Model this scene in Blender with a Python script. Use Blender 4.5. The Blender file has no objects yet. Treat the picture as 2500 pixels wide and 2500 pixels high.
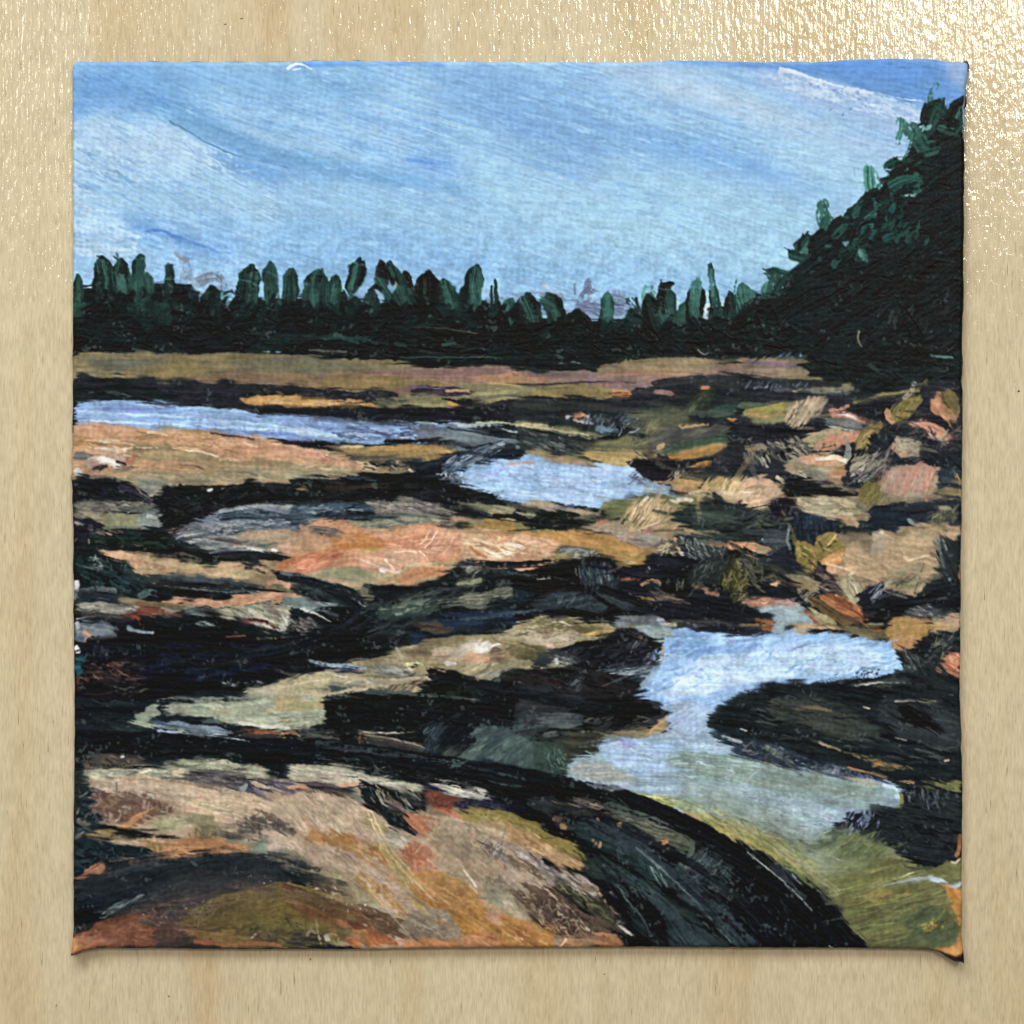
# A small square canvas painting of a rocky shore lying on varnished plywood.
import bpy, math
import numpy as np

scene = bpy.context.scene
C = scene.collection

# ------------------------------------------------------------------ camera, light
S = 0.15/2180.0            # metres per photo unit in the plane of the painting
T = 0.0023                 # thickness of the wrapped canvas panel
H = 0.42                   # camera height above the board
cam = bpy.data.objects.new("camera", bpy.data.cameras.new("camera"))
C.objects.link(cam)
cam.location = (0, 0, H)
cam.data.sensor_width = 36.0
cam.data.lens = 36.0*(H-T)/(2500*S)
cam.data.clip_start = 0.01
cam.data.clip_end = 20
scene.camera = cam

world = bpy.data.worlds.new("World")
scene.world = world
world.use_nodes = True
bg = world.node_tree.nodes["Background"]
bg.inputs[0].default_value = (1.0, 0.975, 0.915, 1)
bg.inputs[1].default_value = 0.28

def area(name, loc, size, power, col, sy=None):
    l = bpy.data.lights.new(name, 'AREA')
    l.shape = 'RECTANGLE'; l.size = size; l.size_y = sy or size
    l.energy = power; l.color = col
    o = bpy.data.objects.new(name, l); C.objects.link(o)
    o.location = loc
    d = np.array(loc); d = d/np.linalg.norm(d)
    o.rotation_euler = (math.acos(d[2]), 0, math.atan2(d[1], d[0])+math.pi/2)
    return o
# ceiling lamp up and to the right: its reflection is the glare in the varnish
area("ceiling_lamp", (0.44, 0.47, 1.45), 0.30, 7.0, (1.0, 0.93, 0.80), 0.24)
# daylight from a window beyond the top of the picture
area("window_light", (-0.22, 0.72, 0.74), 0.8, 10.2, (0.93, 0.985, 1.0), 0.4)
# a paler lamp off to the left
area("side_lamp", (-0.80, 0.42, 1.45), 0.22, 3.2, (1.0, 0.96, 0.88), 0.4)

scene.view_settings.view_transform = 'Standard'
scene.view_settings.look = 'None'
scene.view_settings.exposure = 0.0
scene.view_settings.gamma = 1.0
scene.render.resolution_x = scene.render.resolution_y = 1024
scene.cycles.max_bounces = 5

PAL = {'K': '10171a', 'N': '1b2230', 'D': '1a2524', 'G': '16312b', 'T': '2b5d52', 'E': '3f7a6c',
       'SL': '3b4750', 'TN': 'b89c7e', 'PT': 'd2a887', 'OR': 'cf8c4c', 'OL': '6f6a3a', 'BR': '75604d',
       'W1': 'b7cfe6', 'W2': '93b3d4', 'W3': '7d97b4', 'GY': '8c8577', 'CR': 'dcc3a8', 'MV': '5c4c50'}
# ---------------------------------------------------------------- paint engine
# The painting is laid down as a painter would: underpainting, then hundreds of
# bristle strokes, each leaving its own colour and its own thickness of paint.
# Every stroke is given in painting units; the result is a colour and a paint
# height for every point of the canvas mesh.
CELL = 2.0                     # photo units per paint cell
BX, BY = 150.0, 124.0          # origin of the paint buffer
NW, NH = 1120, 1130
rs = np.random.RandomState(7)

def fnoise(n, su, sv, seed):
    r = np.random.RandomState(seed)
    a = np.fft.rfft2(r.standard_normal((n, n)))
    fy = np.fft.fftfreq(n)[:, None]; fx = np.fft.rfftfreq(n)[None, :]
    a *= np.exp(-2*math.pi**2*((fy*sv)**2 + (fx*su)**2))
    a = np.fft.irfft2(a, s=(n, n))
    a /= a.std()
    return (0.5*(1+np.tanh(a*0.85))).astype(np.float32)     # roughly uniform 0..1

STK = fnoise(1024, 16, 0.75, 1)*0.65 + fnoise(1024, 34, 2.2, 2)*0.35
STK2 = fnoise(1024, 11, 1.3, 3)
ISO = fnoise(2048, 1.3, 1.3, 4)
ISO3 = fnoise(2048, 4.5, 3.5, 5)
ISO9 = fnoise(2048, 13, 10, 6)
_yy, _xx = np.mgrid[0:NH, 0:NW].astype(np.float32)
_wob = (ISO9[:NH, :NW]-0.5)*5
_wob2 = (ISO9[NH//2:NH//2+NH, 300:300+NW].repeat(1, 0)-0.5)*5
WEAVE = (0.5+0.25*np.sin((_xx+_wob)*2*math.pi/8.1)+0.25*np.sin((_yy+_wob2[:NH])*2*math.pi/7.3)).astype(np.float32)
WEAVE = np.clip(WEAVE*0.85 + (ISO[:NH, :NW]-0.5)*0.35+(ISO3[:NH, :NW]-0.5)*0.3 + 0.1, 0, 1)

COL = np.zeros((NH, NW, 3), np.float32)
COL[:] = (0.80, 0.55, 0.30)
HGT = np.zeros((NH, NW), np.float32)
LAB = np.zeros((NH, NW), np.int16)
ANG = np.zeros((NH, NW), np.float32)
LABELS = ['painted_ground']
cur_label = 0

def sstep(a, b, x):
    t = np.clip((x-a)/(b-a), 0, 1)
    return t*t*(3-2*t)

def smp(T, u, v):
    n = T.shape[0]
    u0 = np.floor(u); v0 = np.floor(v)
    fu = u-u0; fv = v-v0
    ui = u0.astype(np.int64) % n; vi = v0.astype(np.int64) % n
    u1 = (ui+1) % n; v1 = (vi+1) % n
    return (T[vi, ui]*(1-fu)+T[vi, u1]*fu)*(1-fv)+(T[v1, ui]*(1-fu)+T[v1, u1]*fu)*fv

def hexc(s):
    s = PAL.get(s, s)
    return np.array([int(s[i:i+2], 16)/255 for i in (0, 2, 4)], np.float32)

def lay(x0, y0, a, strk, strk2, cols, thick, groove, mask_core, jit=0.03, lab=None, ang=None):
    h, w = a.shape
    calm = 0.75 if LABELS[cur_label] == 'painted_sky' else 1.0
    strk2 = 0.5+(strk2-0.5)*calm
    sl = (slice(y0, y0+h), slice(x0, x0+w))
    c = [hexc(k) for k in cols]
    if len(c) == 1:
        col = np.broadcast_to(c[0], (h, w, 3))
    else:
        t = np.clip((strk2-0.5)*1.2+0.5+(ISO[sl]-0.5)*0.25, 0, 1)*(len(c)-1)
        col = np.zeros((h, w, 3), np.float32)
        for k, ck in enumerate(c):
            wt = np.clip(1-np.abs(t-k), 0, 1)
            col += wt[..., None]*ck
    b = 1+(rs.random_sample()-0.5)*jit*2 + (strk-0.5)*0.13*calm + (WEAVE[sl]-0.5)*0.02
    col = np.clip(col*b[..., None] if np.ndim(b) else col*b, 0, 1)
    A = a[..., None]
    COL[sl] = COL[sl]*(1-A)+col*A
    HGT[sl] = HGT[sl]*(1-0.75*a)+a*(thick*0.5+groove*(strk-0.5))
    if ang is not None:
        ANG[sl][a > 0.5] = ang
    L = LAB[sl]
    L[mask_core] = cur_label if lab is None else lab

def catmull(P, step):
    P = np.asarray(P, float)
    if len(P) < 3:
        return P
    Q = np.vstack([2*P[0]-P[1], P, 2*P[-1]-P[-2]])
    out = []
    for i in range(1, len(Q)-2):
        n = max(1, int(np.hypot(*(Q[i+1]-Q[i]))/step))
        for t in np.arange(n)/n:
            out.append(0.5*((2*Q[i])+(Q[i+1]-Q[i-1])*t+(2*Q[i-1]-5*Q[i]+4*Q[i+1]-Q[i+2])*t*t+(3*Q[i]-Q[i-1]-3*Q[i+1]+Q[i+2])*t**3))
    out.append(Q[-2])
    return np.array(out)

def stroke(P, w0, w1, cols, o):
    """bristle stroke along points P (cells), width w0 -> w1 (cells)"""
    if o['p'] and w0 > 5:
        w0, w1 = w0*1.14, w1*1.14
        P = np.array(P, float); dv = P[-1]-P[-2]; P[-1] = P[-1]-dv/np.hypot(*dv)*(4.5 if w0 > 8 else 2)
    P = catmull(P, max(4.0, w0*0.45))
    D = np.hypot(*(P[1:]-P[:-1]).T); D = np.maximum(D, 1e-3)
    S = np.concatenate([[0], np.cumsum(D)]); Lt = S[-1]
    pad = max(w0, w1)/2+3
    x0 = max(0, int(P[:, 0].min()-pad)); x1 = min(NW, int(P[:, 0].max()+pad)+1)
    y0 = max(0, int(P[:, 1].min()-pad)); y1 = min(NH, int(P[:, 1].max()+pad)+1)
    if x1 <= x0 or y1 <= y0:
        return
    h, w = y1-y0, x1-x0
    d = np.full((h, w), 1e9, np.float32); U = np.zeros((h, w), np.float32); V = np.zeros((h, w), np.float32)
    for k in range(len(D)):
        a, b = P[k], P[k+1]
        sx0 = max(0, int(min(a[0], b[0])-pad)-x0); sx1 = min(w, int(max(a[0], b[0])+pad)+1-x0)
        sy0 = max(0, int(min(a[1], b[1])-pad)-y0); sy1 = min(h, int(max(a[1], b[1])+pad)+1-y0)
        if sx1 <= sx0 or sy1 <= sy0:
            continue
        gx = np.arange(sx0, sx1, dtype=np.float32)[None, :]+(x0-a[0]); gy = np.arange(sy0, sy1, dtype=np.float32)[:, None]+(y0-a[1])
        tx, ty = (b-a)/D[k]
        u = gx*tx+gy*ty; v = gy*tx-gx*ty
        lo = -pad if k == 0 else 0; hi = D[k]+pad if k == len(D)-1 else D[k]
        uc = np.clip(u, 0, D[k])
        dd = np.hypot(u-uc, v)
        s = (slice(sy0, sy1), slice(sx0, sx1))
        m = dd < d[s]
        d[s] = np.where(m, dd, d[s]); U[s] = np.where(m, S[k]+np.clip(u, lo, hi), U[s]); V[s] = np.where(m, v, V[s])
    ou, ov = rs.randint(0, 1024, 2)
    st = smp(STK, U+ou, V*o['b']+ov); st2 = smp(STK2, U*0.7+ov, V*o['b']+ou)
    t = np.clip(U/max(Lt, 1), 0, 1)
    r = (w0+(w1-w0)*t)/2
    if o['p']:
        r = r*np.clip(np.minimum((t*1.0+0.03)*5, (1.03-t)*3.6), 0, 1)**0.5
    iso = ISO3[y0:y1, x0:x1]
    rr = r*(1+0.22*(st-0.5)+0.18*(iso-0.5))+(st2-0.5)*o['r']
    dn = np.hypot(V, np.clip(np.maximum(-U, U-Lt), 0, None)*(1.3 if o['p'] else 0.45+1.1*st))
    soft = o['~']*r if o['~'] else 1.1
    dn = np.where(d > 1e8, 1e4, dn)
    a = 1-sstep(-0.5, 0.5, (dn-rr+(soft*0.5 if o['~'] else 0))/np.maximum(soft, 0.6))
    core = (dn < r*0.92)
    dry = o['d']
    if dry:
        cov = 0.55*st+0.25*WEAVE[y0:y1, x0:x1]+0.2*iso
        dr = (0.22+0.56*dry)*(0.75+0.5*t) if not o['u'] else (0.22+0.56*dry)
        a = a*sstep(dr-0.07, dr+0.07, cov)
    a = (a*o['o']).astype(np.float32)
    body = np.clip(1.25*(dn/np.maximum(r, 1)), 0, 1)**3*0.6+0.7
    lay(x0, y0, a, st, st2, cols, o['t']*body, o['t']*o['g'], core & (o['o'] > 0.5) & (dry < 0.62) & (not o.get('nolab')), lab=o['L'],
        ang=math.atan2(P[-1][1]-P[0][1], P[-1][0]-P[0][0]) if Lt > 8 and abs(P[-1][0]-P[0][0]) > 0.5*abs(P[-1][1]-P[0][1]) else None)

def inpoly(P, gx, gy):
    n = len(P); ins = np.zeros(gx.shape, bool)
    j = n-1
    for i in range(n):
        xi, yi = P[i]; xj, yj = P[j]
        if yi != yj:
            c = ((yi > gy) != (yj > gy)) & (gx < (xj-xi)*(gy-yi)/(yj-yi)+xi)
            ins ^= c
        j = i
    return ins

def blur(m, k):
    for ax in (0, 1):
        for _ in range(2):
            p = np.pad(m, [(k, k) if i == ax else (0, 0) for i in (0, 1)], mode='edge')
            c = np.cumsum(p, axis=ax)
            z = np.zeros_like(np.take(c, [0], ax)); c = np.concatenate([z, c], axis=ax)
            n = m.shape[ax]
            m = (np.take(c, range(2*k+1, 2*k+1+n), ax)-np.take(c, range(0, n), ax))/(2*k+1)
    return m

def fill(P, cols, o):
    P = np.asarray(P, float)
    if len(P) > 3 and not o['h']:
        Q = catmull(np.vstack([P, P[:1]]), 12)
    else:
        Q = P
    pad = int(6+2.5*o['~'])
    x0 = max(0, int(Q[:, 0].min())-pad); x1 = min(NW, int(Q[:, 0].max())+pad)
    y0 = max(0, int(Q[:, 1].min())-pad); y1 = min(NH, int(Q[:, 1].max())+pad)
    if x1 <= x0 or y1 <= y0:
        return
    gy, gx = np.mgrid[y0:y1, x0:x1].astype(np.float32)
    th = math.radians(o['a']); ct, s_ = math.cos(th), math.sin(th)
    u = gx*ct+gy*s_; v = -gx*s_+gy*ct
    if o['c']:
        v = v+o['c']*((gx-P[:, 0].mean())/100.0)**2*10
    ou, ov = rs.randint(0, 1024, 2)
    st = smp(STK, u+ou, v*o['b']+ov); st2 = smp(STK2, u*0.6+ov, v*o['b']*0.8+ou)
    rg = o['r']*3
    du = (st-0.5)*rg*2.6+(st2-0.5)*rg
    wx = gx+du*ct+(ISO3[y0:y1, x0:x1]-0.5)*rg*0.8; wy = gy+du*s_+(ISO3[x0 % 300:x0 % 300+y1-y0, y0 % 300:y0 % 300+x1-x0]-0.5)*rg*0.8
    ins = inpoly(Q, wx, wy)
    if not o['~'] and not o['h']:
        ins = blur(ins.astype(np.float32), 1) > 0.35
    fi = ins.astype(np.float32)
    if o['~']:
        a = blur(fi, max(1, int(o['~'])))
    elif o['r'] >= 1.35:
        th0 = 0.18+0.62*np.clip((st-0.5)*1.5+0.5, 0, 1)
        a = np.minimum(sstep(th0-0.14, th0+0.14, blur(fi, 4)), 1)
    else:
        a = fi*0.6+blur(fi, 1)*0.4
    if o['d']:
        cov = 0.5*st+0.25*WEAVE[y0:y1, x0:x1]+0.25*ISO3[y0:y1, x0:x1]
        dr = 0.22+0.56*o['d']
        a = a*sstep(dr-0.07, dr+0.07, cov)
    a = (a*o['o']).astype(np.float32)
    lay(x0, y0, a, st, st2, cols, o['t'], o['t']*o['g'], ins & (o['o'] > 0.5) & (o['d'] < 0.62), lab=o['L'], ang=th)

DEF = {'~': 0.0, 'd': 0.0, 'o': 1.0, 't': 1.0, 'g': 1.0, 'a': 0.0, 'p': 0, 'u': 0, 'r': 1.0, 'b': 1.0, 'h': 0, 'c': 0.0, 'j': 6.0}

def paint(text):
    global cur_label
    ox = oy = 0.0; un = 1.0; last_motif = 0
    for line in text.split('\n'):
        line = line.split('#')[0].strip()
        if not line:
            continue
        lb = None
        if line[0] in MOTIF:             # a painted motif of its own (+ = more paint on the last one)
            LABELS.append(MOTIF[line[0]]); lb = last_motif = len(LABELS)-1; line = line[1:]
        elif line[0] == '+':
            lb = last_motif; line = line[1:]
        tk = line.split(); op = tk[0]
        if op == '@':
            ox, oy, un = float(tk[1]), float(tk[2]), float(tk[3]); continue
        if op == 'L':                    # L name  -> following paint belongs to this painted motif
            LABELS.append(tk[1]); cur_label = len(LABELS)-1; continue
        if op == 'l':                    # back to an earlier motif
            cur_label = max(i for i, n in enumerate(LABELS) if n == tk[1]); continue
        o = dict(DEF); o['L'] = lb; pts = []; args = []
        a2 = None
        for t in tk[1:]:
            if ',' in t:
                x, y = t.split(','); pts.append(((float(x)*un+ox-BX)/CELL, (float(y)*un+oy-BY)/CELL))
            elif t[0] in '~dotgarbcjpuh' and (len(t) == 1 or t[1:].replace('.', '').replace('-', '').replace('>', '').isdigit()) and len(args) >= NARG[op]:
                if '>' in t:
                    q = t[1:].split('>'); o['a'] = float(q[0]); a2 = float(q[1])
                else:
                    o[t[0]] = float(t[1:]) if len(t) > 1 else 1
            else:
                args.append(t)
        if op == 's':                    # s width[>width] colours opts points
            ww = args[0].split('>'); w0 = float(ww[0])*un/CELL; w1 = float(ww[-1])*un/CELL
            stroke(pts, w0, w1, args[1].split('/'), o)
        elif op == 'f':                  # f colours opts polygon
            o['r'] *= 1.0
            fill(pts, args[0].split('/'), o)
        elif op == 'S':                  # S n width length colours opts polygon : n loose strokes inside
            n = int(args[0]); w = float(args[1])*un/CELL; ln = float(args[2])*un/CELL
            cs = args[3].split('|')
            Q = np.array(pts); lo, hi = Q.min(0), Q.max(0); k = 0; tries = 0
            while k < n and tries < n*20:
                tries += 1
                p = lo+(hi-lo)*rs.random_sample(2)
                if not inpoly(Q, p[0:1], p[1:2])[0]:
                    continue
                f = (p[0]-lo[0])/(hi[0]-lo[0])
                an = o['a'] if a2 is None else o['a']+(a2-o['a'])*f
                an = math.radians(an+rs.randn()*o['j'])
                l = ln*(0.6+0.8*rs.random_sample())
                dv = np.array([math.cos(an), math.sin(an)])*l/2
                ww = w*(0.6+0.8*rs.random_sample())
                if w < 2.2*1.45*1.2 and o['o'] == 1.0:
                    o = dict(o, o=0.8, p=1)
                bend = np.array([-dv[1], dv[0]])*rs.randn()*0.12
                stroke([p-dv, p+bend, p+dv], ww, ww*0.6, cs[rs.randint(len(cs))].split('/'), o)
                k += 1
NARG = {'s': 2, 'f': 1, 'S': 4}
MOTIF = {'%': 'painted_tree', '&': 'painted_rock', '=': 'painted_pool'}

def finish():
    """what drying and dragging do: smeared patches, ragged borders, pigment grain"""
    global COL, HGT, LAB
    below = sstep(150, 330, _yy-0.0)                  # the thin sky layer stays as it is
    n1 = ISO9[200:200+NH, 100:100+NW]; n2 = ISO9[700:700+NH, 800:800+NW]
    # dragged paint: short horizontal smear where the brush went over wet paint
    sm = COL.copy()
    acc = np.zeros_like(COL); 
    for k in range(-7, 8):
        acc += np.roll(np.roll(sm, k, 1), int(round(k*0.25)), 0)
    acc /= 15
    b2 = np.stack([blur(COL[..., i], 2) for i in range(3)], -1)
    m1 = (sstep(0.55, 0.85, n1)*0.38*below)[..., None]
    m2 = (sstep(0.5, 0.8, n2)*0.28)[..., None]*below[..., None]
    COL = COL*(1-m1)+acc*m1
    COL = COL*(1-m2)+b2*m2
    # ragged borders
    dx = (ISO3[100:100+NH, 900:900+NW]-0.5)*1.6+(ISO[50:50+NH, 60:60+NW]-0.5)*0.7
    dy = (ISO3[850:850+NH, 100:100+NW]-0.5)*1.2+(ISO[900:900+NH, 800:800+NW]-0.5)*0.7
    X = np.clip(_xx+dx, 0, NW-1.01); Y = np.clip(_yy+dy, 0, NH-1.01)
    xi = X.astype(int); yi = Y.astype(int); fx = (X-xi)[..., None]; fy = (Y-yi)[..., None]
    COL = ((COL[yi, xi]*(1-fx)+COL[yi, xi+1]*fx)*(1-fy)+(COL[yi+1, xi]*(1-fx)+COL[yi+1, xi+1]*fx)*fy)
    HGT = HGT[yi, xi]
    LAB = LAB[yi, xi]
    # uneven pigment
    L = COL.mean(-1, keepdims=True)
    chroma = (COL.max(-1)-COL.min(-1))/(COL.max(-1)+0.15)
    sat = 1.0-0.26*sstep(0.22, 0.6, chroma)*below
    sat = sat*(1-0.38*sstep(0.30, 0.14, L[..., 0])*below)
    sat = (sat*(1-0.22*sstep(0.0, 0.08, COL[..., 1]-np.maximum(COL[..., 0], COL[..., 2]))))[..., None]
    COL = L+(COL-L)*sat
    lum = L[..., 0]
    grain = (ISO[300:300+NH, 20:20+NW]-0.5)*0.12+(ISO3[20:20+NH, 500:500+NW]-0.5)*0.14+(ISO9[500:500+NH, 500:500+NW]-0.5)*0.10*below+(WEAVE-0.5)*0.06
    amt = 0.42+0.5*below
    COL = COL*(1+grain*amt)[..., None]
    # dark paint: flecks of what lies underneath
    fl = sstep(0.80, 0.97, ISO[600:600+NH, 700:700+NW]*0.55+STK[0:1, 0:1]*0+ISO3[200:200+NH, 30:30+NW]*0.45)*below*sstep(0.32, 0.12, lum)
    COL = COL+(fl*0.14)[..., None]*np.array([0.9, 1.0, 0.95], np.float32)
    us = np.stack([blur(COL[..., i], 2) for i in range(3)], -1)
    COL = COL+(COL-us)*0.35
    COL = np.clip(COL, 0.055, 0.97)

def drag(n, y0, y1, w=(2.0, 6.0), l=(14, 42), dry=0.5, o=0.8, thick=1.2):
    """brush dragged through the wet paint: picks a colour up and carries it along"""
    for _ in range(n):
        x = rs.randint(20, NW-20); y = rs.randint(y0, y1)
        a = float(ANG[y, x])+rs.randn()*0.12
        ww = w[0]+(w[1]-w[0])*rs.random_sample()**1.5; ll = l[0]+(l[1]-l[0])*rs.random_sample()
        s = 1 if rs.random_sample() < 0.5 else -1
        d = np.array([math.cos(a), math.sin(a)])*ll*s; nn = np.array([-d[1], d[0]])*rs.randn()*0.07
        c = COL[y-1:y+2, x-1:x+2].reshape(-1, 3).mean(0)
        ex, ey = int(np.clip(x+d[0], 0, NW-1)), int(np.clip(y+d[1], 0, NH-1))
        if abs(COL[ey, ex].mean()-c.mean()) > 0.33:
            continue
        c = [int(np.clip(v, 0, 1)*255) for v in c]
        c2 = [int(v*(0.72+0.2*rs.random_sample())) for v in c]; c3 = [min(255, int(v*1.1+4)) for v in c]
        opt = dict(DEF); opt.update({'d': dry+0.15*rs.randn(), 'o': o, 'p': 0, 't': thick, 'b': 1.5, 'L': None}); opt['d'] = min(max(opt['d'], 0.15), 0.8)
        p = np.array([x, y], float)
        lb = LAB.copy() if False else None
        opt['nolab'] = 1
        stroke([p, p+d*0.5+nn, p+d], ww, ww*0.6, ['%02x%02x%02x' % tuple(c), '%02x%02x%02x' % tuple(c2), '%02x%02x%02x' % tuple(c3)], opt)

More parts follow.
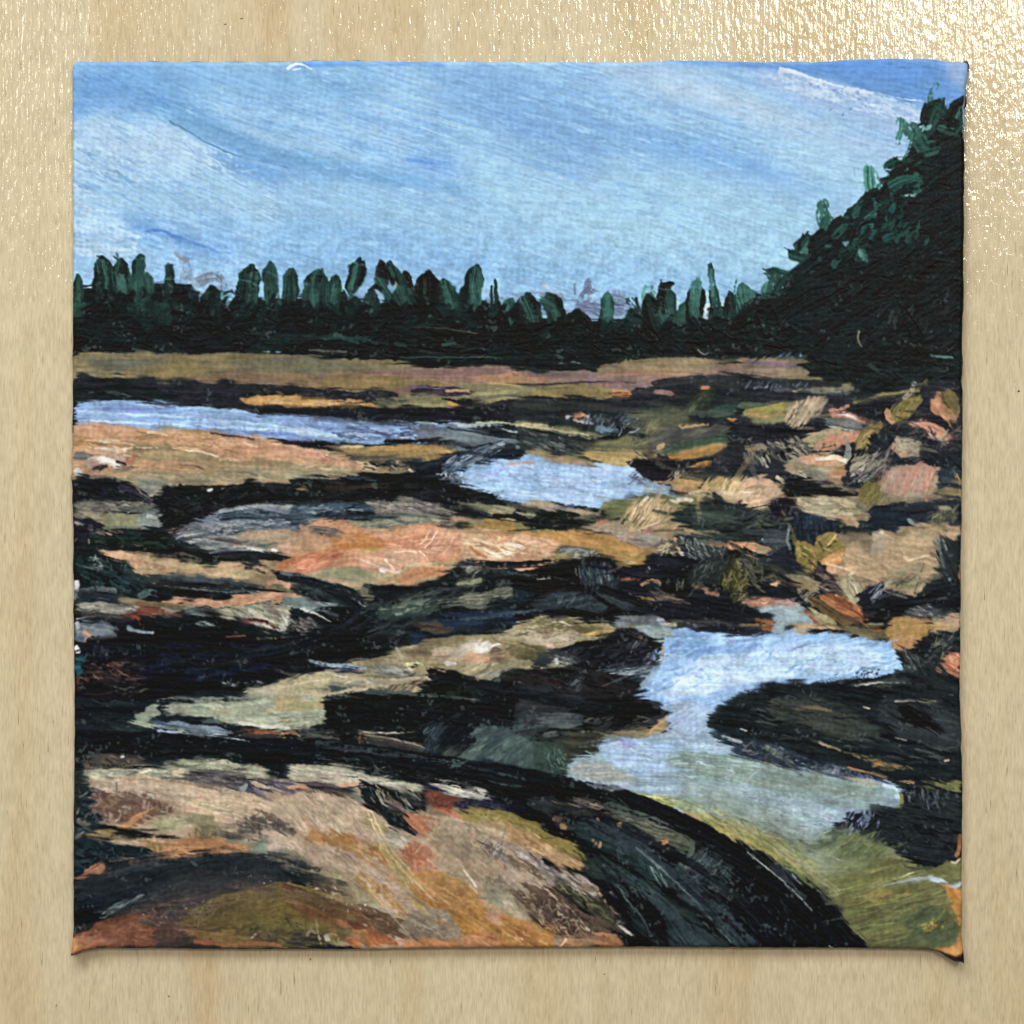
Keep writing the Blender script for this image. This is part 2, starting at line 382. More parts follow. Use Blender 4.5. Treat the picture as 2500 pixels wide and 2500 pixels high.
PAINT = """
@ 0 0 1
L painted_sky
f 8ab6e0/9cc4e6/a9cfea a18 r0 b2 140,110 2400,110 2400,1000 140,1000
@ 165 140 2.8986
f 7aa9dc/83b1df/8fbce4 b2 a25 ~14 0,0 120,0 110,20 60,40 30,45 12,60 4,75 -5,75
f 86b4de/94c2e6 b2 a20 ~12 60,5 250,10 240,40 130,30 90,50 60,30
f a5cdea/b4d8f0/98c4e6 b2 a24 ~10 5,60 22,45 60,58 90,60 140,95 200,120 330,150 330,165 190,150 120,130 60,130 5,130
f aac8e6/b6d4ee/a0c0e2 b2 a24 ~8 20,52 50,60 85,58 110,75 90,90 40,80 10,68
f 78a9d4/84b4dc b2 a22 ~6 86,55 66,40 95,30 140,62 200,82 300,100 380,120 300,112 200,98 150,82 110,68
f 7aaade/86b6e4 b2 a20 ~8 110,76 160,84 210,98 250,104 200,108 150,102
f 78a8da/84b2e0 b2 a22 ~7 45,130 75,138 110,150 150,160 130,168 90,160 60,150
f 8ab8e2/98c6ea b2 a16 ~14 190,130 300,140 400,165 480,180 560,182 560,195 200,190 150,175
f 9cc8ea/aad4ef b2 a18 ~12 180,100 260,112 330,122 420,140 500,160 540,178 450,180 300,150 200,130
f 7aa6dc/86b2e2 b2 a12 ~5 285,82 310,84 350,92 380,98 330,100 292,92
f a8d2ec/b2daef b2 a15 ~14 330,70 380,100 440,115 520,130 620,150 600,175 480,165 400,140 340,110
f 84b0e0/92bee6 b2 a16 ~12 300,10 380,12 460,50 560,88 640,120 700,140 620,130 520,112 420,90 340,50
f 7cacdf/88b6e4 b2 a18 ~7 470,62 520,70 580,85 650,105 700,118 600,105 520,90
f aed6ee/a6d0ea b2 a18 ~16 460,85 520,92 600,110 680,135 720,160 640,180 560,185 500,150 440,115
f a6c4e4/b2d0ea b2 a18 ~10 430,8 500,5 560,22 590,40 660,60 720,80 720,98 640,80 560,50 480,30
f b4d0e8/c0daee b2 a20 ~8 500,12 560,28 600,45 650,70 600,62 540,40 490,25
f aacfea/b0d6ee b2 a14 ~12 600,60 680,85 740,100 700,125 640,110 590,85
f a4c0e6/b0cdec b2 a16 ~6 575,5 600,8 680,28 730,45 740,75 690,62 620,40 580,22
f 6a9bd8/78a7de/6595d4 b2 a14 ~3 495,0 560,2 620,3 740,-2 760,10 758,42 725,42 700,36 660,24 610,12 570,9 520,5
S 500 2 18 86b2de|9cc6ea|a9d0ee|7fabd9|b4d6f0 b1.6 a26>18 j7 d.5 o.5 t.8 3,20 130,20 190,60 190,190 3,190
S 700 2 18 86b2de|9cc6ea|a9d0ee|b4daf2|8fbce4 b1.6 a18>15 j6 d.5 o.45 t.8 190,10 480,10 560,190 190,195
S 500 2 18 86b2de|9cc6ea|acd4f0|b4daf2|8fbce4 b1.6 a16>12 j6 d.5 o.45 t.8 440,10 560,20 740,80 700,160 600,190 480,190
S 120 3.4 7 8db6e0|a2cbec|b4d8f2 j30 d.3 o.35 ~.7 10,10 740,60 600,190 10,190
S 380 2.2 15 bcdcf2|c6e2f4|b0d2ee b2 a27 j3 d.5 o.7 6,60 24,48 60,60 100,62 130,90 100,110 40,110 6,100
S 220 1.6 12 cfe6f6|c2def2 b2 a16 j6 d.5 o.7 5,105 40,130 60,150 60,175 5,165
S 160 2 12 5f8fc8|6b9bd2|7aa6da a24 j8 d.6 o.4 8,15 80,20 90,45 60,50 40,40 10,52
S 60 1.3 16 6a92c0|7aa2cc a26 j4 d.4 o.5 10,80 60,85 60,110 10,115
S 70 1.2 16 7ea6d0|88b2d8 a26 j4 d.4 o.45 20,50 110,75 190,120 190,150 60,120
s 1.2>.6 2f6a8c/4580a0 o.8 86,54 100,62 118,72 135,80 155,86 185,93
s 16>8 6f9fc8/7aabd0 o.5 ~.8 96,50 120,60 150,72 185,84 230,96 280,106
s 9>4 6a98c4/74a4cc d.3 o.5 ~.8 92,54 110,64 140,76 175,88 200,93 260,106
f c6dff0/b8d6ee b2 a26 ~14 o.4 6,60 24,50 60,64 100,64 118,82 90,96 40,84 8,74
f c2dcf0/b4d4ee b2 a18 ~12 o.4 5,112 30,132 50,150 40,172 5,175
f 6e9fd6/7cacdf b2 a24 ~12 o.5 4,14 70,12 110,20 86,36 62,44 30,40 6,56
s 3>1.5 4a7ccc/5a8bd4 d.5 o.8 68,146 80,146 90,150 104,155 118,161
s 3>1 5a8ace d.5 o.7 85,148 95,154 130,165
s 5 5b8dd4/6c9cdc d.3 o.6 ~.8 286,86 300,88 318,92
f 5d92d6/6da0de o.8 ~2 h 190,4 240,4 320,4 316,7 250,6 200,9 188,8
s 2.4>1 d8f0fc/eefaff t3 186,9 192,5 197,6 205,10
s 1.6 e6f6ff t3 190,10 196,10
s 1.2>.8 d6ecfa/e6f4fc t2 d.3 600,9 612,12 640,22 668,27 700,34 726,38
S 170 2 9 d2e4f4|dcecf8|c4daf0 b2 a16 j6 d.45 o.6 592,12 620,16 668,28 715,40 740,58 700,52 620,32 590,20
s 4>2 dae8f6/cfe2f4 d.35 t2 655,27 672,29 678,31
s 2>1 dae8f6 t2 d.3 600,11 625,17 650,24 672,27
f 5f92d8/6f9fde o.7 ~3 605,6 640,3 700,4 730,14 700,20 650,12
f a8bcdc/9cb6de o.8 ~4 738,3 757,3 757,30 745,22
S 22 2 2 6f90cc|7a9ad4 j60 o.6 d.3 618,18 665,26 680,38 660,50 640,46
S 26 1.2 8 8098c8 a90 j20 o.3 d.3 560,40 700,80 700,150 560,140
@ 165 140 2.8986
S 90 1.6 20 c6def2|b8d6ee|88b0dc b2 a27 j4 d.5 o.55 t1.2 8,62 26,50 90,58 150,90 190,120 120,120 20,112
S 90 1.6 22 bcd8f0|8cb4e0|b0d2ee b2 a17 j4 d.5 o.5 t1.2 190,30 480,90 700,120 560,180 300,150 190,110

@ 165 900 2.8986
L painted_rocky_shore
f 1b2226/222a2d/171d22 a3 h r0 t1.4 -8,-5 380,-5 780,-5 780,520 -8,520
S 420 6 26 161c20|222a2e|1c2430|20302c|141a1e a2 j12 t1.6 o.9 0,10 770,10 770,500 0,500

@ 165 600 2.8986
f a08a6c/8c7a60/b09878 a3 r3 5,152 60,155 140,162 220,176 260,188 240,196 5,200
@ 165 1150 2.8986
f a0886a/8c7c64/b09474 a3 r3 190,50 230,44 330,40 370,46 420,60 440,80 380,86 330,96 270,104 240,96 190,86 165,80 140,70 160,58
f 9c8468/8c7a60 r3 25,68 70,66 110,84 170,84 190,95 160,112 100,112 60,88
f 847c64/988c70 r3 260,158 310,145 370,138 440,130 460,138 440,160 380,168 340,176 250,180 160,190 200,172
f 8c7c64/7c7260/98866a r3 570,0 740,0 740,60 700,90 700,110 650,100 640,80 590,30
f 84785c/988868 r3 500,26 560,8 600,10 600,30 540,54 470,60
@ 165 1760 2.8986
f 988670/8a7a64/a8927a a14 r3 15,50 110,50 200,55 300,60 380,90 430,130 440,190 240,190 200,150 120,110 20,110
f 8c8c68/7c8060 r3 570,120 600,110 740,115 740,190 620,190

# distant smudged hills
@ 165 600 2.8986
L painted_hill
s 8>12 7f8290/74808e/93a2b4 d.41 o.75 98,12 100,28 97,38
s 5>3 8a8f9c/6f6f76 d.51 o.75 92,7 98,12 102,22
s 9 6c6f78/8296a6/5d5a66 d.36 o.75 108,32 118,27 126,26 130,35
s 7 8aa6bc/a9c6da d.36 o.75 104,30 110,40 112,52
s 4 5a5d66/7b8290 d.46 o.75 119,24 128,27 131,40
f 9cc2cc/7fa8b0 d.64 o.75 106,30 113,32 112,48 108,55
@ 713 600 2.8986
s 5 8495ac/6c7488 d.56 o.75 40,36 48,38 58,34
s 4 7486a4/8b9fba d.61 o.75 55,30 62,24 63,30
s 3 8c9cb2/6c7684 d.56 o.75 160,38 172,40 190,43
s 10 8fa8c8/7e93ae d.56 o.75 150,44 170,46 192,50
s 3>1 70788c d.46 o.75 160,45 180,52 192,56
@ 1261 600 2.8986
f 8da2be/7c8ca6/a2b8d0 d.31 o.75 a8 0,40 10,40 20,37 38,42 45,48 70,50 90,48 105,55 105,66 60,66 40,62 0,50
s 3 5f6474/7b869a d.26 o.75 8,42 16,38 25,40 38,42 41,47
s 4>2 e6c8b4/c8b6b8 d.64 o.75 24,33 30,37 36,40
s 3 d5dbe4 d.36 o.75 22,32 34,38
s 9 5a5c6c/6d7488/7c8aa4 d.36 o.75 55,46 62,42 68,47
s 4 55586a/6d7488 d.31 o.75 58,38 60,32 61,36
s 2 6c7690 d.46 o.75 49,32 49,46
s 10 6c7690/8b9cb8 d.46 o.75 52,52 66,52
s 5 626a80 d.36 o.75 55,42 60,37 68,41
s 6 8898b0/6c7690 d.41 o.75 84,38 84,48
s 7 7a88a2/626c84/90a4bc d.41 o.75 83,46 92,48 102,52
s 7 6c7a90/8ea4ba d.41 o.75 84,56 94,58 104,60
S 30 1 12 55607a|6c7690 a12 j8 d.36 o.75 o.7 45,45 68,47 68,60 45,58
S 30 1 12 55607a|6c7690 a14 j8 d.36 o.75 o.7 82,38 95,42 105,55 84,60
@ 165 600 2.8986
# marsh field behind
L painted_marsh
f 7d7358/8a7c5c/6f6b5a a1 4,88 30,87 193,90 280,95 390,96 460,95 560,92 640,98 660,115 640,125 500,125 380,130 190,125 90,118 4,113
f 8c8060/7a745e/968658 a1 r2 80,92 140,92 193,95 240,98 230,104 150,104 90,112 60,104
f 5f6157/6e6a5a ~2 o.8 4,94 40,93 70,97 50,103 4,103
f 66655c/74705f ~2 o.7 140,97 193,98 240,100 240,106 170,106 145,103
f 8c7258/9a7c5c/7d6a58 a1 r2 100,112 135,109 193,110 260,108 330,108 380,106 380,116 260,120 150,119 110,117
f 8a7a52/9a8654 a0 ~2 o.8 190,116 260,110 290,108 320,113 300,120 220,120
s 3>2 a08456/8c7448 d.3 232,112 240,117 236,120
s 1.4>.8 3c3c40/59554f d.2 110,106 130,106 150,107 165,109
s 1.2 4a463f d.3 120,107 145,106
s 8 8a6c66/9a7a70/7c6668 d.1 255,110 290,108 320,107 390,106
s 3 ab7d68/b98c68 d.2 300,111 340,112 378,112 420,112
s 3>2 c39a68 d.3 280,110 300,112
s 5 8e6e6a/7f6468 d.2 272,130 278,124 286,120 292,116
s 5 8a7a58/9b8a60 d.1 330,116 390,122 430,121 470,124
s 1.4 2e2c3a d.1 293,118 306,119
s 2 c4a878 d.3 352,115 372,117 390,119
@ 1261 600 2.8986
f 8f7f63/7f7360/9a8866 a0 r2 60,98 100,98 140,94 193,93 200,100 193,106 150,109 80,106
f 8e7468/a08070/84706a a0 r2 0,106 60,104 110,107 160,104 193,103 193,110 150,113 110,120 60,116 0,112
f 8a7c54/9a8a58/7a7054 a1 r2 0,116 40,118 80,120 92,128 60,130 30,128 0,128
s 2 b98e68/a98268 d.2 70,110 110,107 150,110
s 3 7c6a72/8a747a d.1 60,113 85,119 115,117
s 1.4 3a3640 d.1 0,116 20,117 60,115 100,115
s 3 c09268/b08a60 d.3 0,112 10,114 20,113
s 1.6 4a4444 d.2 10,117 24,116
f 7b6c66/6f6262 o.9 0,103 60,104 80,107 50,109 0,110
@ 1809 600 2.8986
f 85746a/93806a/7d6e62 a1 r1 0,95 20,97 60,100 62,112 90,118 94,124 60,118 30,113 0,111
f 8b8062/9a8c6c r1 30,104 60,106 80,115 95,117 94,122 70,121 40,113
s 3 7a6672 d.1 5,98 30,100 52,101
# the tree line: each tuft one loaded brush mark
@ 165 600 2.8986
L painted_forest
f 151f20/1c2626/0f1718 a0 r2 t2 -6,36 10,35 30,33 60,34 90,33 100,38 110,52 118,42 130,52 140,46 150,42 165,44 175,50 182,44 193,42 215,42 232,46 245,44 255,52 262,48 285,44 300,42 330,44 350,48 362,54 375,58 380,58 420,62 440,64 470,62 500,60 540,52 560,45 590,40 590,93 500,94 450,99 446,102 420,105 400,106 380,104 350,104 300,100 260,98 220,95 193,92 100,90 30,89 4,91
%s 8 203832/2f544b/182a26 p t2 10,58 9,40 9,21
+s 5 284c43/3c675c d.4 10,60 8,42
%s 15 121c1c/1b2d28 t2 p 29,42 30,24 29,7
+s 9 26463d/386256/172a26 d.15 t2 30,38 30,26 28,15
%s 13 1c332e/2f554b/172a25 t2 p 46,42 45,28 44,9
+s 7 2f554b/3c675c d.3 46,38 45,28
+s 2>1 3f5a5c/2d4a4c d.2 43,15 41,11 39,9
+s 3>2 47636a/6f93a8 d.4 42,7 43,13
%s 11 192e29/274842/335b51 t2 p 59,44 59,26 62,5
+s 6 386256/274842 d.2 58,36 60,22 62,10
+s 3.5 325d51/244039 d.1 57,32 57,42 57,52
%s 8 224139/325d53 t2 p 69,42 68,32 67,20
%s 7>11 14211f/203631 t2 86,18 86,28 87,42
+s 4 223c35 d.3 85,28 87,36
%s 14 171f21/242c30/1e2e2b t2 p 101,62 102,46 101,31
+s 7 2a3a3d/1b2a2b d.2 104,42 105,54
%s 20 161f1e/212b2a/10191a t2 p 122,68 122,50 122,33
+s 9 293433/203832 d.2 118,42 119,56
%s 17 141e1c/1f3832/28453d b2 t2 p 150,56 152,36 156,14
+s 8 2c4e46/1c2f2a/386256 b2 d.2 t2 157,44 157,30 158,24
+s 3 1a2625 t2 152,22 157,20 160,21
%s 11 1d3530/386256/182a26 b2 t2 p 173,52 171,32 170,11
+s 5 3d6a5e/1d3530 b2 d.1 173,46 172,30 171,18
+s 3>1 416c62/8fb8c8 d.5 176,40 176,52
%s 11 182a26/2d5249/1c332e b2 t2 p 186,48 187,34 187,17
+s 4 386256/1d3530 b2 d.2 187,40 187,24
s 9 5f97a0/84b8c4 d.4 134,42 136,50
s 3>1 213834 t2 132,40 138,38 142,42
s 7 6fa8b0/9cc8d8 d.4 173,48 176,46
@ 713 600 2.8986
%s 7 1c332e/2d5249 b2 t2 p 2,46 2,34 0,16
%s 20 121918/1a2a27/224139 t2 p 20,56 20,38 22,19
+s 10 274b43/38675b/19332d b2 d.1 t2 18,50 19,36 22,24
+s 6 3d6d62/2b4e46 b2 d.1 18,50 19,38
%s 12 192d28/2d544c/1c332e b2 t2 p 35,54 35,40 37,23
+s 5 3d6a5e/274b43 b2 d.2 35,46 37,32
%s 12 152321/224139/182524 b2 t3 p 49,40 53,26 58,8
+s 5>3 38675b/274b43 b2 d.1 t2 50,36 51,28 55,16
+s 4 141c1b b2 t2 57,32 60,22 60,14
+s 3 2d5249 d.4 49,42 50,34
%s 9 141c1c/231f1f t3 p 77,36 76,26 75,10
+s 4 2f2523/1a1c1b t2 74,26 76,16
%s 9 111918/1b2a27 t3 p 90,36 85,24 81,11
+s 3 274b43 d.2 83,18 86,26
+s 3 224139 d.2 88,20 90,25
s 8 2e584d/19332d/427367 b2 d.1 t2 82,44 77,36 73,30
s 2 203631 t2 73,32 70,27
s 5 1b1f1f t3 66,38 70,34 74,36
%s 9 121a19/232020 t3 p 99,42 97,32 94,19
+s 5 274b43/182a26 b2 d.1 93,38 93,27
s 15 214139/325d53/172a25 b2 t2 p 97,54 92,42 88,32
s 4 cfdde0/8fb0ac d.3 t2 86,34 87,32
%s 18 141817/221f1e t3 p 112,48 114,34 115,20
+s 3 2a3029 d.2 112,40 112,28
+s 3 274b43 d.4 113,44 112,38
%s 13 19332d/2e584d/152321 b2 t2 p 137,56 131,40 126,26
+s 6 427367/274b43 b2 d.1 134,52 130,40 127,32
%s 15 152321/1c332e t2 p 148,52 150,40 157,14
+s 11 22463d/39685f/19332d b2 t2 p 154,54 154,38 156,15
+s 4 4d8074/2b4e46 b2 d.2 152,50 153,32
%s 3>7 1c332e/274b43 b2 t2 171,29 172,44 174,64
+s 2 203832 t2 168,34 168,50
%s 2>4 224139 163,46 163,56
%s 10 1e3b35/39685f b2 t2 p 183,66 183,54 186,42
+s 5 4d7c74/274b43 b2 d.1 181,64 183,52
%s 11 131a1a/1b2726 t2 p 53,60 53,50 53,40
+s 7 274b43/1b2b28 b2 d.2 50,52 58,48
%s 13 172a26/264640/1a2726 b2 t2 p 67,64 66,50 69,36
+s 6 2f544d/1c332e b2 d.2 64,60 66,46
%s 8 152321/203832 t2 43,54 42,42
%s 8 0f1515 t2 p 193,70 191,56 192,42
@ 1261 600 2.8986
%s 19 101716/1b2926 t3 p 12,72 10,56 9,38
+s 9 2f544d/1c332e/3c675c b2 d.1 t2 14,64 11,54 7,46
%s 14 152321/203832 t3 p 37,72 33,56 26,38
+s 9 224139/325d53 b2 d.1 t2 35,62 31,52 24,46
+s 3 0e1312 t3 38,66 39,56 33,46
%s 20 131b1a/1a2422 t3 p 50,78 50,64 50,52
%s 10 1f4139/326458 t2 p 76,66 76,54 77,37
+s 6 447f73/2c5951 d.2 t2 75,58 76,44
+s 3 203832 d.2 72,64 71,56
%s 7 203632/31544d d.3 104,60 100,52 96,46
+s 2 203330 102,56 101,44
+s 9 16201c/203832 t2 94,66 97,60 104,64
%s 9 305d54/528a7f d.35 111,46 112,36
+s 3 528a7f/7fc0bc d.3 106,46 108,36 112,34 116,40
%s 15 15201d/20332e t3 p 118,70 114,56 110,40
+s 6 274b43/1b2a27 b2 d.2 120,64 114,54
%s 14 1f1b1b/141e1c/224139 b2 t3 p 131,70 127,52 124,30
+s 7 141e1d/274b43 b2 t2 133,62 129,48 126,36
+s 7 1c1616 t3 122,42 123,34 128,33
s 9 274b43/39685f b2 d.3 127,66 124,54
%s 9 224139/2d5249 t2 p 140,70 141,56 145,44
%s 14 141e1c/1a1a1a t2 p 149,66 150,50 154,30
+s 9 316256/447f73/274b43 b2 t2 151,62 150,48 152,32
+s 5 5aa898/316256 b2 d.2 150,56 150,38
+s 3 151515 t3 154,62 157,54 158,44
%s 4>14 1f4139/2e584d/152321 b2 t2 d.05 163,17 166,40 171,66
+s 2 427367 b2 d.2 164,20 165,42
+s 3 2e584d d.5 159,18 162,22
s 3 e0ecf0/a8c8dc d.1 174,50 175,46
s 4 c8dce8 d.2 159,60 161,50
%s 11 15211f/224139 t2 p 183,76 182,56 179,36
+s 6 203832/38675b d.5 181,38 183,28
+s 8 274b43/203832 b2 d.3 181,72 182,58
%s 12 316458/447f73/274b43 b2 t2 p 192,60 191,44 189,30
@ 1809 600 2.8986
%s 15 316458/447f73/224139 b2 t2 p 8,58 4,44 1,30
+s 4 538e82 d.4 12,48 14,42
%s 14 22463d/39695e/19332d b2 t2 p d.1 26,56 24,42 24,28
+s 4 538e82/316458 d.4 20,38 22,32
%s 14 203832/305d53/19332d b2 t2 d.1 28,24 38,28 48,38
+s 8 3e7165/274b43 b2 d.2 36,42 44,38 54,34
+s 9 274b43/1b2b28 d.2 46,28 56,28 62,34
%s 11 22463d/316458 d.3 34,48 40,44
s 8>4 224139/3c675c d.2 50,24 58,24 62,30
@ 1809 140 2.8986
# right hand wood
l painted_forest
f 161e1f/1d2829/11191a a-30 r2.5 t2 50,182 58,162 70,150 82,140 100,120 118,118 126,100 140,80 150,60 160,50 178,45 192,44 196,62 197,260 186,285 160,285 140,276 100,280 60,258 50,250 0,252 0,215 30,198 45,190
%s 9 1c332e/2e584d/182a26 t2 49,160 56,154 63,156
+s 4 3e7165 b2 d.2 53,164 58,156
+s 3 0f1514 t2 49,162 50,154 52,150
%s 9 224139/305d53/182a26 t2 44,166 50,169 58,172
s 10 3e7165/2e584d/5aa898 b2 d.25 t1 71,143 73,134 69,124
+s 4 3d6d62 b2 d.4 67,140 66,130 70,126
%s 10 151d1c/1d2d29/203832 t2 68,152 76,146 86,150
+s 5 2d5249 b2 d.2 78,150 80,143
s 6 8cb8c8/2e584d d.3 88,156 95,150
%s 5>9 5aa898/39695e b2 d.12 p 118,124 114,106 108,90
+s 9 3e7469/2c5951/5aa898 b2 d.1 110,118 109,108 108,96
+s 4 325d53 b2 d.2 117,118 116,104
%s 9 121818/0d1212 t3 102,124 107,118 114,115
%s 11 325d53/22463d/4d8377 b2 d.1 t2 96,147 104,139 110,130
+s 8 3d6d62/274b43 b2 d.1 106,128 112,124 116,120
+s 5 bfe0dc/7fb8b0 d.4 t2 93,144 98,138
+s 4 3e7165 b2 110,142 109,134
s 3 0e1313 t3 86,142 94,137 104,128
%s 10 22463d/39695e b2 d.2 t2 96,152 100,162 103,170
+s 4 6fb8a8/3e7165 d.3 99,162 103,170
s 4 274b43 b2 d.3 97,168 95,176
%s 7 151d1c/1a2726 t3 126,90 130,88 134,90
+s 9 182a26/3d6a5e b2 d.3 134,97 140,92 148,88
+s 4 1c332e d.4 130,96 132,100
s 4 5aa898/2e584d b2 d.3 132,100 142,94
%s 14 203832/2d5249/151d1c b2 t2 124,106 136,104 150,106
+s 9 2f544d/3d6a5e d.4 128,112 140,112
+s 8 28534a/325d53 d.2 146,100 148,112
+s 4 4d8377 d.5 t2 128,110 132,115
s 2 0e1313 t3 123,106 130,101 140,97 152,96
s 2 8fc8c0/cfe0dc d.5 t2 138,116 148,116
%s 9 1c332e/26463e t2 152,74 154,66 160,60
+s 12 223c35/325d53 d.2 150,70 154,78 162,76
+s 7 427165/8fc4c0 b2 d.4 156,58 160,52
+s 8 38675b/224139 d.4 170,60 180,62 184,56
s 7 336156/5aa898 b2 d.45 t1 134,54 134,62 131,71
+s 9 336156/427367 b2 d.4 140,60 144,66 142,72
+s 7 274b43/427367 b2 d.4 146,58 150,64
s 4 305d53 b2 d.45 136,86 140,76
s 5 3d6d62 b2 d.65 158,40 160,32 164,22
s 4 3d6d62 b2 d.6 170,42 168,34 166,28
%s 10 151d1c/1b2d29 t3 156,52 158,44 166,40
+s 9 1c332e/2d5249 b2 d.1 t2 162,52 166,44 172,48
s 2 1b2a27 170,42 171,34
%s 11 151e1c/1b2a27 t3 177,50 181,42 187,38
+s 3 427367 b2 d.4 182,50 186,42
s 4 203832/3d6a5e b2 d.2 t2 182,62 186,56 184,50
# bare primed paint down the right edge
f 8fa6c4/a4b8d0 r.5 188,44 192,44 192,70 188,66 187,58
# dabs in the wood
S 260 5 9 12191a|192123|1d2829|0f1516|1b2826 t2.2 g1.5 a-35 j25 o.9 100,130 150,90 186,70 188,260 150,270 80,240 60,190
S 22 3 6 274b43|224139 t2 b2 d.4 a-60 j20 118,135 155,138 158,155 120,150
s 4>1 0b0f10 t4 126,120 150,122 158,122
s 4 5a6a64/1d2829 d.5 t2 122,130 124,136
s 6 223f39/38675b b2 d.5 74,160 80,164
@ 165 600 2.8986
S 90 6 8 131b1c|182022|10181a|17302b t2 g1.5 a-70 j30 o.95 6,40 60,40 95,38 130,46 190,46 190,58 6,58
S 80 6 8 131b1c|182022|10181a|17302b t2 g1.5 a-70 j30 o.95 190,50 380,52 380,64 190,62
S 60 6 8 131b1c|182022|10181a|17302b t2 g1.5 a-70 j30 o.95 380,66 560,62 590,48 600,70 380,74
S 420 5 9 131b1c|182022|1a2222|0f1617|182a26 t2.2 g1.5 a-10 j30 o.9 6,48 120,60 190,55 280,62 380,66 470,72 560,60 620,60 640,86 560,90 450,95 380,100 280,95 190,88 6,86
S 40 5 7 274b43|224139|182a26 b2 t2 d.35 a80 j30 o.8 50,45 95,50 95,64 55,60
S 18 5 7 274f44|224139 t2 d.4 j20 5,48 14,50 12,58 5,58
S 26 2 22 0b1010|2a3332|1c332e t3 a2 j4 o.8 60,68 190,72 280,78 400,85 440,96 300,94 150,86 60,84
S 14 3 10 224139|223d38 t2 d.3 a8 j10 185,73 220,76 260,78 290,85 240,80
s 1.2 4a504c/0b0e0e t3 205,59 230,62 260,64
s 1.6>1 090c0c t3 288,69 310,71 330,72 345,75
s 1 50503f/3a4440 t2 290,68 320,70 345,74
s 2 090c0c t3 200,89 240,90
s 1 5a5f55 t2 204,88 235,89
s 3 2d5249/224139 d.3 316,84 326,82
s 1 324a43 d.2 t2 280,94 340,94 378,95
f 171f20/1e2727 t2 394,98 440,97 448,101 445,106 430,105 415,103 400,103 405,107 390,106 384,103
s 1.2 8a9a9a/2e3a39 t2 d.4 414,99 425,98 435,100
f 1f2e28/293630 r1 t2 h 384,101 396,103 408,103 407,106 400,107 388,105
s 1 c8cfc4 t3 531,88 537,92 541,90
s 1.2 9a9a80 t3 666,72 665,78 669,85
@ 1809 600 2.8986
f 192322/222f2e/131a1a a3 r3 t2 52,96 90,94 130,100 185,100 186,122 160,118 140,120 120,124 100,130 94,126 94,115 80,116 60,108 52,103
S 50 4 12 1b2626|212e2d|141b1b t2 a8 j20 60,98 120,100 180,105 180,116 120,118 70,110
s 3 2c423e/1a2423 d.3 55,100 75,101
s 3 2b423d d.4 108,100 120,108
s 1.2 6a756a/3a4440 t2 d.3 138,95 150,96 180,101
s 2 090c0c t3 136,94 180,102
s 10 1d2a28/141c1c t2 96,130 98,118 110,112
s 2 344b45/7fb0a8 d.4 160,92 190,97
S 30 2 10 2f3836|3a423e a-50 j20 t2 d.4 120,60 180,30 180,90 140,90
s 2 07090a t4 130,48 140,55 152,76
s 2 07090a t4 138,62 142,74 152,90
s 3 32383a/15191a t3 162,86 170,87 178,80

@ 165 600 2.8986
l painted_marsh
f 7a7054/8a7c58/6a6654 a1 r1.5 4,93 40,90 190,92 220,96 200,106 110,108 95,114 60,113 20,112 4,108
f 968658/8a7a52 ~3 o.8 r2 78,96 110,96 112,106 95,113 70,110
f 5e6258/6a6e62 ~3 o.8 r2 14,95 45,94 70,98 60,104 20,104
f 6a6a5a/787860 ~2 o.7 r2 145,98 190,96 240,98 240,106 190,107 140,106
f 86705a/937a5c/7a675c a1 r1.5 97,114 120,109 193,109 240,108 290,109 290,116 240,120 193,120 150,118 110,117
f 9a8250/8a7650 ~2 o.8 195,116 230,110 270,110 300,116 280,121 230,122 200,120
f 886c66/947870 o.9 r1.5 262,108 300,105 350,104 378,107 378,112 330,113 290,112
f a87e66/bc9068 r1.5 o.9 335,111 378,109 400,110 400,114 378,115 345,114
s 3 8f6a68/7d6468 d.1 t1.6 272,130 278,124 286,121 293,118
s 4 7d7a5e/8c8862 d.1 330,117 350,119 378,120 400,121
s 3 8a8a68/9c9670 d.3 305,124 340,125 378,123
l painted_rocky_shore
f 1f262a/2b2c34/23242c a2 r2.5 5,109 20,110 40,111 90,115 130,116 193,121 240,123 275,123 275,130 255,131 190,126 158,127 142,130 150,134 193,136 193,140 150,139 110,135 70,131 30,133 5,133
f 1b2a24/1f2c26/161e1e a2 r1.5 5,118 30,116 60,118 90,124 90,131 40,130 20,132 5,134
S 60 3 18 151c20|232430|1b2628|2c2a34 a2 j4 o.8 t1.6 10,114 90,118 190,122 190,133 90,130 10,130
s 1 6a7a6c/3c4a44 t2 d.35 18,124 30,123 45,125 54,127
f 2c2438/221d30/2c2638 a3 r1 t1.6 287,122 300,119 320,119 335,121 345,124 330,127 310,127 290,126
s 1 8a7a9a/5a506a t2 290,119 310,120 330,121
s 2 7f8a9c/3c4450 d.4 200,124 240,125 270,126
s 2 c0a070 d.2 319,122 330,122 338,122
f 8f8a66/9d9670/858460 a3 r1.4 255,131 275,129 300,126 320,128 330,134 345,137 320,138 290,136 260,135
s 4>2 c09254/cf9c58 t1.5 d.1 322,133 330,135 337,136
s 4>1 8d8a66/a59a70 d.1 338,136 350,132 365,129 378,128
f 23242c/1b1d24 r1 t2 313,127 330,130 345,133 355,132 345,136 330,134 318,130
f d39a52/dca65e/c88f4c a2 r1.2 t1.8 141,129 152,130 160,126 193,127 200,129 215,128 225,131 232,133 240,129 252,131 262,134 255,136 225,136 193,136 170,134 148,134
S 16 2 9 d8b890|e0b070 t2 a1 j5 142,130 250,130 250,135 150,134
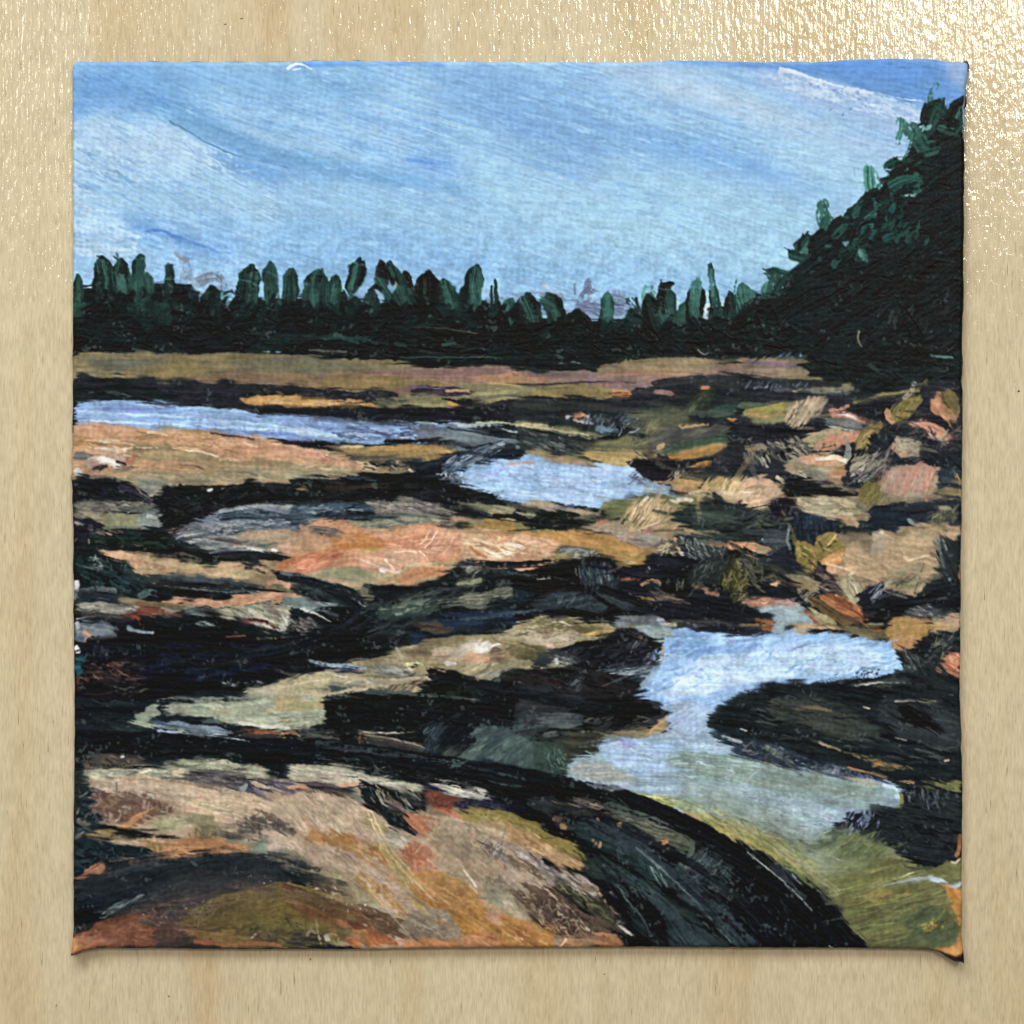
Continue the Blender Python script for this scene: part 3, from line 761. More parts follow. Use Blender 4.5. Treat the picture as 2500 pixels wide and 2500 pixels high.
f 1a1d22/20222a/181a20 a2 r2 t2 120,134 150,134 193,136 240,137 270,136 300,136 330,138 350,136 365,132 378,129 440,128 470,130 500,126 500,148 440,150 380,149 330,147 290,146 240,146 200,143 160,142 155,140 180,138 150,137
s 5 14171c/23262e d.1 t2 155,141 175,140 193,141 230,143
# long inlet of water
=f 8aaad2/a2bfe0/7c97c2/94b2da a3 b2 r1.5 8,133 30,131 60,131 90,133 130,136 160,139 155,142 193,144 240,147 280,149 320,150 345,154 330,162 300,165 250,167 220,165 193,164 150,160 110,157 60,155 30,151 10,150
+s 2 cfe2f4/b4cfee b2 d.2 10,140 60,142 110,146 160,150 193,154
+s 2 c4dcf4 b2 d.3 20,148 70,150 130,153 193,156 230,160
+s 4 7089bc/8aa4d0 b2 d.3 30,138 80,139 120,141
+s 3 6f8abf d.3 110,154 160,158 193,160
+s 2 aac8ea d.2 60,134 110,137 150,140
+s 3 5a6a94/6f86b4 d.45 200,152 240,155 290,158 330,160
+s 6 5f6d8c/93a6c8/3a4560 b2 d.35 230,158 270,160 310,163 330,163
+s 3 2a3040/7a88a4 b2 d.3 205,146 250,149 290,150 320,151
+S 60 1.5 14 26304a|3a4868|cfe0f4 a8 j10 d.4 o.8 225,150 320,154 335,163 240,164
+s 2 c8dcf0 b2 d.4 193,158 220,160 245,164
s 1.5 c8d4e4/6a7890 b2 t2 d.35 245,148 270,147 300,149 330,150
f 6f7a80/808a8e/5a656c a6 r2 o.95 300,152 330,154 360,160 378,162 378,176 350,178 320,170 300,166 290,160
s 2 2b3444/1d2530 d.1 t2 320,153 340,156 360,160 378,162
s 3 cfd8d4/a8b8bc b2 d.35 330,151 355,152 378,156
s 2 9aa87e/c8c8a0 b2 d.3 345,149 378,150 400,153
# tan shelf on the left
&f b9916e/c79c78/aa8866 a3 b1.4 r1.5 t1.5 5,150 15,149 60,153 100,156 140,160 170,164 193,168 215,174 240,182 260,189 250,193 220,196 5,198
+f c89876/d4a684/bc8c6c ~2 o.9 a2 8,150 50,153 60,160 30,162 8,160
+f cf9c7c/d6a888/c08e70 a5 ~1.5 r2 110,162 150,166 193,172 215,178 193,184 150,176 115,170
+f 9c8a66/8a7e62/a89470 a2 ~1.5 r2 50,165 90,168 120,174 130,178 190,182 193,190 150,184 100,182 50,180
+s 1.6 e8c8a8/f2dcc0 t2.5 d.2 25,165 50,166 60,170 75,170
+s 1.4 eed6b8 t2.5 96,171 105,173 115,174 127,178
+s 4 b8864c/a47a48 d.2 8,166 18,163 25,168
+s 5>3 e4ccb0/dcb898/f0e0cc t2.4 d.2 25,172 45,173 55,170
+S 40 2 12 e8ccb0|d9b190|b08660|8a7450 a4 j12 t2 d.2 o.9 10,152 100,158 190,172 190,185 40,180 10,170
+s 6>4 7c7a74/60605f d.2 8,177 18,178 28,182
+s 8 b09a90/c4ac9c d.1 20,183 30,180 45,182
+s 6 ddd0c4/f2e8dc t2.4 28,180 38,183 42,186
+s 4 c0785a/d0906c t2 51,182 55,179
+s 6>3 1c1d22/2a2a30 t2 23,191 27,187 33,186
+s 2 26282c t2 42,182 48,184 d.2
s 2 5a5650/2a2a2c d.35 t1.6 38,186 60,187 80,188
s 2 44423f d.4 95,186 104,185 112,188
s 1.4 2a2830/3a3440 t2 110,186 116,190
s 1.2 1c1e22/3a3a40 d.3 t2 120,158 145,161 170,165 193,168
f 1b1d22/26242c r1.2 t2 175,163 193,164 215,166 235,169 225,170 200,169 185,166
s 4>2 1f2226 d.15 t2 210,165 225,167 232,169
+s 2 e8c8a8 t2.5 193,182 200,183
+f c49a7a/d4aa86/b48c6c a12 r1.2 t1.6 193,168 205,170 217,173 220,176 230,176 240,182 255,189 240,190 193,190
+s 1 e0c09a t2 218,177 220,174 232,175
&f 8a7650/9a8052/74684c a3 r2 t1.4 205,170 240,170 270,169 300,168 322,170 325,174 318,180 290,182 260,181 240,180 225,174
+s 4 a88450/b09058 d.2 255,171 290,170 315,172 322,175
+s 2 c8b890 d.4 230,170 260,168
+s 4 6a6048/50504a d.3 240,179 280,180 300,180
S 50 1.6 8 d8c8a8|5a5040|c0b090|242830 a8 j20 t2 d.2 235,182 275,180 300,190 290,193 250,188
f 1d2530/2a3442/1a2028 a-6 r2 t1.6 285,183 310,178 335,172 345,168 325,166 300,166 270,165 265,163 300,162 330,164 345,170 370,166 378,170 378,184 340,190 300,193
s 4 14181e/1f252e t2.4 d.1 268,165 290,165 320,166 338,169
s 9>5 2e3c4c/6f8090/1c2632 b2 d.15 320,188 335,180 350,174 366,166
S 60 1 10 9aacb8|5a6c7a|cad4da a-28 j8 t2 d.3 315,180 340,172 368,164 366,172 330,190
# middle pool
@ 1261 600 2.8986
f 20282c/2a3032/363a36 a6 r2 t1.4 -5,128 50,129 90,130 120,115 160,110 193,109 240,112 280,118 285,128 240,130 200,132 170,140 150,150 110,150 70,148 0,148
f 272a30/1d2026/33323a a-2 r1.2 t1.6 92,124 100,119 115,119 118,126 115,133 100,136 88,132
s 6 272a2e/33363a a2 d.05 118,116 150,112 193,112
s 4 6a605c/4a484a d.3 116,122 130,125
s 4 8a6e68 d.1 118,123 131,125
&s 5>4 d8874c/c87a44 t2.5 83,124 90,123 95,124
+s 1 8a5030 t2 82,126 95,127
&s 3.5 d89468/cc8258 t2.5 157,119 162,119
&s 4>2 d8946a/c8805a t2.5 51,144 55,142 61,144
+s 1.2 5a3428 t2 51,145 60,146
s 2.4 dcd0c4/b0a8a0 t2 d.2 49,147 55,148 64,150
s 2 d0d0d0 t2 d.4 42,144 46,144
f 2a3628/3a4a34/20281f a-45 r1 t1.8 140,138 150,126 160,121 168,124 160,134 150,144 142,140
s 4 4a5c44/2c3a2c b2 d.2 143,140 150,130 160,124
S 26 1 7 6a7c60|4a5c44 a-45 j8 t2 d.3 143,138 158,124 162,130 148,142
f 5a5c48/4a5040/6a6a52 a0 r2 95,142 130,136 142,140 140,150 110,160 90,150
f 3a4a46/24322f/46584c a-15 r2 155,144 175,134 193,132 215,134 215,140 193,143 175,145
s 5 2c4a40/3f5c4c d.1 160,142 180,136 205,134
&f d8904e/c88244/e0a468 a12 r.8 t2 176,145 193,145 206,148 208,152 200,155 190,152 182,149
+s 1 3a2c20 t2 184,149 193,150 203,149
+s 4 c89478/d8a68a t2 d.1 185,152 193,154 201,154
f 7d7a58/8a8660/6a6c50 a6 r2 ~1 0,148 30,152 60,157 75,160 50,160 20,156 0,154
s 2 d0c8a0/b8b48c b2 d.2 0,152 20,153 35,156 60,160
s 3 c8c098 b2 d.45 0,149 15,150 30,153
f 23292c/31373a/1c2226 a14 r2 t1.4 0,155 25,156 50,162 70,165 95,162 110,165 90,172 60,178 30,176 10,172 0,170
S 50 1 8 6a7270|4a5454|8a8e84 a25 j10 t2 d.3 5,156 50,163 60,175 10,170
s 1.2 0f1214 t2.5 55,161 75,161 85,160
s 2 a8a88a d.3 t2 45,160 65,162 80,159
S 50 1.2 8 a8bcc8|6f8490|3a4850 a-50 j12 t2 d.35 55,142 85,142 110,150 100,158 60,152
s 6 4a6478/7c98a8 d.4 70,154 85,156 94,152
f 6a6c50/7c7a58/565c4a a-6 r2.4 ~1 65,166 90,160 110,164 120,170 105,175 80,176 60,174
f 55564e/44464a/6a6658 a-18 r2.4 ~1 105,165 125,152 150,152 190,150 193,160 160,165 120,176
S 90 1.2 9 2a2e2c|8a8462|5a5c4c a-40 j14 t2 d.3 95,148 125,146 120,165 98,168
f 3f5a44/4a6448/34503c a-18 r1.8 ~1 125,172 145,165 160,160 180,157 182,163 160,171 140,174 122,176
f b08a58/9c8456/c0985c a-18 r1.8 ~1 130,176 150,170 175,165 183,163 180,168 165,176 145,180 130,180
s 5 c08a44/b47f40 b2 d.1 t1.6 130,179 148,176 160,174 168,169
s 4 d0a878 d.3 140,152 155,150 160,150
s 4 cda86e/b89868 d.4 120,170 128,166
# pool
=f 9fc0e2/b4d0ee/8cb0d8 a6 b2 r1.5 0,181 15,172 20,176 40,180 60,184 78,190 88,186 96,182 97,190 100,197 108,199 100,208 85,217 70,220 40,216 10,213 0,214 -15,211 -35,200 -55,193 -38,186 -20,182
+f c2d6f2/b0ccee/cfe0f4 a8 b2 ~1.5 r2 20,188 60,190 100,198 90,212 40,214 0,206
+f 8fb4da/9cc0e4 ~1.5 -10,188 10,186 10,198 -10,198
+S 60 1.5 14 d4e4f6|9cbce0|c0d6f0|8eb0d6 a8 b2 j12 d.3 o.8 -20,190 60,186 100,196 95,210 30,212
s 4>2 d8a08c/c8988a d.15 -7,185 5,184 14,183
f 8c8468/9c8a68/76745a a12 r1.6 t1.5 2,174 20,174 40,178 52,176 70,183 78,186 76,190 60,184 40,181 22,179 10,178
f b0906a/a88c70/98a0a0 ~1 o.9 r2 a10 20,178 40,178 60,184 74,190 50,187 30,184
f b89c68/a89464/c8a868 a6 r1.4 55,174 75,173 98,172 100,176 92,184 86,190 78,191 74,184 65,180 56,176
s 3 3c3e30/5a5a44 d.2 t2 52,178 62,180 72,184
s 5 9a8a68/b0a078 d.3 t1.6 100,174 112,178 124,178
S 30 1 6 3a3a30|c8b888 a35 j12 t2 d.3 100,172 125,176 120,180 102,180
# dark rock at the pool
&f 1c1b26/23222e/14151c a2 r1.4 t2 96,184 102,180 112,179 122,179 130,180 140,181 146,186 144,196 135,197 125,200 108,196 100,193 96,190
+s 1 c8c8cc/5a5a66 t2.4 96,184 98,182
+S 26 1 8 4a4c5c|2c2c3a|8a8c9c a-40 j14 t2.4 d.3 100,184 140,184 140,196 105,196
s 2 cfd4dc/5a6070 d.3 t2 100,192 105,196
&f b8803c/8a5c2c/cc924c a-18 r.8 t2 144,186 155,183 163,181 164,184 158,189 150,190
+s 2 6a4420/3a2c20 t2 150,188 158,189 163,184
f 22262a/31343a/2b3030 a-20 r2 t1.6 165,182 172,172 182,166 193,163 205,168 215,178 215,193 190,196 165,196
S 50 1 8 6a6c68|8a8a84|3a3e40 a60 j20 t2 d.35 168,170 193,166 210,180 205,193 170,192
# right hand boulders, upper row
@ 1809 600 2.8986
f 22252c/2c3038/1b1e24 a5 r2 t1.5 0,110 30,113 60,117 90,121 96,126 120,126 150,120 186,118 186,193 0,193 0,130
S 30 1.4 7 9aa0a8|6f7680|4a505a a-50 j10 t2 d.35 5,113 60,117 55,122 5,118
s 5 3f444a/565b5c d.3 30,121 60,122 90,124
s 4 7a7a70/8c8874 d.3 60,121 80,122 94,120
&f 8c8864/9a9070 a0 r.8 86,117 92,115 94,117 94,121 88,121
&f 95906a/7f8060/a8a07a a-5 r1.8 ~.6 20,134 30,129 42,131 60,127 70,130 65,138 50,146 30,150 12,149 5,144 5,139
+s 6 5c6a50/3f5244 d.1 0,134 15,135 30,137
+s 5 a8984e/96904e d.1 5,140 20,138 35,135
+s 4 b88e58/c8a070 d.2 8,142 20,143 35,141
&f a89c80/b8a488/9a9278 a-30 r1.8 t1.6 45,134 55,129 68,129 72,133 66,140 55,146 44,152 36,148 38,142
+S 90 1 9 d4c0a0|c8b494|5a564c|e0b898 a-55 j8 t2.2 d.2 42,132 70,128 74,134 52,152 36,148
s 3 c89078/d8a088 t2 d.2 76,139 84,137 90,135
f 1b1d24/22232b a-2 r1 t2 91,137 100,134 115,130 128,130 124,136 115,143 98,144 91,142
s 1 8a8460/6a6c50 t2.2 100,134 115,128 130,127
s 2 74704c/8a8458 d.15 t2 95,132 110,128 120,125 150,122
&f c88e74/d8a184/b98068 a12 r1 t1.8 76,141 86,137 92,141 98,144 104,148 100,152 90,150 80,145
+s 2>1 f2ece0/ffffff t3 83,141 90,143 97,146
+f 6c7470/7c827a/5a6464 a8 r1 70,145 85,144 100,150 102,154 88,153 75,150
+s 1.4 d8d8c8 t2.4 d.2 75,152 85,154 100,156
&f 9c9470/a89c78/b0a080 a-12 r1.4 t1.6 52,164 60,158 72,154 85,155 95,158 104,156 100,164 92,165 82,172 70,172 58,170
+f cc9478/c08a70/d8a488 a-20 r1.2 t1.8 62,168 75,160 90,157 104,155 108,156 98,164 88,166 80,172 68,173
+s 1 4a4038 t2 55,171 70,170 80,168
+S 20 1.2 4 c8a890|6a6050 a70 j14 t2 60,168 82,164 80,171 62,172
&f 867a4e/74703e/968450 a-60 r1.4 t1.6 104,158 110,150 118,148 120,152 112,160 108,170 100,172 96,168 98,162
+S 30 1 8 b09a60|5a5634 a-60 j10 t2 d.2 98,168 112,150 118,150 106,170
+s 2 c89a70 t2 105,159 110,156
s 7>2 7f857e/8d918a t1.6 89,178 90,170 88,160
&f 867c50/74703e/9a8a58 a-50 r1.4 t1.6 128,134 138,128 148,128 150,135 145,140 138,146 130,148 125,142
+s 5 c08e6c/cc9c78 t1.8 124,140 125,145 128,148
+s 3 a86e3c/b07c30 t1.8 130,142 140,142
+S 30 1 7 9a8c5c|5c5836 a-60 j12 t2 d.2 128,140 140,128 149,132 134,147
s 4 8a8070/b0a490 b2 d.3 t2 138,128 144,122 146,116
&f 7a6c44/6a6040/8a7a50 a50 r1 t1.8 168,122 175,121 182,127 184,135 180,145 174,148 168,142 163,132
+f c98e66/b97f5c/d8a078 a55 r1 t1.8 160,130 165,123 168,124 168,134 174,142 183,145 180,149 172,147 163,141 160,136
+s 1.4 2a2820 t2.4 169,124 171,131 176,137
+s 1.2 a09468 t2 183,136 182,143
&f d2977a/c98c72/dca88c a25 r1.2 t2 142,149 148,146 160,148 170,153 176,160 174,166 168,164 162,158 152,154 144,153
+S 24 1.2 6 5a4a44|f0c8ac|3a3638 a70 j10 t2.4 142,153 160,156 172,166 158,160
+s 3 b8a898/c8b4a0 d.3 t2 165,160 170,165 172,163
&f a29c84/b0a68c/949078 a20 r1.2 t2 127,165 135,161 145,160 152,164 151,172 148,179 138,177 130,174 128,169
+s 4 c89a80/d4a88c t2 130,170 135,176 140,174
+S 26 1.4 6 c8bca0|7a7866 a20 j20 t2 130,163 150,165 148,176 132,174
s 2 5a5c50/8a8a78 b2 d.3 t2 171,165 168,175 166,184
S 60 1 8 4a4a48|6a6660|8a7a6c a-20 j25 t2 d.3 120,150 186,150 186,190 150,190
f 1d232c/232c36/181c22 a40 r1.4 t1.6 108,160 126,158 128,172 135,180 150,182 170,172 186,176 186,193 140,193 130,183 110,178
@ 1809 600 2.8986
&f 9c8f70/a89a7c/b4a488 a-5 r1.6 t1.6 35,184 50,178 65,175 82,177 90,182 88,190 80,194 60,196 45,193 38,190
+f c89a7c/d4a686 a-5 r1.2 48,180 60,176 75,178 84,183 70,186 55,184
+s 4 dcc4a4/f0dcc4 t2.4 d.15 65,180 78,178 88,181
+f c8924e/d09a58/b88448 r1 t1.8 75,190 85,185 90,184 86,192 80,196 74,195
S 80 1 9 a8a088|c8bca4|6a685c a-40 j12 t2.2 d.25 92,178 120,172 122,188 95,192
S 80 1 9 a8a088|b0a48c|6a685c|8a8470 a35 j18 t2.2 d.25 15,170 50,160 60,176 40,184 25,176
s 4 a89458/8a7c50 d.2 t1.8 5,170 14,171
S 40 1 8 c8c4b4|8a8878|5a5850 a60 j10 t2.2 d.3 2,174 25,178 24,186 4,182
S 20 2 6 8c8070|a09480 a10 j20 t2 5,160 20,168 15,172
f 191b22/22242c r1.4 t2 20,152 35,150 48,154 44,162 35,166 22,164

@ 165 1150 2.8986
l painted_rocky_shore
# left column ledges
&f a39474/8f866c/b0a080 a3 r2 t1.4 18,0 60,0 120,-2 193,-4 240,-2 280,0 270,4 240,6 215,6 193,8 170,8 150,9 140,12 120,12 100,11 80,9 55,9 45,7 30,3
+S 30 2 12 c4b494|8a8068|6f6a58|b89c80 a3 j6 t1.6 d.2 40,0 190,0 190,8 60,9
+s 4 b88c74/c89c84 d.1 18,2 25,1
+f c0b4a4/8c8c7c a10 r1.4 50,8 60,12 66,20 76,22 88,14 84,10 70,9
+f 8c8e80/7a8074/a0a090 a12 r1.6 55,9 85,10 92,15 80,19 70,20 62,15
s 6>3 e4e0dc/c8ccd0 t2.4 d.1 8,0 11,3 11,8
f 15171c/1c1c22/101418 a14 r2 t2 4,4 12,6 22,5 32,4 40,5 46,10 56,13 62,17 70,21 78,26 70,27 55,24 40,22 20,24 10,26 5,22
S 50 2 10 22242a|0f1216|2a2838|1c2a24 a20 j14 t2 6,8 40,7 70,22 50,24 8,24
s 3 6a655c/8c8474 b2 d.5 t2 20,5 35,5 45,10
s 4 2a2438/38344c d.3 t2 45,13 55,17 65,23 75,27
s 1 a89888/8c8070 t2 d.2 58,15 66,21 77,26
s 1 c8b89c t2.4 51,35 60,28 68,22 77,15
s .9 b8a890 t2.4 86,11 88,13 91,16
&f 77766a/8c887a/5c5e58 a4 r1.8 t1.6 5,28 10,25 22,24 35,25 45,26 60,27 78,28 82,32 74,34 50,33 30,34 12,34 4,32
+S 40 1.6 10 a09a88|4a4a44|2c302e|8c8472 a3 j6 t2 d.2 6,25 70,27 78,31 40,33 6,32
+f b4a488/c0ac90/a09a7c a2 r1.4 t1.5 4,35 14,34 30,36 34,41 30,46 20,40 10,42 5,41
+f 8a8a68/9a9878/788068 a1 r1.4 t1.5 28,36 50,35 64,38 60,46 48,48 36,50 32,46
+f 76807a/8c948c a-15 r1.4 t1.6 58,38 66,34 76,36 80,40 80,45 72,45 68,48 58,47
+s 4>2 a4aaa2/8c948c t2 d.2 68,38 76,40 80,43
f 101216/181a1e/0c0f12 a-4 r2 t2.2 70,18 82,16 88,11 105,12 120,15 140,12 150,9 160,9 170,13 177,18 182,19 193,20 193,30 175,30 160,32 140,34 124,40 110,42 100,46 88,48 80,46 76,38 82,32 78,28 74,24
S 60 3 9 1c1f24|0b0e11|24262c|16201e a-6 j25 t2.4 85,14 165,12 180,26 120,36 90,44
s 3 1c1d24/2e2c30 t2.4 150,10 165,12 176,18
s 2 f4f4f2 t3 118,16 121,16
f 1b1c28/242634/15171c a8 r2 t2 4,41 14,42 18,39 24,40 32,46 32,50 22,49 20,56 18,58 8,60 4,56
S 8 1.6 3 e8e0d4|c8c0b4 t2.4 j40 d.2 5,42 14,44 15,48 8,49
S 16 1 7 8a7868|c4a088|4a4448 a20 j10 t2 d.2 20,49 46,50 46,53 22,53
f 22262e/1b1e28 a5 r1.6 t2 48,50 60,48 72,46 80,50 85,54 70,54 52,54
f 13201a/1b2c22/10181a a8 r2.2 t2 20,55 30,53 48,53 60,52 75,52 85,56 92,60 100,65 92,70 80,72 66,70 62,66 56,64 40,63 20,64
S 50 2.5 9 1f3226|0e1614|24403a|2a3830 a14 j18 t2 22,54 80,54 95,64 80,70 25,63
s 1 a88c78/c8a890 t2 d.2 18,58 18,63
f 1b2226/252c2c/141a1a a6 r2.4 t2 64,66 90,62 110,64 135,66 150,66 160,68 180,70 193,71 193,74 178,76 160,77 140,76 125,78 124,81 117,82 116,78 108,79 104,81 105,77 94,76 86,75 80,76 70,72
f 606874/7e8894/3a4048 a10 b2 r2.4 t1.8 85,50 100,47 112,42 122,37 130,33 145,32 160,30 193,30 193,50 180,52 160,52 140,50 115,56 95,58
S 60 1.3 12 2c2e44|a8a8a8|3c4458|c0bcae a-18 j10 t2.2 d.15 92,52 120,44 150,44 140,50 100,60
S 40 1.2 10 c8c4b8|8a949a|4a5460 a-5 j10 t2.2 d.2 130,42 190,42 190,48 140,50
s 8 263440/4c5c68/1c2830 b2 d.15 t1.8 130,38 150,36 170,38 193,38
s 3 8f9698/b0b4b0 b2 d.2 128,34 150,31 170,30 193,31
s 4 8a6a54/a88468/2c2a30 b2 d.3 86,51 100,48 110,47
f 8a8e88/a0a498/6c7474 a4 b1.5 r2 95,58 115,56 140,53 160,52 193,51 193,62 180,64 160,64 140,66 120,64 105,64
S 60 1.4 10 3a4048|b4b0a0|5a6268|c8c4b4 a4 j8 t2 d.2 98,58 140,54 180,54 170,62 110,64
s 2 23243a/343850 t2 d.1 124,58 140,58
&f b09a7c/a49a80/c0a488 a3 r1.6 t1.6 140,54 165,51 193,51 193,70 180,68 165,66 150,62 142,60
+f c49c80/cca890 a4 ~1 175,62 193,60 193,70 182,69
+s 3 7a8078/5c6660 d.3 155,62 165,63 175,62
s 3>2 f0e8dc/dcd8d0 t2.6 d.1 150,63 156,66 163,67
s 2 f4f0e8 t2.6 172,66 176,67
s 5>3 1e2024/34343c t2 d.1 130,70 150,69 165,70 193,74
s 2 707884/a0a4a8 b2 d.2 t2 120,69 140,66 155,67
# pale slab
&f b39a76/a8926e/c0a684 a3 r1.6 t1.5 20,66 32,64 45,65 56,64 62,67 66,71 76,75 80,77 92,76 98,79 104,76 108,81 116,82 124,82 126,76 140,77 150,78 152,84 158,82 170,83 168,88 160,90 150,92 140,91 120,89 100,88 80,87 60,87 56,83 45,78 40,77 30,73 24,70
+f c8a07c/cca886/b88e70 a2 ~1 r2 30,66 50,66 62,72 70,78 50,80 34,72
+f c4a07e/d0ac8a ~1 128,76 148,77 150,84 160,80 168,82 160,86 130,84
+S 24 1.4 12 d8bc98|8a7a60|c09474|a8744c a3 j6 t1.8 d.2 40,68 70,78 110,84 150,86 90,87
+f 948c6c/a09676 a6 r1.4 136,86 150,84 160,88 158,92 148,91 140,89
s 3>2 1c1e22/2a2c2e t2 d.1 150,82 158,83 166,86
f c8865c/d87c3c/c8946c a-30 r1.6 t1.6 174,80 182,75 193,74 200,78 193,86 182,85 175,83
f c8906c/c49a78/d4a484 a-14 r1.8 t1.5 60,118 80,110 90,105 110,106 126,108 150,104 168,100 172,96 168,92 180,86 193,88 193,105 180,110 160,114 140,115 120,114 100,112
S 40 1.8 12 d8ac8c|b88060|c8a080 a-12 j8 t1.8 d.2 84,107 130,110 185,95 190,104 150,113 110,112
# dark spit
f 14201e/1c2a2a/101618 a14 r2.2 t2 6,66 14,66 22,70 27,72 34,76 46,79 54,83 60,87 70,90 76,95 85,104 80,110 66,110 50,106 45,102 40,98 25,98 15,97 8,96 5,80
S 70 3 8 24383a|0e1616|1c3038|2c4444 a25 j20 t2.2 8,70 40,80 70,95 70,106 20,95 8,90
S 14 1 4 e8ecec|a8b4b4 t2.6 j60 16,70 42,78 34,88 26,86
f 3f4a4e/2c363a/4e5a5e a5 b1.4 r2 t1.8 62,87 85,87 110,89 130,91 145,93 158,96 165,100 160,102 140,101 110,99 85,97 75,93
f 14181c/20262a/0e1114 a5 r2 t2 75,94 100,98 125,99 150,102 152,104 135,104 125,110 110,110 100,109 94,106 86,106 78,109 66,109 50,107 60,100
s 1 7a8488/a0a8aa b2 t2 d.2 80,94 110,97 140,101
s 1 6c7478 t2 d.3 100,99 130,102 150,102
S 14 1 5 b8b4ac|7c7c78 t2 j20 d.2 155,98 168,98 168,102 156,103
s 5 4c6060/6a7c78 t2 d.15 62,105 70,102 77,104
f 243038/1c2830/304048 a-2 r2 t1.6 9,102 20,101 40,103 60,107 66,110 40,112 20,110 9,110
s 4 6a6c66/50585a d.15 t1.6 12,101 25,99 40,101
S 8 1 4 e8e4e0|ffffff t2.6 j40 6,96 10,98 9,106 5,106
s 5>4 d8dcdc/f4f4f0 t2.6 8,94 7,102 6,107
&f 8c887c/a09c8e/74726a a4 b1.4 r2 t1.6 8,112 25,111 45,113 60,115 80,118 95,116 100,120 90,124 70,120 50,121 30,121 10,120 6,116
+S 40 1.4 10 b4b0a0|5a5a58|c8c4b4 a4 j6 t2 d.2 8,112 70,115 70,120 8,120
+s 1.4 2c3034/8c9090 b2 d.3 t2 12,122 30,120 42,124
+s 1.4 3a3e42/a0a0a0 b2 d.3 t2 8,125 25,122 38,126
s 5 6c5c48/86785c d.2 t1.6 45,109 70,112 90,114 105,117
s 5>3 6a3c30/844c38 d.2 t1.6 62,118 80,119 95,122
s 4 4c2e2c/7c4434 b2 d.3 48,122 60,121 72,123
s 3 c4744c/a8603c d.3 t1.8 55,128 62,130
f 74807c/8c9890/606c6c a10 r2 96,114 110,117 125,121 135,124 130,128 115,126 105,122
f 151c1c/1b2624/101416 a8 r2.2 t2 70,124 90,125 105,122 115,121 125,122 140,128 152,133 150,140 110,140 80,136 72,130
S 14 1 6 8ca09c|c8d0cc a10 j20 t2 d.3 108,126 122,128 122,132 112,131
&f a8a488/b4b098/8c8a74 a12 b1.4 r2 t1.6 115,116 140,115 160,115 175,112 190,112 193,120 193,132 185,130 175,128 170,134 160,130 155,124 145,124 135,122 125,119
+S 90 1 11 c8c8b8|5c5c58|8a8474|dcdccc a35 j10 t2.2 d.1 135,120 170,118 193,126 193,138 170,134 150,126
s 5 3c2024/50282c d.35 t2 148,126 165,127 175,131
s 3 3c4c48/8c9c8c b2 d.3 150,114 170,110 188,108
# lower left dark field
f 12151b/191b24/0f1314 a3 r2 t1.8 34,126 60,127 80,132 120,133 150,138 170,139 193,139 215,138 215,175 193,176 170,182 150,183 140,186 130,182 90,190 60,193 5,193 5,172 14,160 14,146 30,140
&f 6c7478/8c9090/54606a a5 r2 t1.6 7,128 20,127 32,129 38,134 34,140 20,140 12,146 7,140
+s 3 b48468/c89878 t2 d.15 15,135 19,139 16,143
+s 3 e0e4e8/a8b0b8 t2.4 8,128 9,132
+s 3.5 e8eaec/ffffff t3 7,149 9,152
+s 2 5c6880/707c90 d.2 24,139 34,138
s 4 5c1c1c/8c4034 d.4 t2 50,121 60,123 64,131
s 4>2 7c9098/a8b4b4 t1.8 d.1 52,132 60,135 72,136
s 1.2 a8644c/7c4434 t2 d.2 24,141 35,146 46,151
S 50 2 16 1c2038|141a2c|24202c|161c20 a3 j8 t1.8 30,145 190,145 190,170 30,185
S 24 4 16 16223c|1a2a44 a3 j8 t1.6 o.7 60,150 170,140 190,160 60,190
S 50 1 10 7c5040|5a3c38|8c6450 a8 j12 t2 d.35 12,160 60,158 62,176 12,178
S 14 1 10 2c3440|4a5058 a90 j5 t1.6 d.35 22,142 34,148 34,158 22,158
f 1f4c58/2c6470 r1 5,156 12,158 11,170 6,174
s 3 6c3830/4c2c2c d.2 8,174 9,184
S 24 1 8 5c5c48|3a4438 a10 j20 t2 d.35 35,180 70,185 70,192 35,190
S 10 1 3 d8dce0 t2.4 j60 130,178 165,176 165,180 134,182
s 1.4 b4744c/7c4838 t2 d.2 134,139 150,139
s 1.6 5c5c40/706c48 t1.8 d.3 160,141 180,141 193,139
&f b8ae94/a8a490/c4b494 a-10 r1.6 t1.6 143,184 160,181 178,179 184,175 193,173 200,176 215,175 215,193 165,193 155,189
# second column
@ 713 1150 2.8986
f b0ac98/a8a080/7c7c70 r1.6 t1.5 a2 -10,3 20,2 45,4 42,6 10,7 -5,8
f 12161a/1b1f20/0f1214 a4 r2.2 t2 0,7 30,6 45,5 70,1 100,1 120,6 140,10 150,14 170,18 185,25 193,28 193,36 185,34 178,28 160,26 140,25 110,22 80,22 50,26 20,27 0,29
S 80 2.5 14 1c2420|0c1012|24282a|2a2c28 a6 j8 t2.2 5,9 70,4 120,12 175,22 150,25 90,20 10,24
f 7c6c4c/92805c r1.6 t1.6 a2 0,14 12,14 18,17 10,18 0,18
s 3 23303c/3c4a58 t2 d.2 44,5 55,5 70,7
s 4 2c2420/3a3028 t2 d.2 30,15 60,13 80,12
S 24 1 4 d8dce0|a8b4c0 t2.4 j60 120,2 150,2 150,8 130,6
f 3c4a54/55646e/28343c a-2 b1.6 r2.2 t1.8 0,30 20,27 45,25 60,25 80,25 90,30 88,36 75,40 50,41 30,39 10,44 0,50
S 80 1.2 10 8c9ca4|1c2830|b0b4b4|2c4048 a-8 j14 t2 d.15 0,30 60,26 80,30 60,38 10,46
f 141c24/1e2830 r1.8 t2 24,38 45,36 70,36 84,35 80,38 60,41 35,40
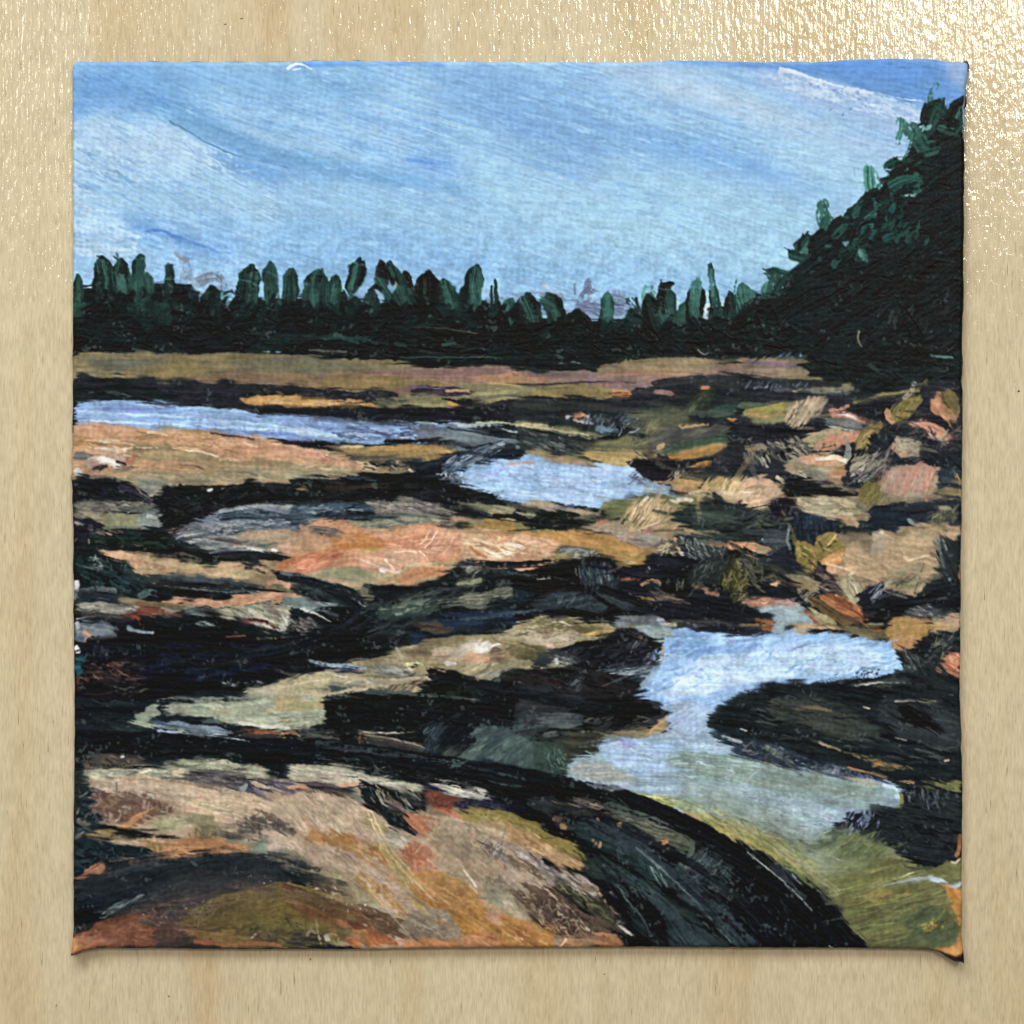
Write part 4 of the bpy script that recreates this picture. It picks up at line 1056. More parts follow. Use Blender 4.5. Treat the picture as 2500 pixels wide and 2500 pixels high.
&f 7c7468/8e8478/64605c a10 b1.5 r2 t1.6 60,26 80,23 100,23 120,26 135,30 142,34 130,36 110,38 90,34 70,34
+S 80 1.2 10 a89c90|4c4a4c|c0b8ac|5c5c60 a8 j12 t2 d.15 62,26 100,24 138,32 110,38 80,33
f 4c504c/8c8c74/7c8478 a3 b1.6 r2 t1.5 35,44 60,41 85,36 100,38 125,40 140,44 130,47 110,46 90,47 70,52 55,50
S 60 1.2 12 c4b890|5c6460|a8a088|747c78 a-3 j8 t2 d.2 50,46 90,38 130,42 100,46 60,51
f 8c8c6c/74745c/a49c78 a12 r2 115,25 140,26 160,28 180,28 193,32 193,38 170,36 158,33 140,28
f 14181a/20241f a14 r1.8 t2 122,25 140,27 150,31 160,34 150,34 140,32 130,28
f c0b08c/b4a484 r1.6 a8 160,34 175,33 190,37 193,38 175,38 165,36
s 4>3 15191a/222624 t2 d.1 170,38 180,38 193,39
s 1.4 20241c d.3 t2 176,28 180,32
S 20 1 4 1c241c t2 a70 j20 148,12 175,18 185,25 165,20
&f c8906c/d29e78/bc8460 a-4 r1.6 t1.5 5,46 20,41 35,40 45,44 58,47 70,53 90,48 110,46 125,47 140,52 143,62 143,72 130,76 110,76 90,80 60,82 40,78 30,72 0,72 0,56 15,54 30,57 42,56 44,50 25,47
+f bc9474/c8a07c r1.4 0,52 20,54 35,58 30,66 10,68 0,70
+s 7>5 5c5450/8c847c/3a3434 b2 d.15 t2 18,49 30,50 42,53
+s 3 2c2828/a8a4a0 b2 d.3 t2 25,53 35,55 42,55
+s 4 8c7464/a88c78 b2 d.2 8,47 16,49
+f d8843c/e09048/cc7c40 a-6 r2 t1.5 34,57 50,54 70,55 78,60 72,66 60,68 45,68 36,66
+s 6>4 d48444/dc9050/c88450 b2 t1.6 d.1 35,60 50,57 75,59 100,58
+s 3 c8a040/b09040 d.2 58,67 72,65
+f d47c54/dc8c60/c87450 a-18 r2 t1.6 0,78 15,70 30,66 42,70 40,76 25,82 10,86 0,86
+S 30 1.2 10 f0b090|c86840|e49c74 a-20 j8 t2.2 d.1 0,76 30,68 40,72 20,82 0,85
+f c88864/d49c7c/d8a484 a-5 r1.6 ~.8 75,56 100,50 125,48 140,54 142,68 130,74 110,74 100,66 85,62
+S 30 1.2 14 e4b898|b87c58|d09878 a-4 j6 t2 d.15 70,55 130,50 140,66 100,70
+s 1 f4dcc8 t2.8 122,50 118,58 112,65
+s 1 f4dcc8 t2.8 128,50 125,58 118,66
+s 1.2 f8e4d0 t2.8 136,56 134,62 128,69
+s 1 ecccb4 t2.8 132,50 130,58 122,68
+s 1 e4bca0 t2.8 116,50 112,58 108,62
+f d2a488/dcb498/c49474 a14 r1.6 t1.6 50,74 70,70 90,67 105,66 112,70 116,75 108,78 98,80 90,86 80,84 72,80 60,80
+s 1 f8ece0 t3 108,68 112,71 115,75
+s 1.2 f4e0cc t3 78,74 84,80 89,85 94,83 97,79
+s 1 f4e0cc t3 60,76 70,79 80,83 88,86
+s 3 f8ece4/e4ccc0 t3 74,83 78,84
+s 2 f0d4bc/e0bca0 t2.4 d.2 86,68 98,67 105,69
+s 3 c88070/d49080 d.2 62,82 68,85
&f b8a07c/a89c7c/c4a884 a4 r1.8 t1.5 10,88 30,82 50,80 70,84 90,88 98,82 115,78 130,78 142,76 143,82 140,88 126,88 112,92 110,96 100,96 85,96 70,97 58,96 48,98 62,106 75,104 83,101 75,107 66,110 60,108 45,96 30,92
+f 8c8c6c/9c987c/848468 a10 r1.8 ~.7 20,87 45,82 65,84 70,92 55,96 35,92
+f c48458/d09468/b87c54 a-20 r1.6 t1.6 88,94 92,88 105,82 120,80 135,80 138,86 120,90 110,95 100,96
+s 3>1 dcc0a0 d.3 t2 100,80 120,78 140,79
+f 8c8464/7c7458 r1.8 48,98 60,98 72,98 84,100 74,104 66,107 58,104
+s 4 4c4c44/6c6858 d.3 60,100 68,104
+s 3 b8a888 t2 d.2 100,94 110,92 124,90
&f c8a684/d4b28e/b89470 a2 r1.6 t1.6 142,52 155,50 170,50 185,52 200,54 200,82 193,85 180,84 172,80 160,76 150,75 144,74
+f bc8e6c/c89c78 ~1 150,52 175,52 190,56 180,60 160,58
+S 50 1 14 f0dcbc|e8cca8|a88460|f8e8cc a14 j12 t2.4 d.1 145,54 190,58 195,68 178,74 160,68
+s 1.2 fcf0dc t3 144,57 152,63 160,68 170,72 178,72
+s 1.2 fcf0dc t3 176,66 180,70 183,70
+s 1.2 f8e8cc t3 180,64 188,66 195,65
+s 3>2 c47c4c/b87444 t2 151,64 156,70 164,73
+s 2>1 9c6c4c/8c5c40 t2 d.3 168,60 185,60
+s 1 8c7458 t2 d.2 115,79 135,79 142,80
+S 16 1.4 6 5c5c54|8c8474|2c2c2c t2 j20 d.2 122,40 140,42 140,47 126,46
f 1c2420/2c3428 r1 t2 136,48 140,44 148,43 155,45 150,48 142,50
s 1.6 24262c/3c3c40 t2 122,46 130,47 137,47
f b48c4c/a07c44/bc945c a5 r1.8 t1.5 150,40 165,40 180,42 193,46 205,50 205,54 190,52 175,50 160,48 150,46
s 3 8c9070/7c8464 d.2 150,42 160,44
# central dark ridge
f 161c1e/20282a/101416 a-6 r2.2 t2 62,97 80,97 100,97 110,94 118,94 125,90 132,86 140,82 142,77 155,78 165,82 175,85 193,86 193,160 170,145 150,138 120,138 100,145 85,150 60,160 30,162 0,170 0,120 30,118 60,115 70,108
s 4>3 14161c/1c1e24 t2.4 62,97 80,98 110,98 130,97
s 6 2c2a34/5c545c d.2 t2 143,78 155,80 165,82
S 20 1 10 b8b4a4|7c7c74 a-30 j12 t2.2 d.2 143,80 160,80 158,86 146,88
f 3c4434/5c6048/2c3028 r1.6 140,88 155,88 160,92 150,98 145,96
s 4 8c8c6c/9c9c7c t2 d.1 140,96 150,94 158,92
S 60 2 12 243434|142020|3a4844|1c2430 a-12 j14 t2 70,104 130,95 190,95 190,120 120,115 80,125
&f 1c2426/2c3838/3c4a4c a24 r2 t2 0,90 15,92 30,98 45,104 60,113 68,118 68,124 64,126 50,122 35,115 20,106 5,100
+s 6>4 303840/4c5860/20262c b2 d.1 t2.2 0,88 18,92 34,98 50,106 62,114
+s 1 a8a49c/c8c4bc t2.6 48,105 55,110 62,115
+s 1.2 5c5048 t2.4 d.2 20,94 38,102 52,112
f 7c7c60/9c9878/6a6a54 a10 r1.8 t1.6 -18,95 -5,96 5,103 20,108 34,112 20,112 5,108 -10,105
S 40 2 7 14181c|242c2c|3c4040 a20 j20 t2.2 0,95 15,98 30,110 15,110 2,104
f 788884/8c9c98/647470 a4 r1.8 t1.6 -8,106 5,108 22,110 35,114 36,118 20,119 5,116 -8,115
f 101216/16181c r1.6 t2.4 36,112 50,112 62,118 68,124 64,127 45,125 32,122 30,118
s 3>1 a8a8a4/c8c4bc t2.4 d.1 8,116 20,120 32,127
f 141c20/1e2a2c r1.8 t2 a18 -4,115 10,118 22,124 32,129 36,134 20,134 0,128
S 70 1 8 a49c98|7c706c|4c4444 a30 j14 t2.2 d.2 0,125 15,124 25,132 10,138 0,136
f 141416/1c1c1e r2 t2 0,137 30,135 60,135 60,150 0,155
S 50 1.6 16 2c3434|1a2224|3c4448 a-22 j8 t2 50,125 110,118 130,130 70,150
f 243028/3c4c40/2c3a3c a-15 r2 t1.6 68,118 90,110 115,108 130,114 110,120 90,124 70,125
S 30 1.6 9 8c9474|5c6c60|c0c4b4 a-12 j10 t2 d.35 76,114 110,110 120,116 80,122
f 5c6054/747868/4c5048 a-6 b1.6 r2 120,108 140,104 160,102 180,97 193,96 193,103 175,106 155,110 160,117 150,116 135,112
S 40 1 12 8c8c74|3c4440|a8a48c a-12 j8 t2 d.2 122,108 190,98 190,104 150,114
f 1c2c44/24364e/16202c a2 b1.4 r2 t1.7 110,124 130,120 160,118 193,117 193,128 170,132 140,134 115,130
f 22304a/182432 r1.6 98,138 112,134 112,142 102,147
f 4c4438/5c5444/3a3430 a5 r2 102,128 120,126 125,132 140,136 130,138 112,136
s 2 5c3c34 d.3 120,131 135,134
f 2c3c44/1c2a30 a-4 r1.8 100,142 130,139 160,138 193,136 193,132 150,134
&f a09470/8c8060/b0a484 a-4 r1.8 t1.5 76,156 90,150 105,145 120,141 140,138 165,138 190,137 193,150 185,158 170,162 160,166 150,172 125,172 110,170 95,167 80,164
+f 746450/84745c/6a6250 ~1 r2 92,152 110,144 125,142 122,150 112,158 100,158
+s 3 b0ac98 d.3 t1.6 88,150 92,158
+f b8a48c/a89c84/c8bca4 a-4 r1.4 t2 117,158 118,150 128,148 140,150 145,158 135,162 122,160
+f e0d4c4/d0c8bc/c0b4a4 a-20 r1.4 t2.4 138,152 148,144 158,142 172,146 178,146 172,150 165,156 155,156 145,158
+S 26 1.2 7 f4f0ec|e4dcd0 a-20 j14 t2.8 148,142 176,146 168,154 150,150
+f d8b090/e0bc9c/c8a080 a-10 r1.4 t2 142,160 150,153 160,153 166,158 166,161 155,161
+s 3 e8b088 t2.2 158,159 165,160
+s 4 e4dcd0 t2.6 130,162 136,163
+f 6c5c50/544840 r1 t2 165,155 170,148 176,152 180,159 172,163 168,160
+f a89c74/b0a484 a-25 r1.6 t1.5 140,162 165,162 175,165 170,172 150,174 140,170
+S 40 1 12 c8bc98|5c5c50|8c8468 a-30 j6 t2.2 d.15 140,165 175,160 175,172 140,174
+s 4 8c8060/5c5444 t2 d.1 92,164 98,165 104,164
+s 2.4 3c342c t2 102,165 104,163
+S 14 1 6 dcd8b0|c8c49c j20 t2.4 92,162 108,162 106,168 94,168
f 1e2238/2c3450/3c4454 a6 b2 r1.4 t2 15,162 35,163 55,165 68,168 58,172 40,171 25,168
s 2 8c9ca8/a0b0b8 b2 d.2 t2 15,160 30,163 45,164 62,166
f 8c8c84/787c78/9c9c90 a14 b1.6 r1.8 t1.6 66,168 75,163 90,164 100,168 110,172 95,172 80,170 70,173
S 30 1 9 b8b8a8|4c4c48 a14 j10 t2 d.15 68,167 90,165 105,171 80,172
&f b0a684/a49c7c/bcb090 a3 r1.8 t1.5 0,173 15,171 28,170 45,172 60,172 80,176 95,175 112,176 112,182 95,186 60,184 30,182 0,193 -10,193 -10,178
+f a8a098/988c78/b8b0a0 ~1 30,172 60,174 80,180 60,182 35,180
+s 1 dcdccc t2.4 d.1 28,170 40,173 52,176
+s 1 d0c8a8 t2.4 40,182 55,176 70,180
+S 70 .9 12 3c342c|5c5040|d0c4a0 a-38 j8 t2.4 74,180 90,174 112,176 100,186 85,185
f 4c5454/3c4646/606860 a6 r2 t1.5 26,182 50,183 75,186 95,187 80,193 40,190
f 121a18/1a2420/0e1214 a6 r2 t2.2 110,179 115,174 130,171 150,172 165,176 193,180 193,193 80,193 95,188 112,184
S 50 2.4 9 1c2c24|0c1210|24342c a8 j20 t2.4 114,174 150,174 190,182 190,192 120,190
f 2c3038/42484e/1c2226 a-15 b1.5 r1.8 t1.8 165,175 180,170 193,166 193,184 175,180
S 30 1 9 a8a898|747c84|c8c4b0 a-30 j8 t2.2 d.15 150,172 193,165 193,176 165,178
f 9c9478/8c8468 r1.6 176,160 193,158 193,166 180,165
f 5c4c3c/3c3028 r1.2 180,150 193,152 193,158 186,157

@ 1261 1150 2.8986
# pool tail & grass
=f a4c4e8/b8d2f0/92b4dc a8 b2 r1.4 -10,-5 95,-4 100,0 105,8 115,9 128,10 130,16 120,20 104,21 92,23 80,26 73,28 72,33 60,33 40,29 20,26 0,24 -20,20 -38,13 -50,10 -45,5
+f c0d6f4/aecbee ~1.5 r2 20,10 90,5 100,12 85,20 60,24 20,22
+S 70 1.2 12 d0e0f6|94b4dc|bcd4f0|8aaacc a14 b2 j14 d.3 o.8 -20,0 90,0 95,14 70,30 20,24
+f a8b4be/98a8b4 o.9 r1.4 104,11 118,9 128,11 128,17 115,19 104,19
+s 2 3c4450/7484a0 d.45 a-40 t1.6 96,4 104,10
+S 26 1 5 c8d8f0|2a2c3c a-45 j14 t2 98,0 108,6 106,10 96,10
s 2 d8dce0/a8b0b8 d.3 t2.2 103,3 107,6 107,9
&f 1c1b26/262430/14141c r1.2 t2 100,-4 144,-4 130,3 127,10 121,11 117,8 112,7 107,9 108,3 100,0
S 20 1 8 b0a890|c8c4b0 a-60 j16 t2.4 128,-2 148,-2 145,8 130,10
f 222a2c/2c3434/363c38 a4 r1.8 146,0 193,0 193,8 180,10 160,8 146,9 140,6
f b08c5c/a88458/bc9868 a4 r1.4 t1.6 129,9 140,7 150,9 158,7 156,15 150,19 140,20 134,15
+s 2 f0e0cc/dcc8a8 t2.6 146,19 155,17
f 68684c/58603c/7c7c54 a4 r2 t1.5 72,29 80,26 92,24 104,21 120,20 140,20 156,22 158,28 145,32 130,36 115,38 100,40 80,40 73,36
S 60 2 9 7c8058|4c5438|8c885c a-10 j20 t1.8 d.2 74,28 105,22 150,24 140,32 100,38 76,38
&f c4a880/b49c74/d0b48c a-50 b1.6 r1.4 t1.8 100,26 105,23 112,22 118,24 126,28 134,32 130,38 120,44 105,50 95,54 88,46 92,40 96,33
+S 70 1 12 e4ccac|8c7c5c|d8bc94|4c483c a-55 j7 t2.6 104,24 118,24 134,33 120,44 96,50 92,42
+s 2 f0e0c8 t2.8 107,24 110,22
&s 4>3 e8dccc/dccbb4/f4ece0 t2.4 137,24 142,24 147,25
+s 2 d8ccb8 t2.2 130,24 136,26
&f b0986c/a48c64/c4a880 a-50 b1.6 r1.6 t1.8 160,8 175,6 193,7 193,24 185,27 178,26 170,24 164,20 157,16
+S 60 1 11 d4bc94|6c6450|c8b084 a-55 j8 t2.6 160,8 193,8 193,22 172,26 158,15
f 24262e/3a3c40 a40 r1.4 t1.8 155,16 162,18 170,24 180,28 193,20 193,33 170,33 158,26
f 24302e/30403c/1c2426 a4 r2 t1.6 135,34 150,29 160,28 193,30 193,60 170,57 155,52 147,48 140,42 128,40
f 3c4c44/4c5c50 a4 b1.4 r1.8 150,34 170,34 185,38 193,42 175,43 155,40 145,39
S 50 2 8 18201c|2c3830|3c4840|101614 a6 j24 t2.2 148,44 193,44 193,58 160,54
s 1 dcdcd4 t3 188,42 189,44
&f b0a088/a0907c/c0ac90 a8 r1.6 t1.6 0,24 15,25 30,28 50,32 65,36 72,39 60,38 40,35 20,32 5,28
f 14191a/1e2422/0f1314 a10 r2 t2 0,25 15,31 30,34 50,35 65,38 75,40 85,42 88,46 80,47 68,47 50,45 30,42 0,41
S 30 2 8 2c3830|0f1414|20281f a12 j20 t2.4 2,30 40,36 80,42 60,46 10,40
s 2 a8a48c/c4bc9c b2 d.3 t2.2 0,35 10,37 16,38
&f a8987c/b8a488/98886c r1.6 t1.6 75,42 88,44 95,52 92,56 80,54 60,50 40,48 25,46 30,44 50,47 65,47
+s 3 c88470/b87c68 d.1 t1.8 68,44 72,43 76,42
+s 2 d8c0a8/c8b094 d.2 t2.4 82,52 88,54 95,55
f 9c8c74/a8988c/8c8070 a8 b1.5 r1.8 t1.6 60,48 80,50 95,55 105,52 115,52 125,58 120,64 105,65 90,60 75,56
f 807468/988a84 ~1 95,56 110,54 120,60 110,65 98,62
S 50 1.2 9 b8a89c|6c6460|c8b8a8 a10 j12 t2 d.2 65,48 120,56 115,64 80,56
&f a49070/b8a080/8c7c60 a-30 r1.6 t1.6 102,50 112,46 120,42 130,42 140,46 146,49 135,50 120,50 108,50
+s 1.6 ccb894/dcc8a4 t2.4 d.15 103,50 112,46 120,43
+s 1.4 3c3428/5c5040 t2.2 d.2 105,50 120,50 140,50
# ochre band
&f c4904c/b88848/d09c54 a10 r2 t1.5 0,45 20,48 40,50 60,52 80,57 100,63 115,66 122,68 115,74 108,80 95,80 85,78 78,72 70,68 55,65 40,62 28,60 10,54 0,52
+s 5 d49c50/cc9048 b2 d.15 t1.8 30,53 50,56 70,60
+s 4 8c8c64/7c7c50 d.2 0,46 15,49 30,51
+s 6 a0884c/8c7c44 ~.8 d.1 75,65 90,70 105,74
+s 4 b0986c/c4ac80 ~.6 90,76 100,77
&f c89c7c/d4ac8c/bc9070 a6 r1.6 t1.6 0,53 10,54 25,57 38,62 36,66 30,70 30,76 20,80 10,82 5,85 0,86
+S 30 1 10 ecd0b0|b08460|dcb898 a10 j10 t2.4 d.1 0,54 34,62 28,72 4,80
+s 3 f4e4d0/fcf0e4 t3 0,63 5,64
f 6c6450/5c5c50/848064 r1.6 t1.8 34,66 42,62 55,63 66,66 74,70 70,75 55,73 40,75 30,76 28,70
+s 3 2c3440/8c98a0 b2 d.25 t2 38,66 50,65 62,68
+s 2.6 a8a89c/c4c0ac b2 d.2 t2.4 50,71 60,73 68,75
+S 30 1 7 d8d4c0|3c4448|a0a48c a-15 j20 t2.4 36,64 70,68 68,74 40,74
f b4a060/a09058 r1.2 30,70 44,72 46,75 36,77 30,76
f 9c8c68/887c60 r1.6 112,66 130,62 140,66 140,70 120,70
S 50 1 8 c8b894|5c5c50|dccca8|2c302c a-20 j20 t2.2 d.1 118,60 136,58 142,70 122,70
s 2 e8c8ac/d09470 t2.6 134,58 136,64 140,70
s 3 d8dcdc/b8a090 t2.4 139,68 140,71
s 1.4 d8dcdc/a0a8a8 d.2 t2.2 142,65 150,66 156,68
f 2c3638/3c4648/242c30 a10 r2 t1.6 132,58 150,54 170,56 185,62 180,70 160,74 142,72 138,62
S 60 1 8 7c8480|a8aca0|1c2226 a50 j30 t2 d.3 140,58 170,60 175,74 145,72
&f d09064/c88458/dca078 a4 r1.2 t1.8 176,59 185,59 193,60 193,65 182,66
# black promontory
f 12151a/1a1d22/0d1013 a4 r2 t2 36,76 44,74 55,72 62,74 68,74 72,71 77,71 80,75 85,80 95,81 102,80 108,75 115,71 125,70 138,71 145,74 155,78 165,76 175,74 180,68 180,64 193,65 193,100 180,100 165,97 150,100 130,105 120,98 122,92 110,92 95,91 86,91 82,102 85,115 95,120 110,124 118,124 90,128 60,126 30,124 0,126 0,88 10,84 28,79
f 1e202c/282a36/171a24 a4 r1.6 t1.6 85,82 100,82 110,76 125,73 140,74 138,82 125,86 120,92 105,90 90,90
f 232a34/2c3238 a90 b1.6 r1.6 t2 52,78 66,78 80,80 84,92 86,104 78,102 66,98 52,94
S 40 .8 10 5c6c70|3c4c50|7c8c88 a80 j8 t2.6 48,84 80,82 84,98 60,94
f 2c3432/20282a a-30 r1.6 t1.6 142,84 160,76 175,74 175,92 160,98 145,98
S 50 1 8 5c6460|3c4440|7c7c70 a-55 j14 t2.2 d.2 140,80 180,62 180,90 150,98
f 3c3c24/4c4c30/2c3020 a-60 r2 t1.8 172,92 180,74 193,66 193,112 185,108 178,104
S 60 1.4 8 6c6844|2c2c1c|8c8458 a-70 j30 t2.4 174,90 193,70 193,110 178,102
s 2 b86c44/a05c3c b2 d.3 t2 88,92 100,91 112,93
s 3 c8a078/8c6c54 b2 d.35 t2 106,96 115,92 121,95
s 3 a8886c/8c7058 d.2 t2 150,98 155,97 160,100
s 3 8c6454/a87c64 d.3 160,102 170,104
S 20 1 5 8c8868|3c4438 a80 j16 t2 126,92 142,92 142,99 126,99
f 14181a/0f1112 r1.6 t2.4 0,86 20,80 36,78 46,82 50,90 45,96 40,100 30,105 18,108 10,112 0,114
f 2c2420/1c1c1a r1.6 t2 20,94 40,92 44,100 30,104 18,104
s 2.4 a8a094/8c8880 t2.4 d.2 18,91 24,90 30,90
f 20262e/2c343c/384446 a-8 r2 t1.6 14,112 25,106 45,100 60,102 72,112 80,116 70,120 55,118 45,114 30,118 18,120
f 2c3438/364044/24302c a30 r2 t1.6 60,98 75,100 88,104 100,112 112,120 118,124 105,122 95,118 80,112
f 24343c/1c2a34 r2 0,100 18,102 15,110 0,112
s 3>2 0b0d10/14181c t2.8 46,98 58,100 66,106 76,112 88,117 100,124
s 2.4 0b0d10/14181c t2.8 46,116 58,119 70,121 78,118 84,116
S 24 1 7 5c6c6c|3c4c50 a-40 j20 t2 30,105 60,102 70,112 40,116
f 1a1c26/22242e/14161e a14 r2 t1.8 86,100 100,98 120,104 145,104 160,106 175,112 185,118 193,124 193,128 170,128 140,126 120,124 105,118 92,110
S 30 1 10 5c4c48|8c7c6c|3c3c48 a16 j14 t2 d.3 108,98 140,106 140,112 115,108
&f e0a058/d89048/ecb070 r.8 t2.4 105,110 110,108 115,107 115,111 110,114 106,112
s 1 d8d4cc t2.4 96,103 101,107 106,111
s 3 a88c6c/7c6c54 b2 d.3 t2 122,106 132,107 146,113
s 1 f0e8e0 t3 111,81 112,83
f 34343c/4c4c48/2c3034 a1 r1.8 126,124 150,126 175,126 193,125 193,130 160,131 130,129
f 70747c/5c6468/84888c r1.6 a2 80,123 95,122 112,123 118,126 125,127 120,131 100,131 85,128
s 5>4 8c9498/a4acb0 t2 121,126 124,130
# tan ledge and the dark boulder beside pool
&f 9c9470/8c8460/b0a484 a-6 b1.4 r1.8 t1.6 -5,132 10,124 25,122 40,122 55,125 65,127 78,132 88,136 80,140 65,140 58,142 50,146 42,150 35,150 20,148 5,144 -10,143
+f 78704c/685f44 ~1 r2 a10 20,128 40,126 60,130 72,134 60,138 40,134 22,136
+f b8a890/c4b49c a-6 r1.6 0,138 25,136 45,138 55,142 45,146 30,146 10,144
+s 3 c49c5c/d0ac6c t2 d.1 56,139 66,137 76,135 87,137
+S 50 1 11 d0c4ac|6c6450|dcd0bc|504c3c a-8 j12 t2.4 d.1 0,126 40,124 60,140 30,148 5,142
+s 2.4 e8dccc/d4b49c t2.8 27,147 31,148
&f 17181f/20222a/101318 a-8 r1.8 t2 34,150 45,146 54,141 60,142 70,140 78,139 86,137 80,131 92,132 102,135 110,139 116,145 119,150 118,156 112,162 100,164 80,166 60,166 50,165 40,160 35,156
+S 60 2 10 2c2e36|0e1014|3a3c48 a-12 j20 t2.2 40,150 110,142 112,158 60,164
+s .9 8c9498/c0c4c8 t2.6 101,143 96,153
+s .9 6c7480 t2.6 106,140 100,150
f 283034/343c3e a6 b1.6 r2 t1.6 8,158 20,152 34,150 50,156 52,164 30,164 12,162
S 30 1 9 8c9494|4c5458|a8a89c a4 j14 t2 d.2 30,155 52,158 50,164 32,164
f 5c5840/6c6648/4c4a38 a8 r1.6 t1.6 -6,146 10,148 24,152 15,156 4,158 -6,156
f b4a884/c0b48c/8c8464 r1.6 a4 t1.6 -10,160 8,162 20,165 28,167 20,169 0,166
s 1 14181a t2.4 12,165 20,166
s 3 b4b8bc/e0e0dc d.2 t2.4 33,156 34,162
S 20 1.4 4 b8c8dc|7c8ca4|3c4454 a-60 j30 t2 106,156 118,150 116,162 106,163
f 2c3440/485460/1c222a a-10 b2 r2 t1.8 72,168 90,164 110,164 118,168 112,174 104,178 92,174 80,170
S 60 .9 14 a8b0b4|5c6870|1c2026 a-12 j6 t2.4 72,167 115,164 110,174 85,172
s 1 14161a t2.4 50,165 75,166 95,162
f 14171b/1c1f23/2a2424 a10 r2 t2 -10,168 20,168 45,165 70,167 85,171 100,177 113,183 108,188 95,188 85,190 80,195 -10,195
S 60 2 10 2a2c2e|0f1214|30241f|24302e a10 j20 t2.2 0,170 70,170 105,184 60,192 0,192
f 343c44/2a3038 r1.4 a10 5,178 20,178 36,181 28,186 15,188 2,184
S 14 1 7 8c9498|5c6468 a-40 j14 t2.2 45,172 58,172 55,184 42,182
f 3c2424/2c1c1c r1.4 20,173 36,175 40,181 26,179
# lower blue pool (pool 3)
@ 1261 1150 2.8986
=f 9cc0ea/b0ceee/8ab0e0 a-14 b2 r1.4 128,130 140,132 155,134 170,137 193,138 240,135 290,139 315,145 322,152 328,160 330,168 315,172 290,175 250,178 215,180 200,183 193,190 193,200 110,200 88,196 85,190 100,188 112,184 106,178 118,168 122,156 125,146 126,138
+f 7fa8e0/8cb4e4 ~1.5 b2 132,136 160,138 170,150 150,158 128,152
+f bcd6f2/c8def6 ~2 r2 b2 150,160 200,150 260,145 310,155 300,168 240,172 190,180 150,190 120,190
+S 130 1.4 12 d0e4fa|8cb4e4|b4d2f2|7ca4d4 a-16 b2 j20 d.3 o.7 130,136 200,140 320,155 320,166 200,178 150,196 110,192
+S 30 1.2 8 a4bcdc|5c7ca4|d4e4f4 a-30 j10 d.3 t1.6 265,168 310,158 310,172 270,176
+f a8bcb8/94a8a4/b8c8c4 a2 r1.4 92,130 110,128 125,130 130,134 125,145 118,142 110,136
+s 2 a89870/b8a884 d.35 ~.5 124,148 122,160 118,166
+s 2 c8bc88 d.3 126,129 134,130
+s 5 7f95a8/8ca4b4 d.3 116,166 112,174 106,180
s 4 2c3444/3c4450 b2 d.2 t1.8 145,131 165,134 185,136 193,134
f 1c1f28/282b34 r1.4 t1.8 145,132 160,130 185,130 193,131 210,132 218,134 205,137 193,136 175,137 160,134
# far right column
@ 1809 1150 2.8986
f a4643c/8c5430 r1.2 15,124 26,126 29,130 24,135 18,134 10,126
+f a08458/8c7448 r1.4 a2 0,128 12,127 24,129 22,133 8,131 0,131
s 2 1c2230/5c6c88 b2 d.4 t2 0,132 12,134 20,137
=f 8ca0a8/9cb0b4/a4b4b8 a2 b2 r1.4 8,114 20,112 40,111 54,113 56,120 62,127 50,130 38,128 34,134 45,138 25,138 26,132 30,128 26,122 14,118
+s 3 c8a094/b89488 t1.6 d.1 2,111 15,110 30,110 48,112
f c49478/b88870/9c7c64 a4 r1.6 t1.6 4,106 18,105 26,108 40,109 50,110 46,113 30,112 14,113 4,113
S 20 1.4 6 d8a088|a87058 a-10 j20 t2 d.1 4,106 45,108 45,112 6,112
&f cc9468/d8a47c/c08858 a8 r1.2 t1.8 0,60 10,60 18,63 24,66 25,72 18,70 12,68 0,64
+f 8c8464/a09878 r1.2 12,62 24,65 24,69 16,68
+f c88468/d09478 r1 8,75 12,71 14,75 11,76
s 2 c8c4ac/8c8c78 t2.2 d.2 18,58 25,61 31,66
s 1.6 0c0e12 t2.4 17,60 24,62 28,64
f 1c1f2a/262a38 a10 r1.6 t1.8 25,68 40,66 48,72 52,82 45,84 30,80 22,76
f 2a2e28/383c34/20231e r2 a20 t1.8 0,66 12,68 20,76 34,84 45,86 34,96 20,94 5,96 0,90
S 50 1.4 9 5c5c48|3c3c30|16181a|746c54 a30 j30 t2.2 0,68 30,78 36,94 10,100 0,96
s 3 24282a/484a44 t2 d.2 2,76 8,84 12,94
s 2 4c4c3c/6c6854 t2.2 d.1 8,90 14,98 20,102
f 24282c/30383a/1c2024 a5 r2 t1.6 0,28 30,26 45,30 60,36 88,42 95,46 108,38 110,52 95,56 75,52 60,62 40,60 30,55 0,54
S 60 2 8 3c4a3c|5c6450|16191c|2c3440 a0 j30 t2.2 0,30 40,30 50,52 5,52
f 1e2a38/2a3848/182230 a80 b1.6 r2 t1.8 45,36 62,36 76,42 84,50 70,54 60,60 48,56 44,46
S 30 .8 9 3c4c60|141c28 a85 j8 t2.2 46,38 78,44 66,56 50,56
f 4a5258/3c4448/5c6468 a4 r1.8 20,50 36,48 42,50 40,64 28,66 18,58
s 3>2 5c6c68/8c988c t2 d.15 41,46 39,56 41,66
&f c4a484/b89c7c/d0b494 a-14 r1.6 t1.8 0,8 8,6 18,3 26,6 30,10 36,12 37,18 33,22 26,24 20,30 14,28 8,32 2,28 0,22
+s 3 e4ccb0/f0dcc4 t2.6 d.1 0,18 8,20 16,17
+S 24 1.6 6 d8bc9c|8c7c64|b09478 a-30 j30 t2.2 4,8 28,10 30,20 8,28
+s 4 d8b090/e4bc9c t2 d.1 4,12 12,10 20,10
+s 2 a8a080/c8bc94 t2.2 d.2 30,5 36,8 37,12
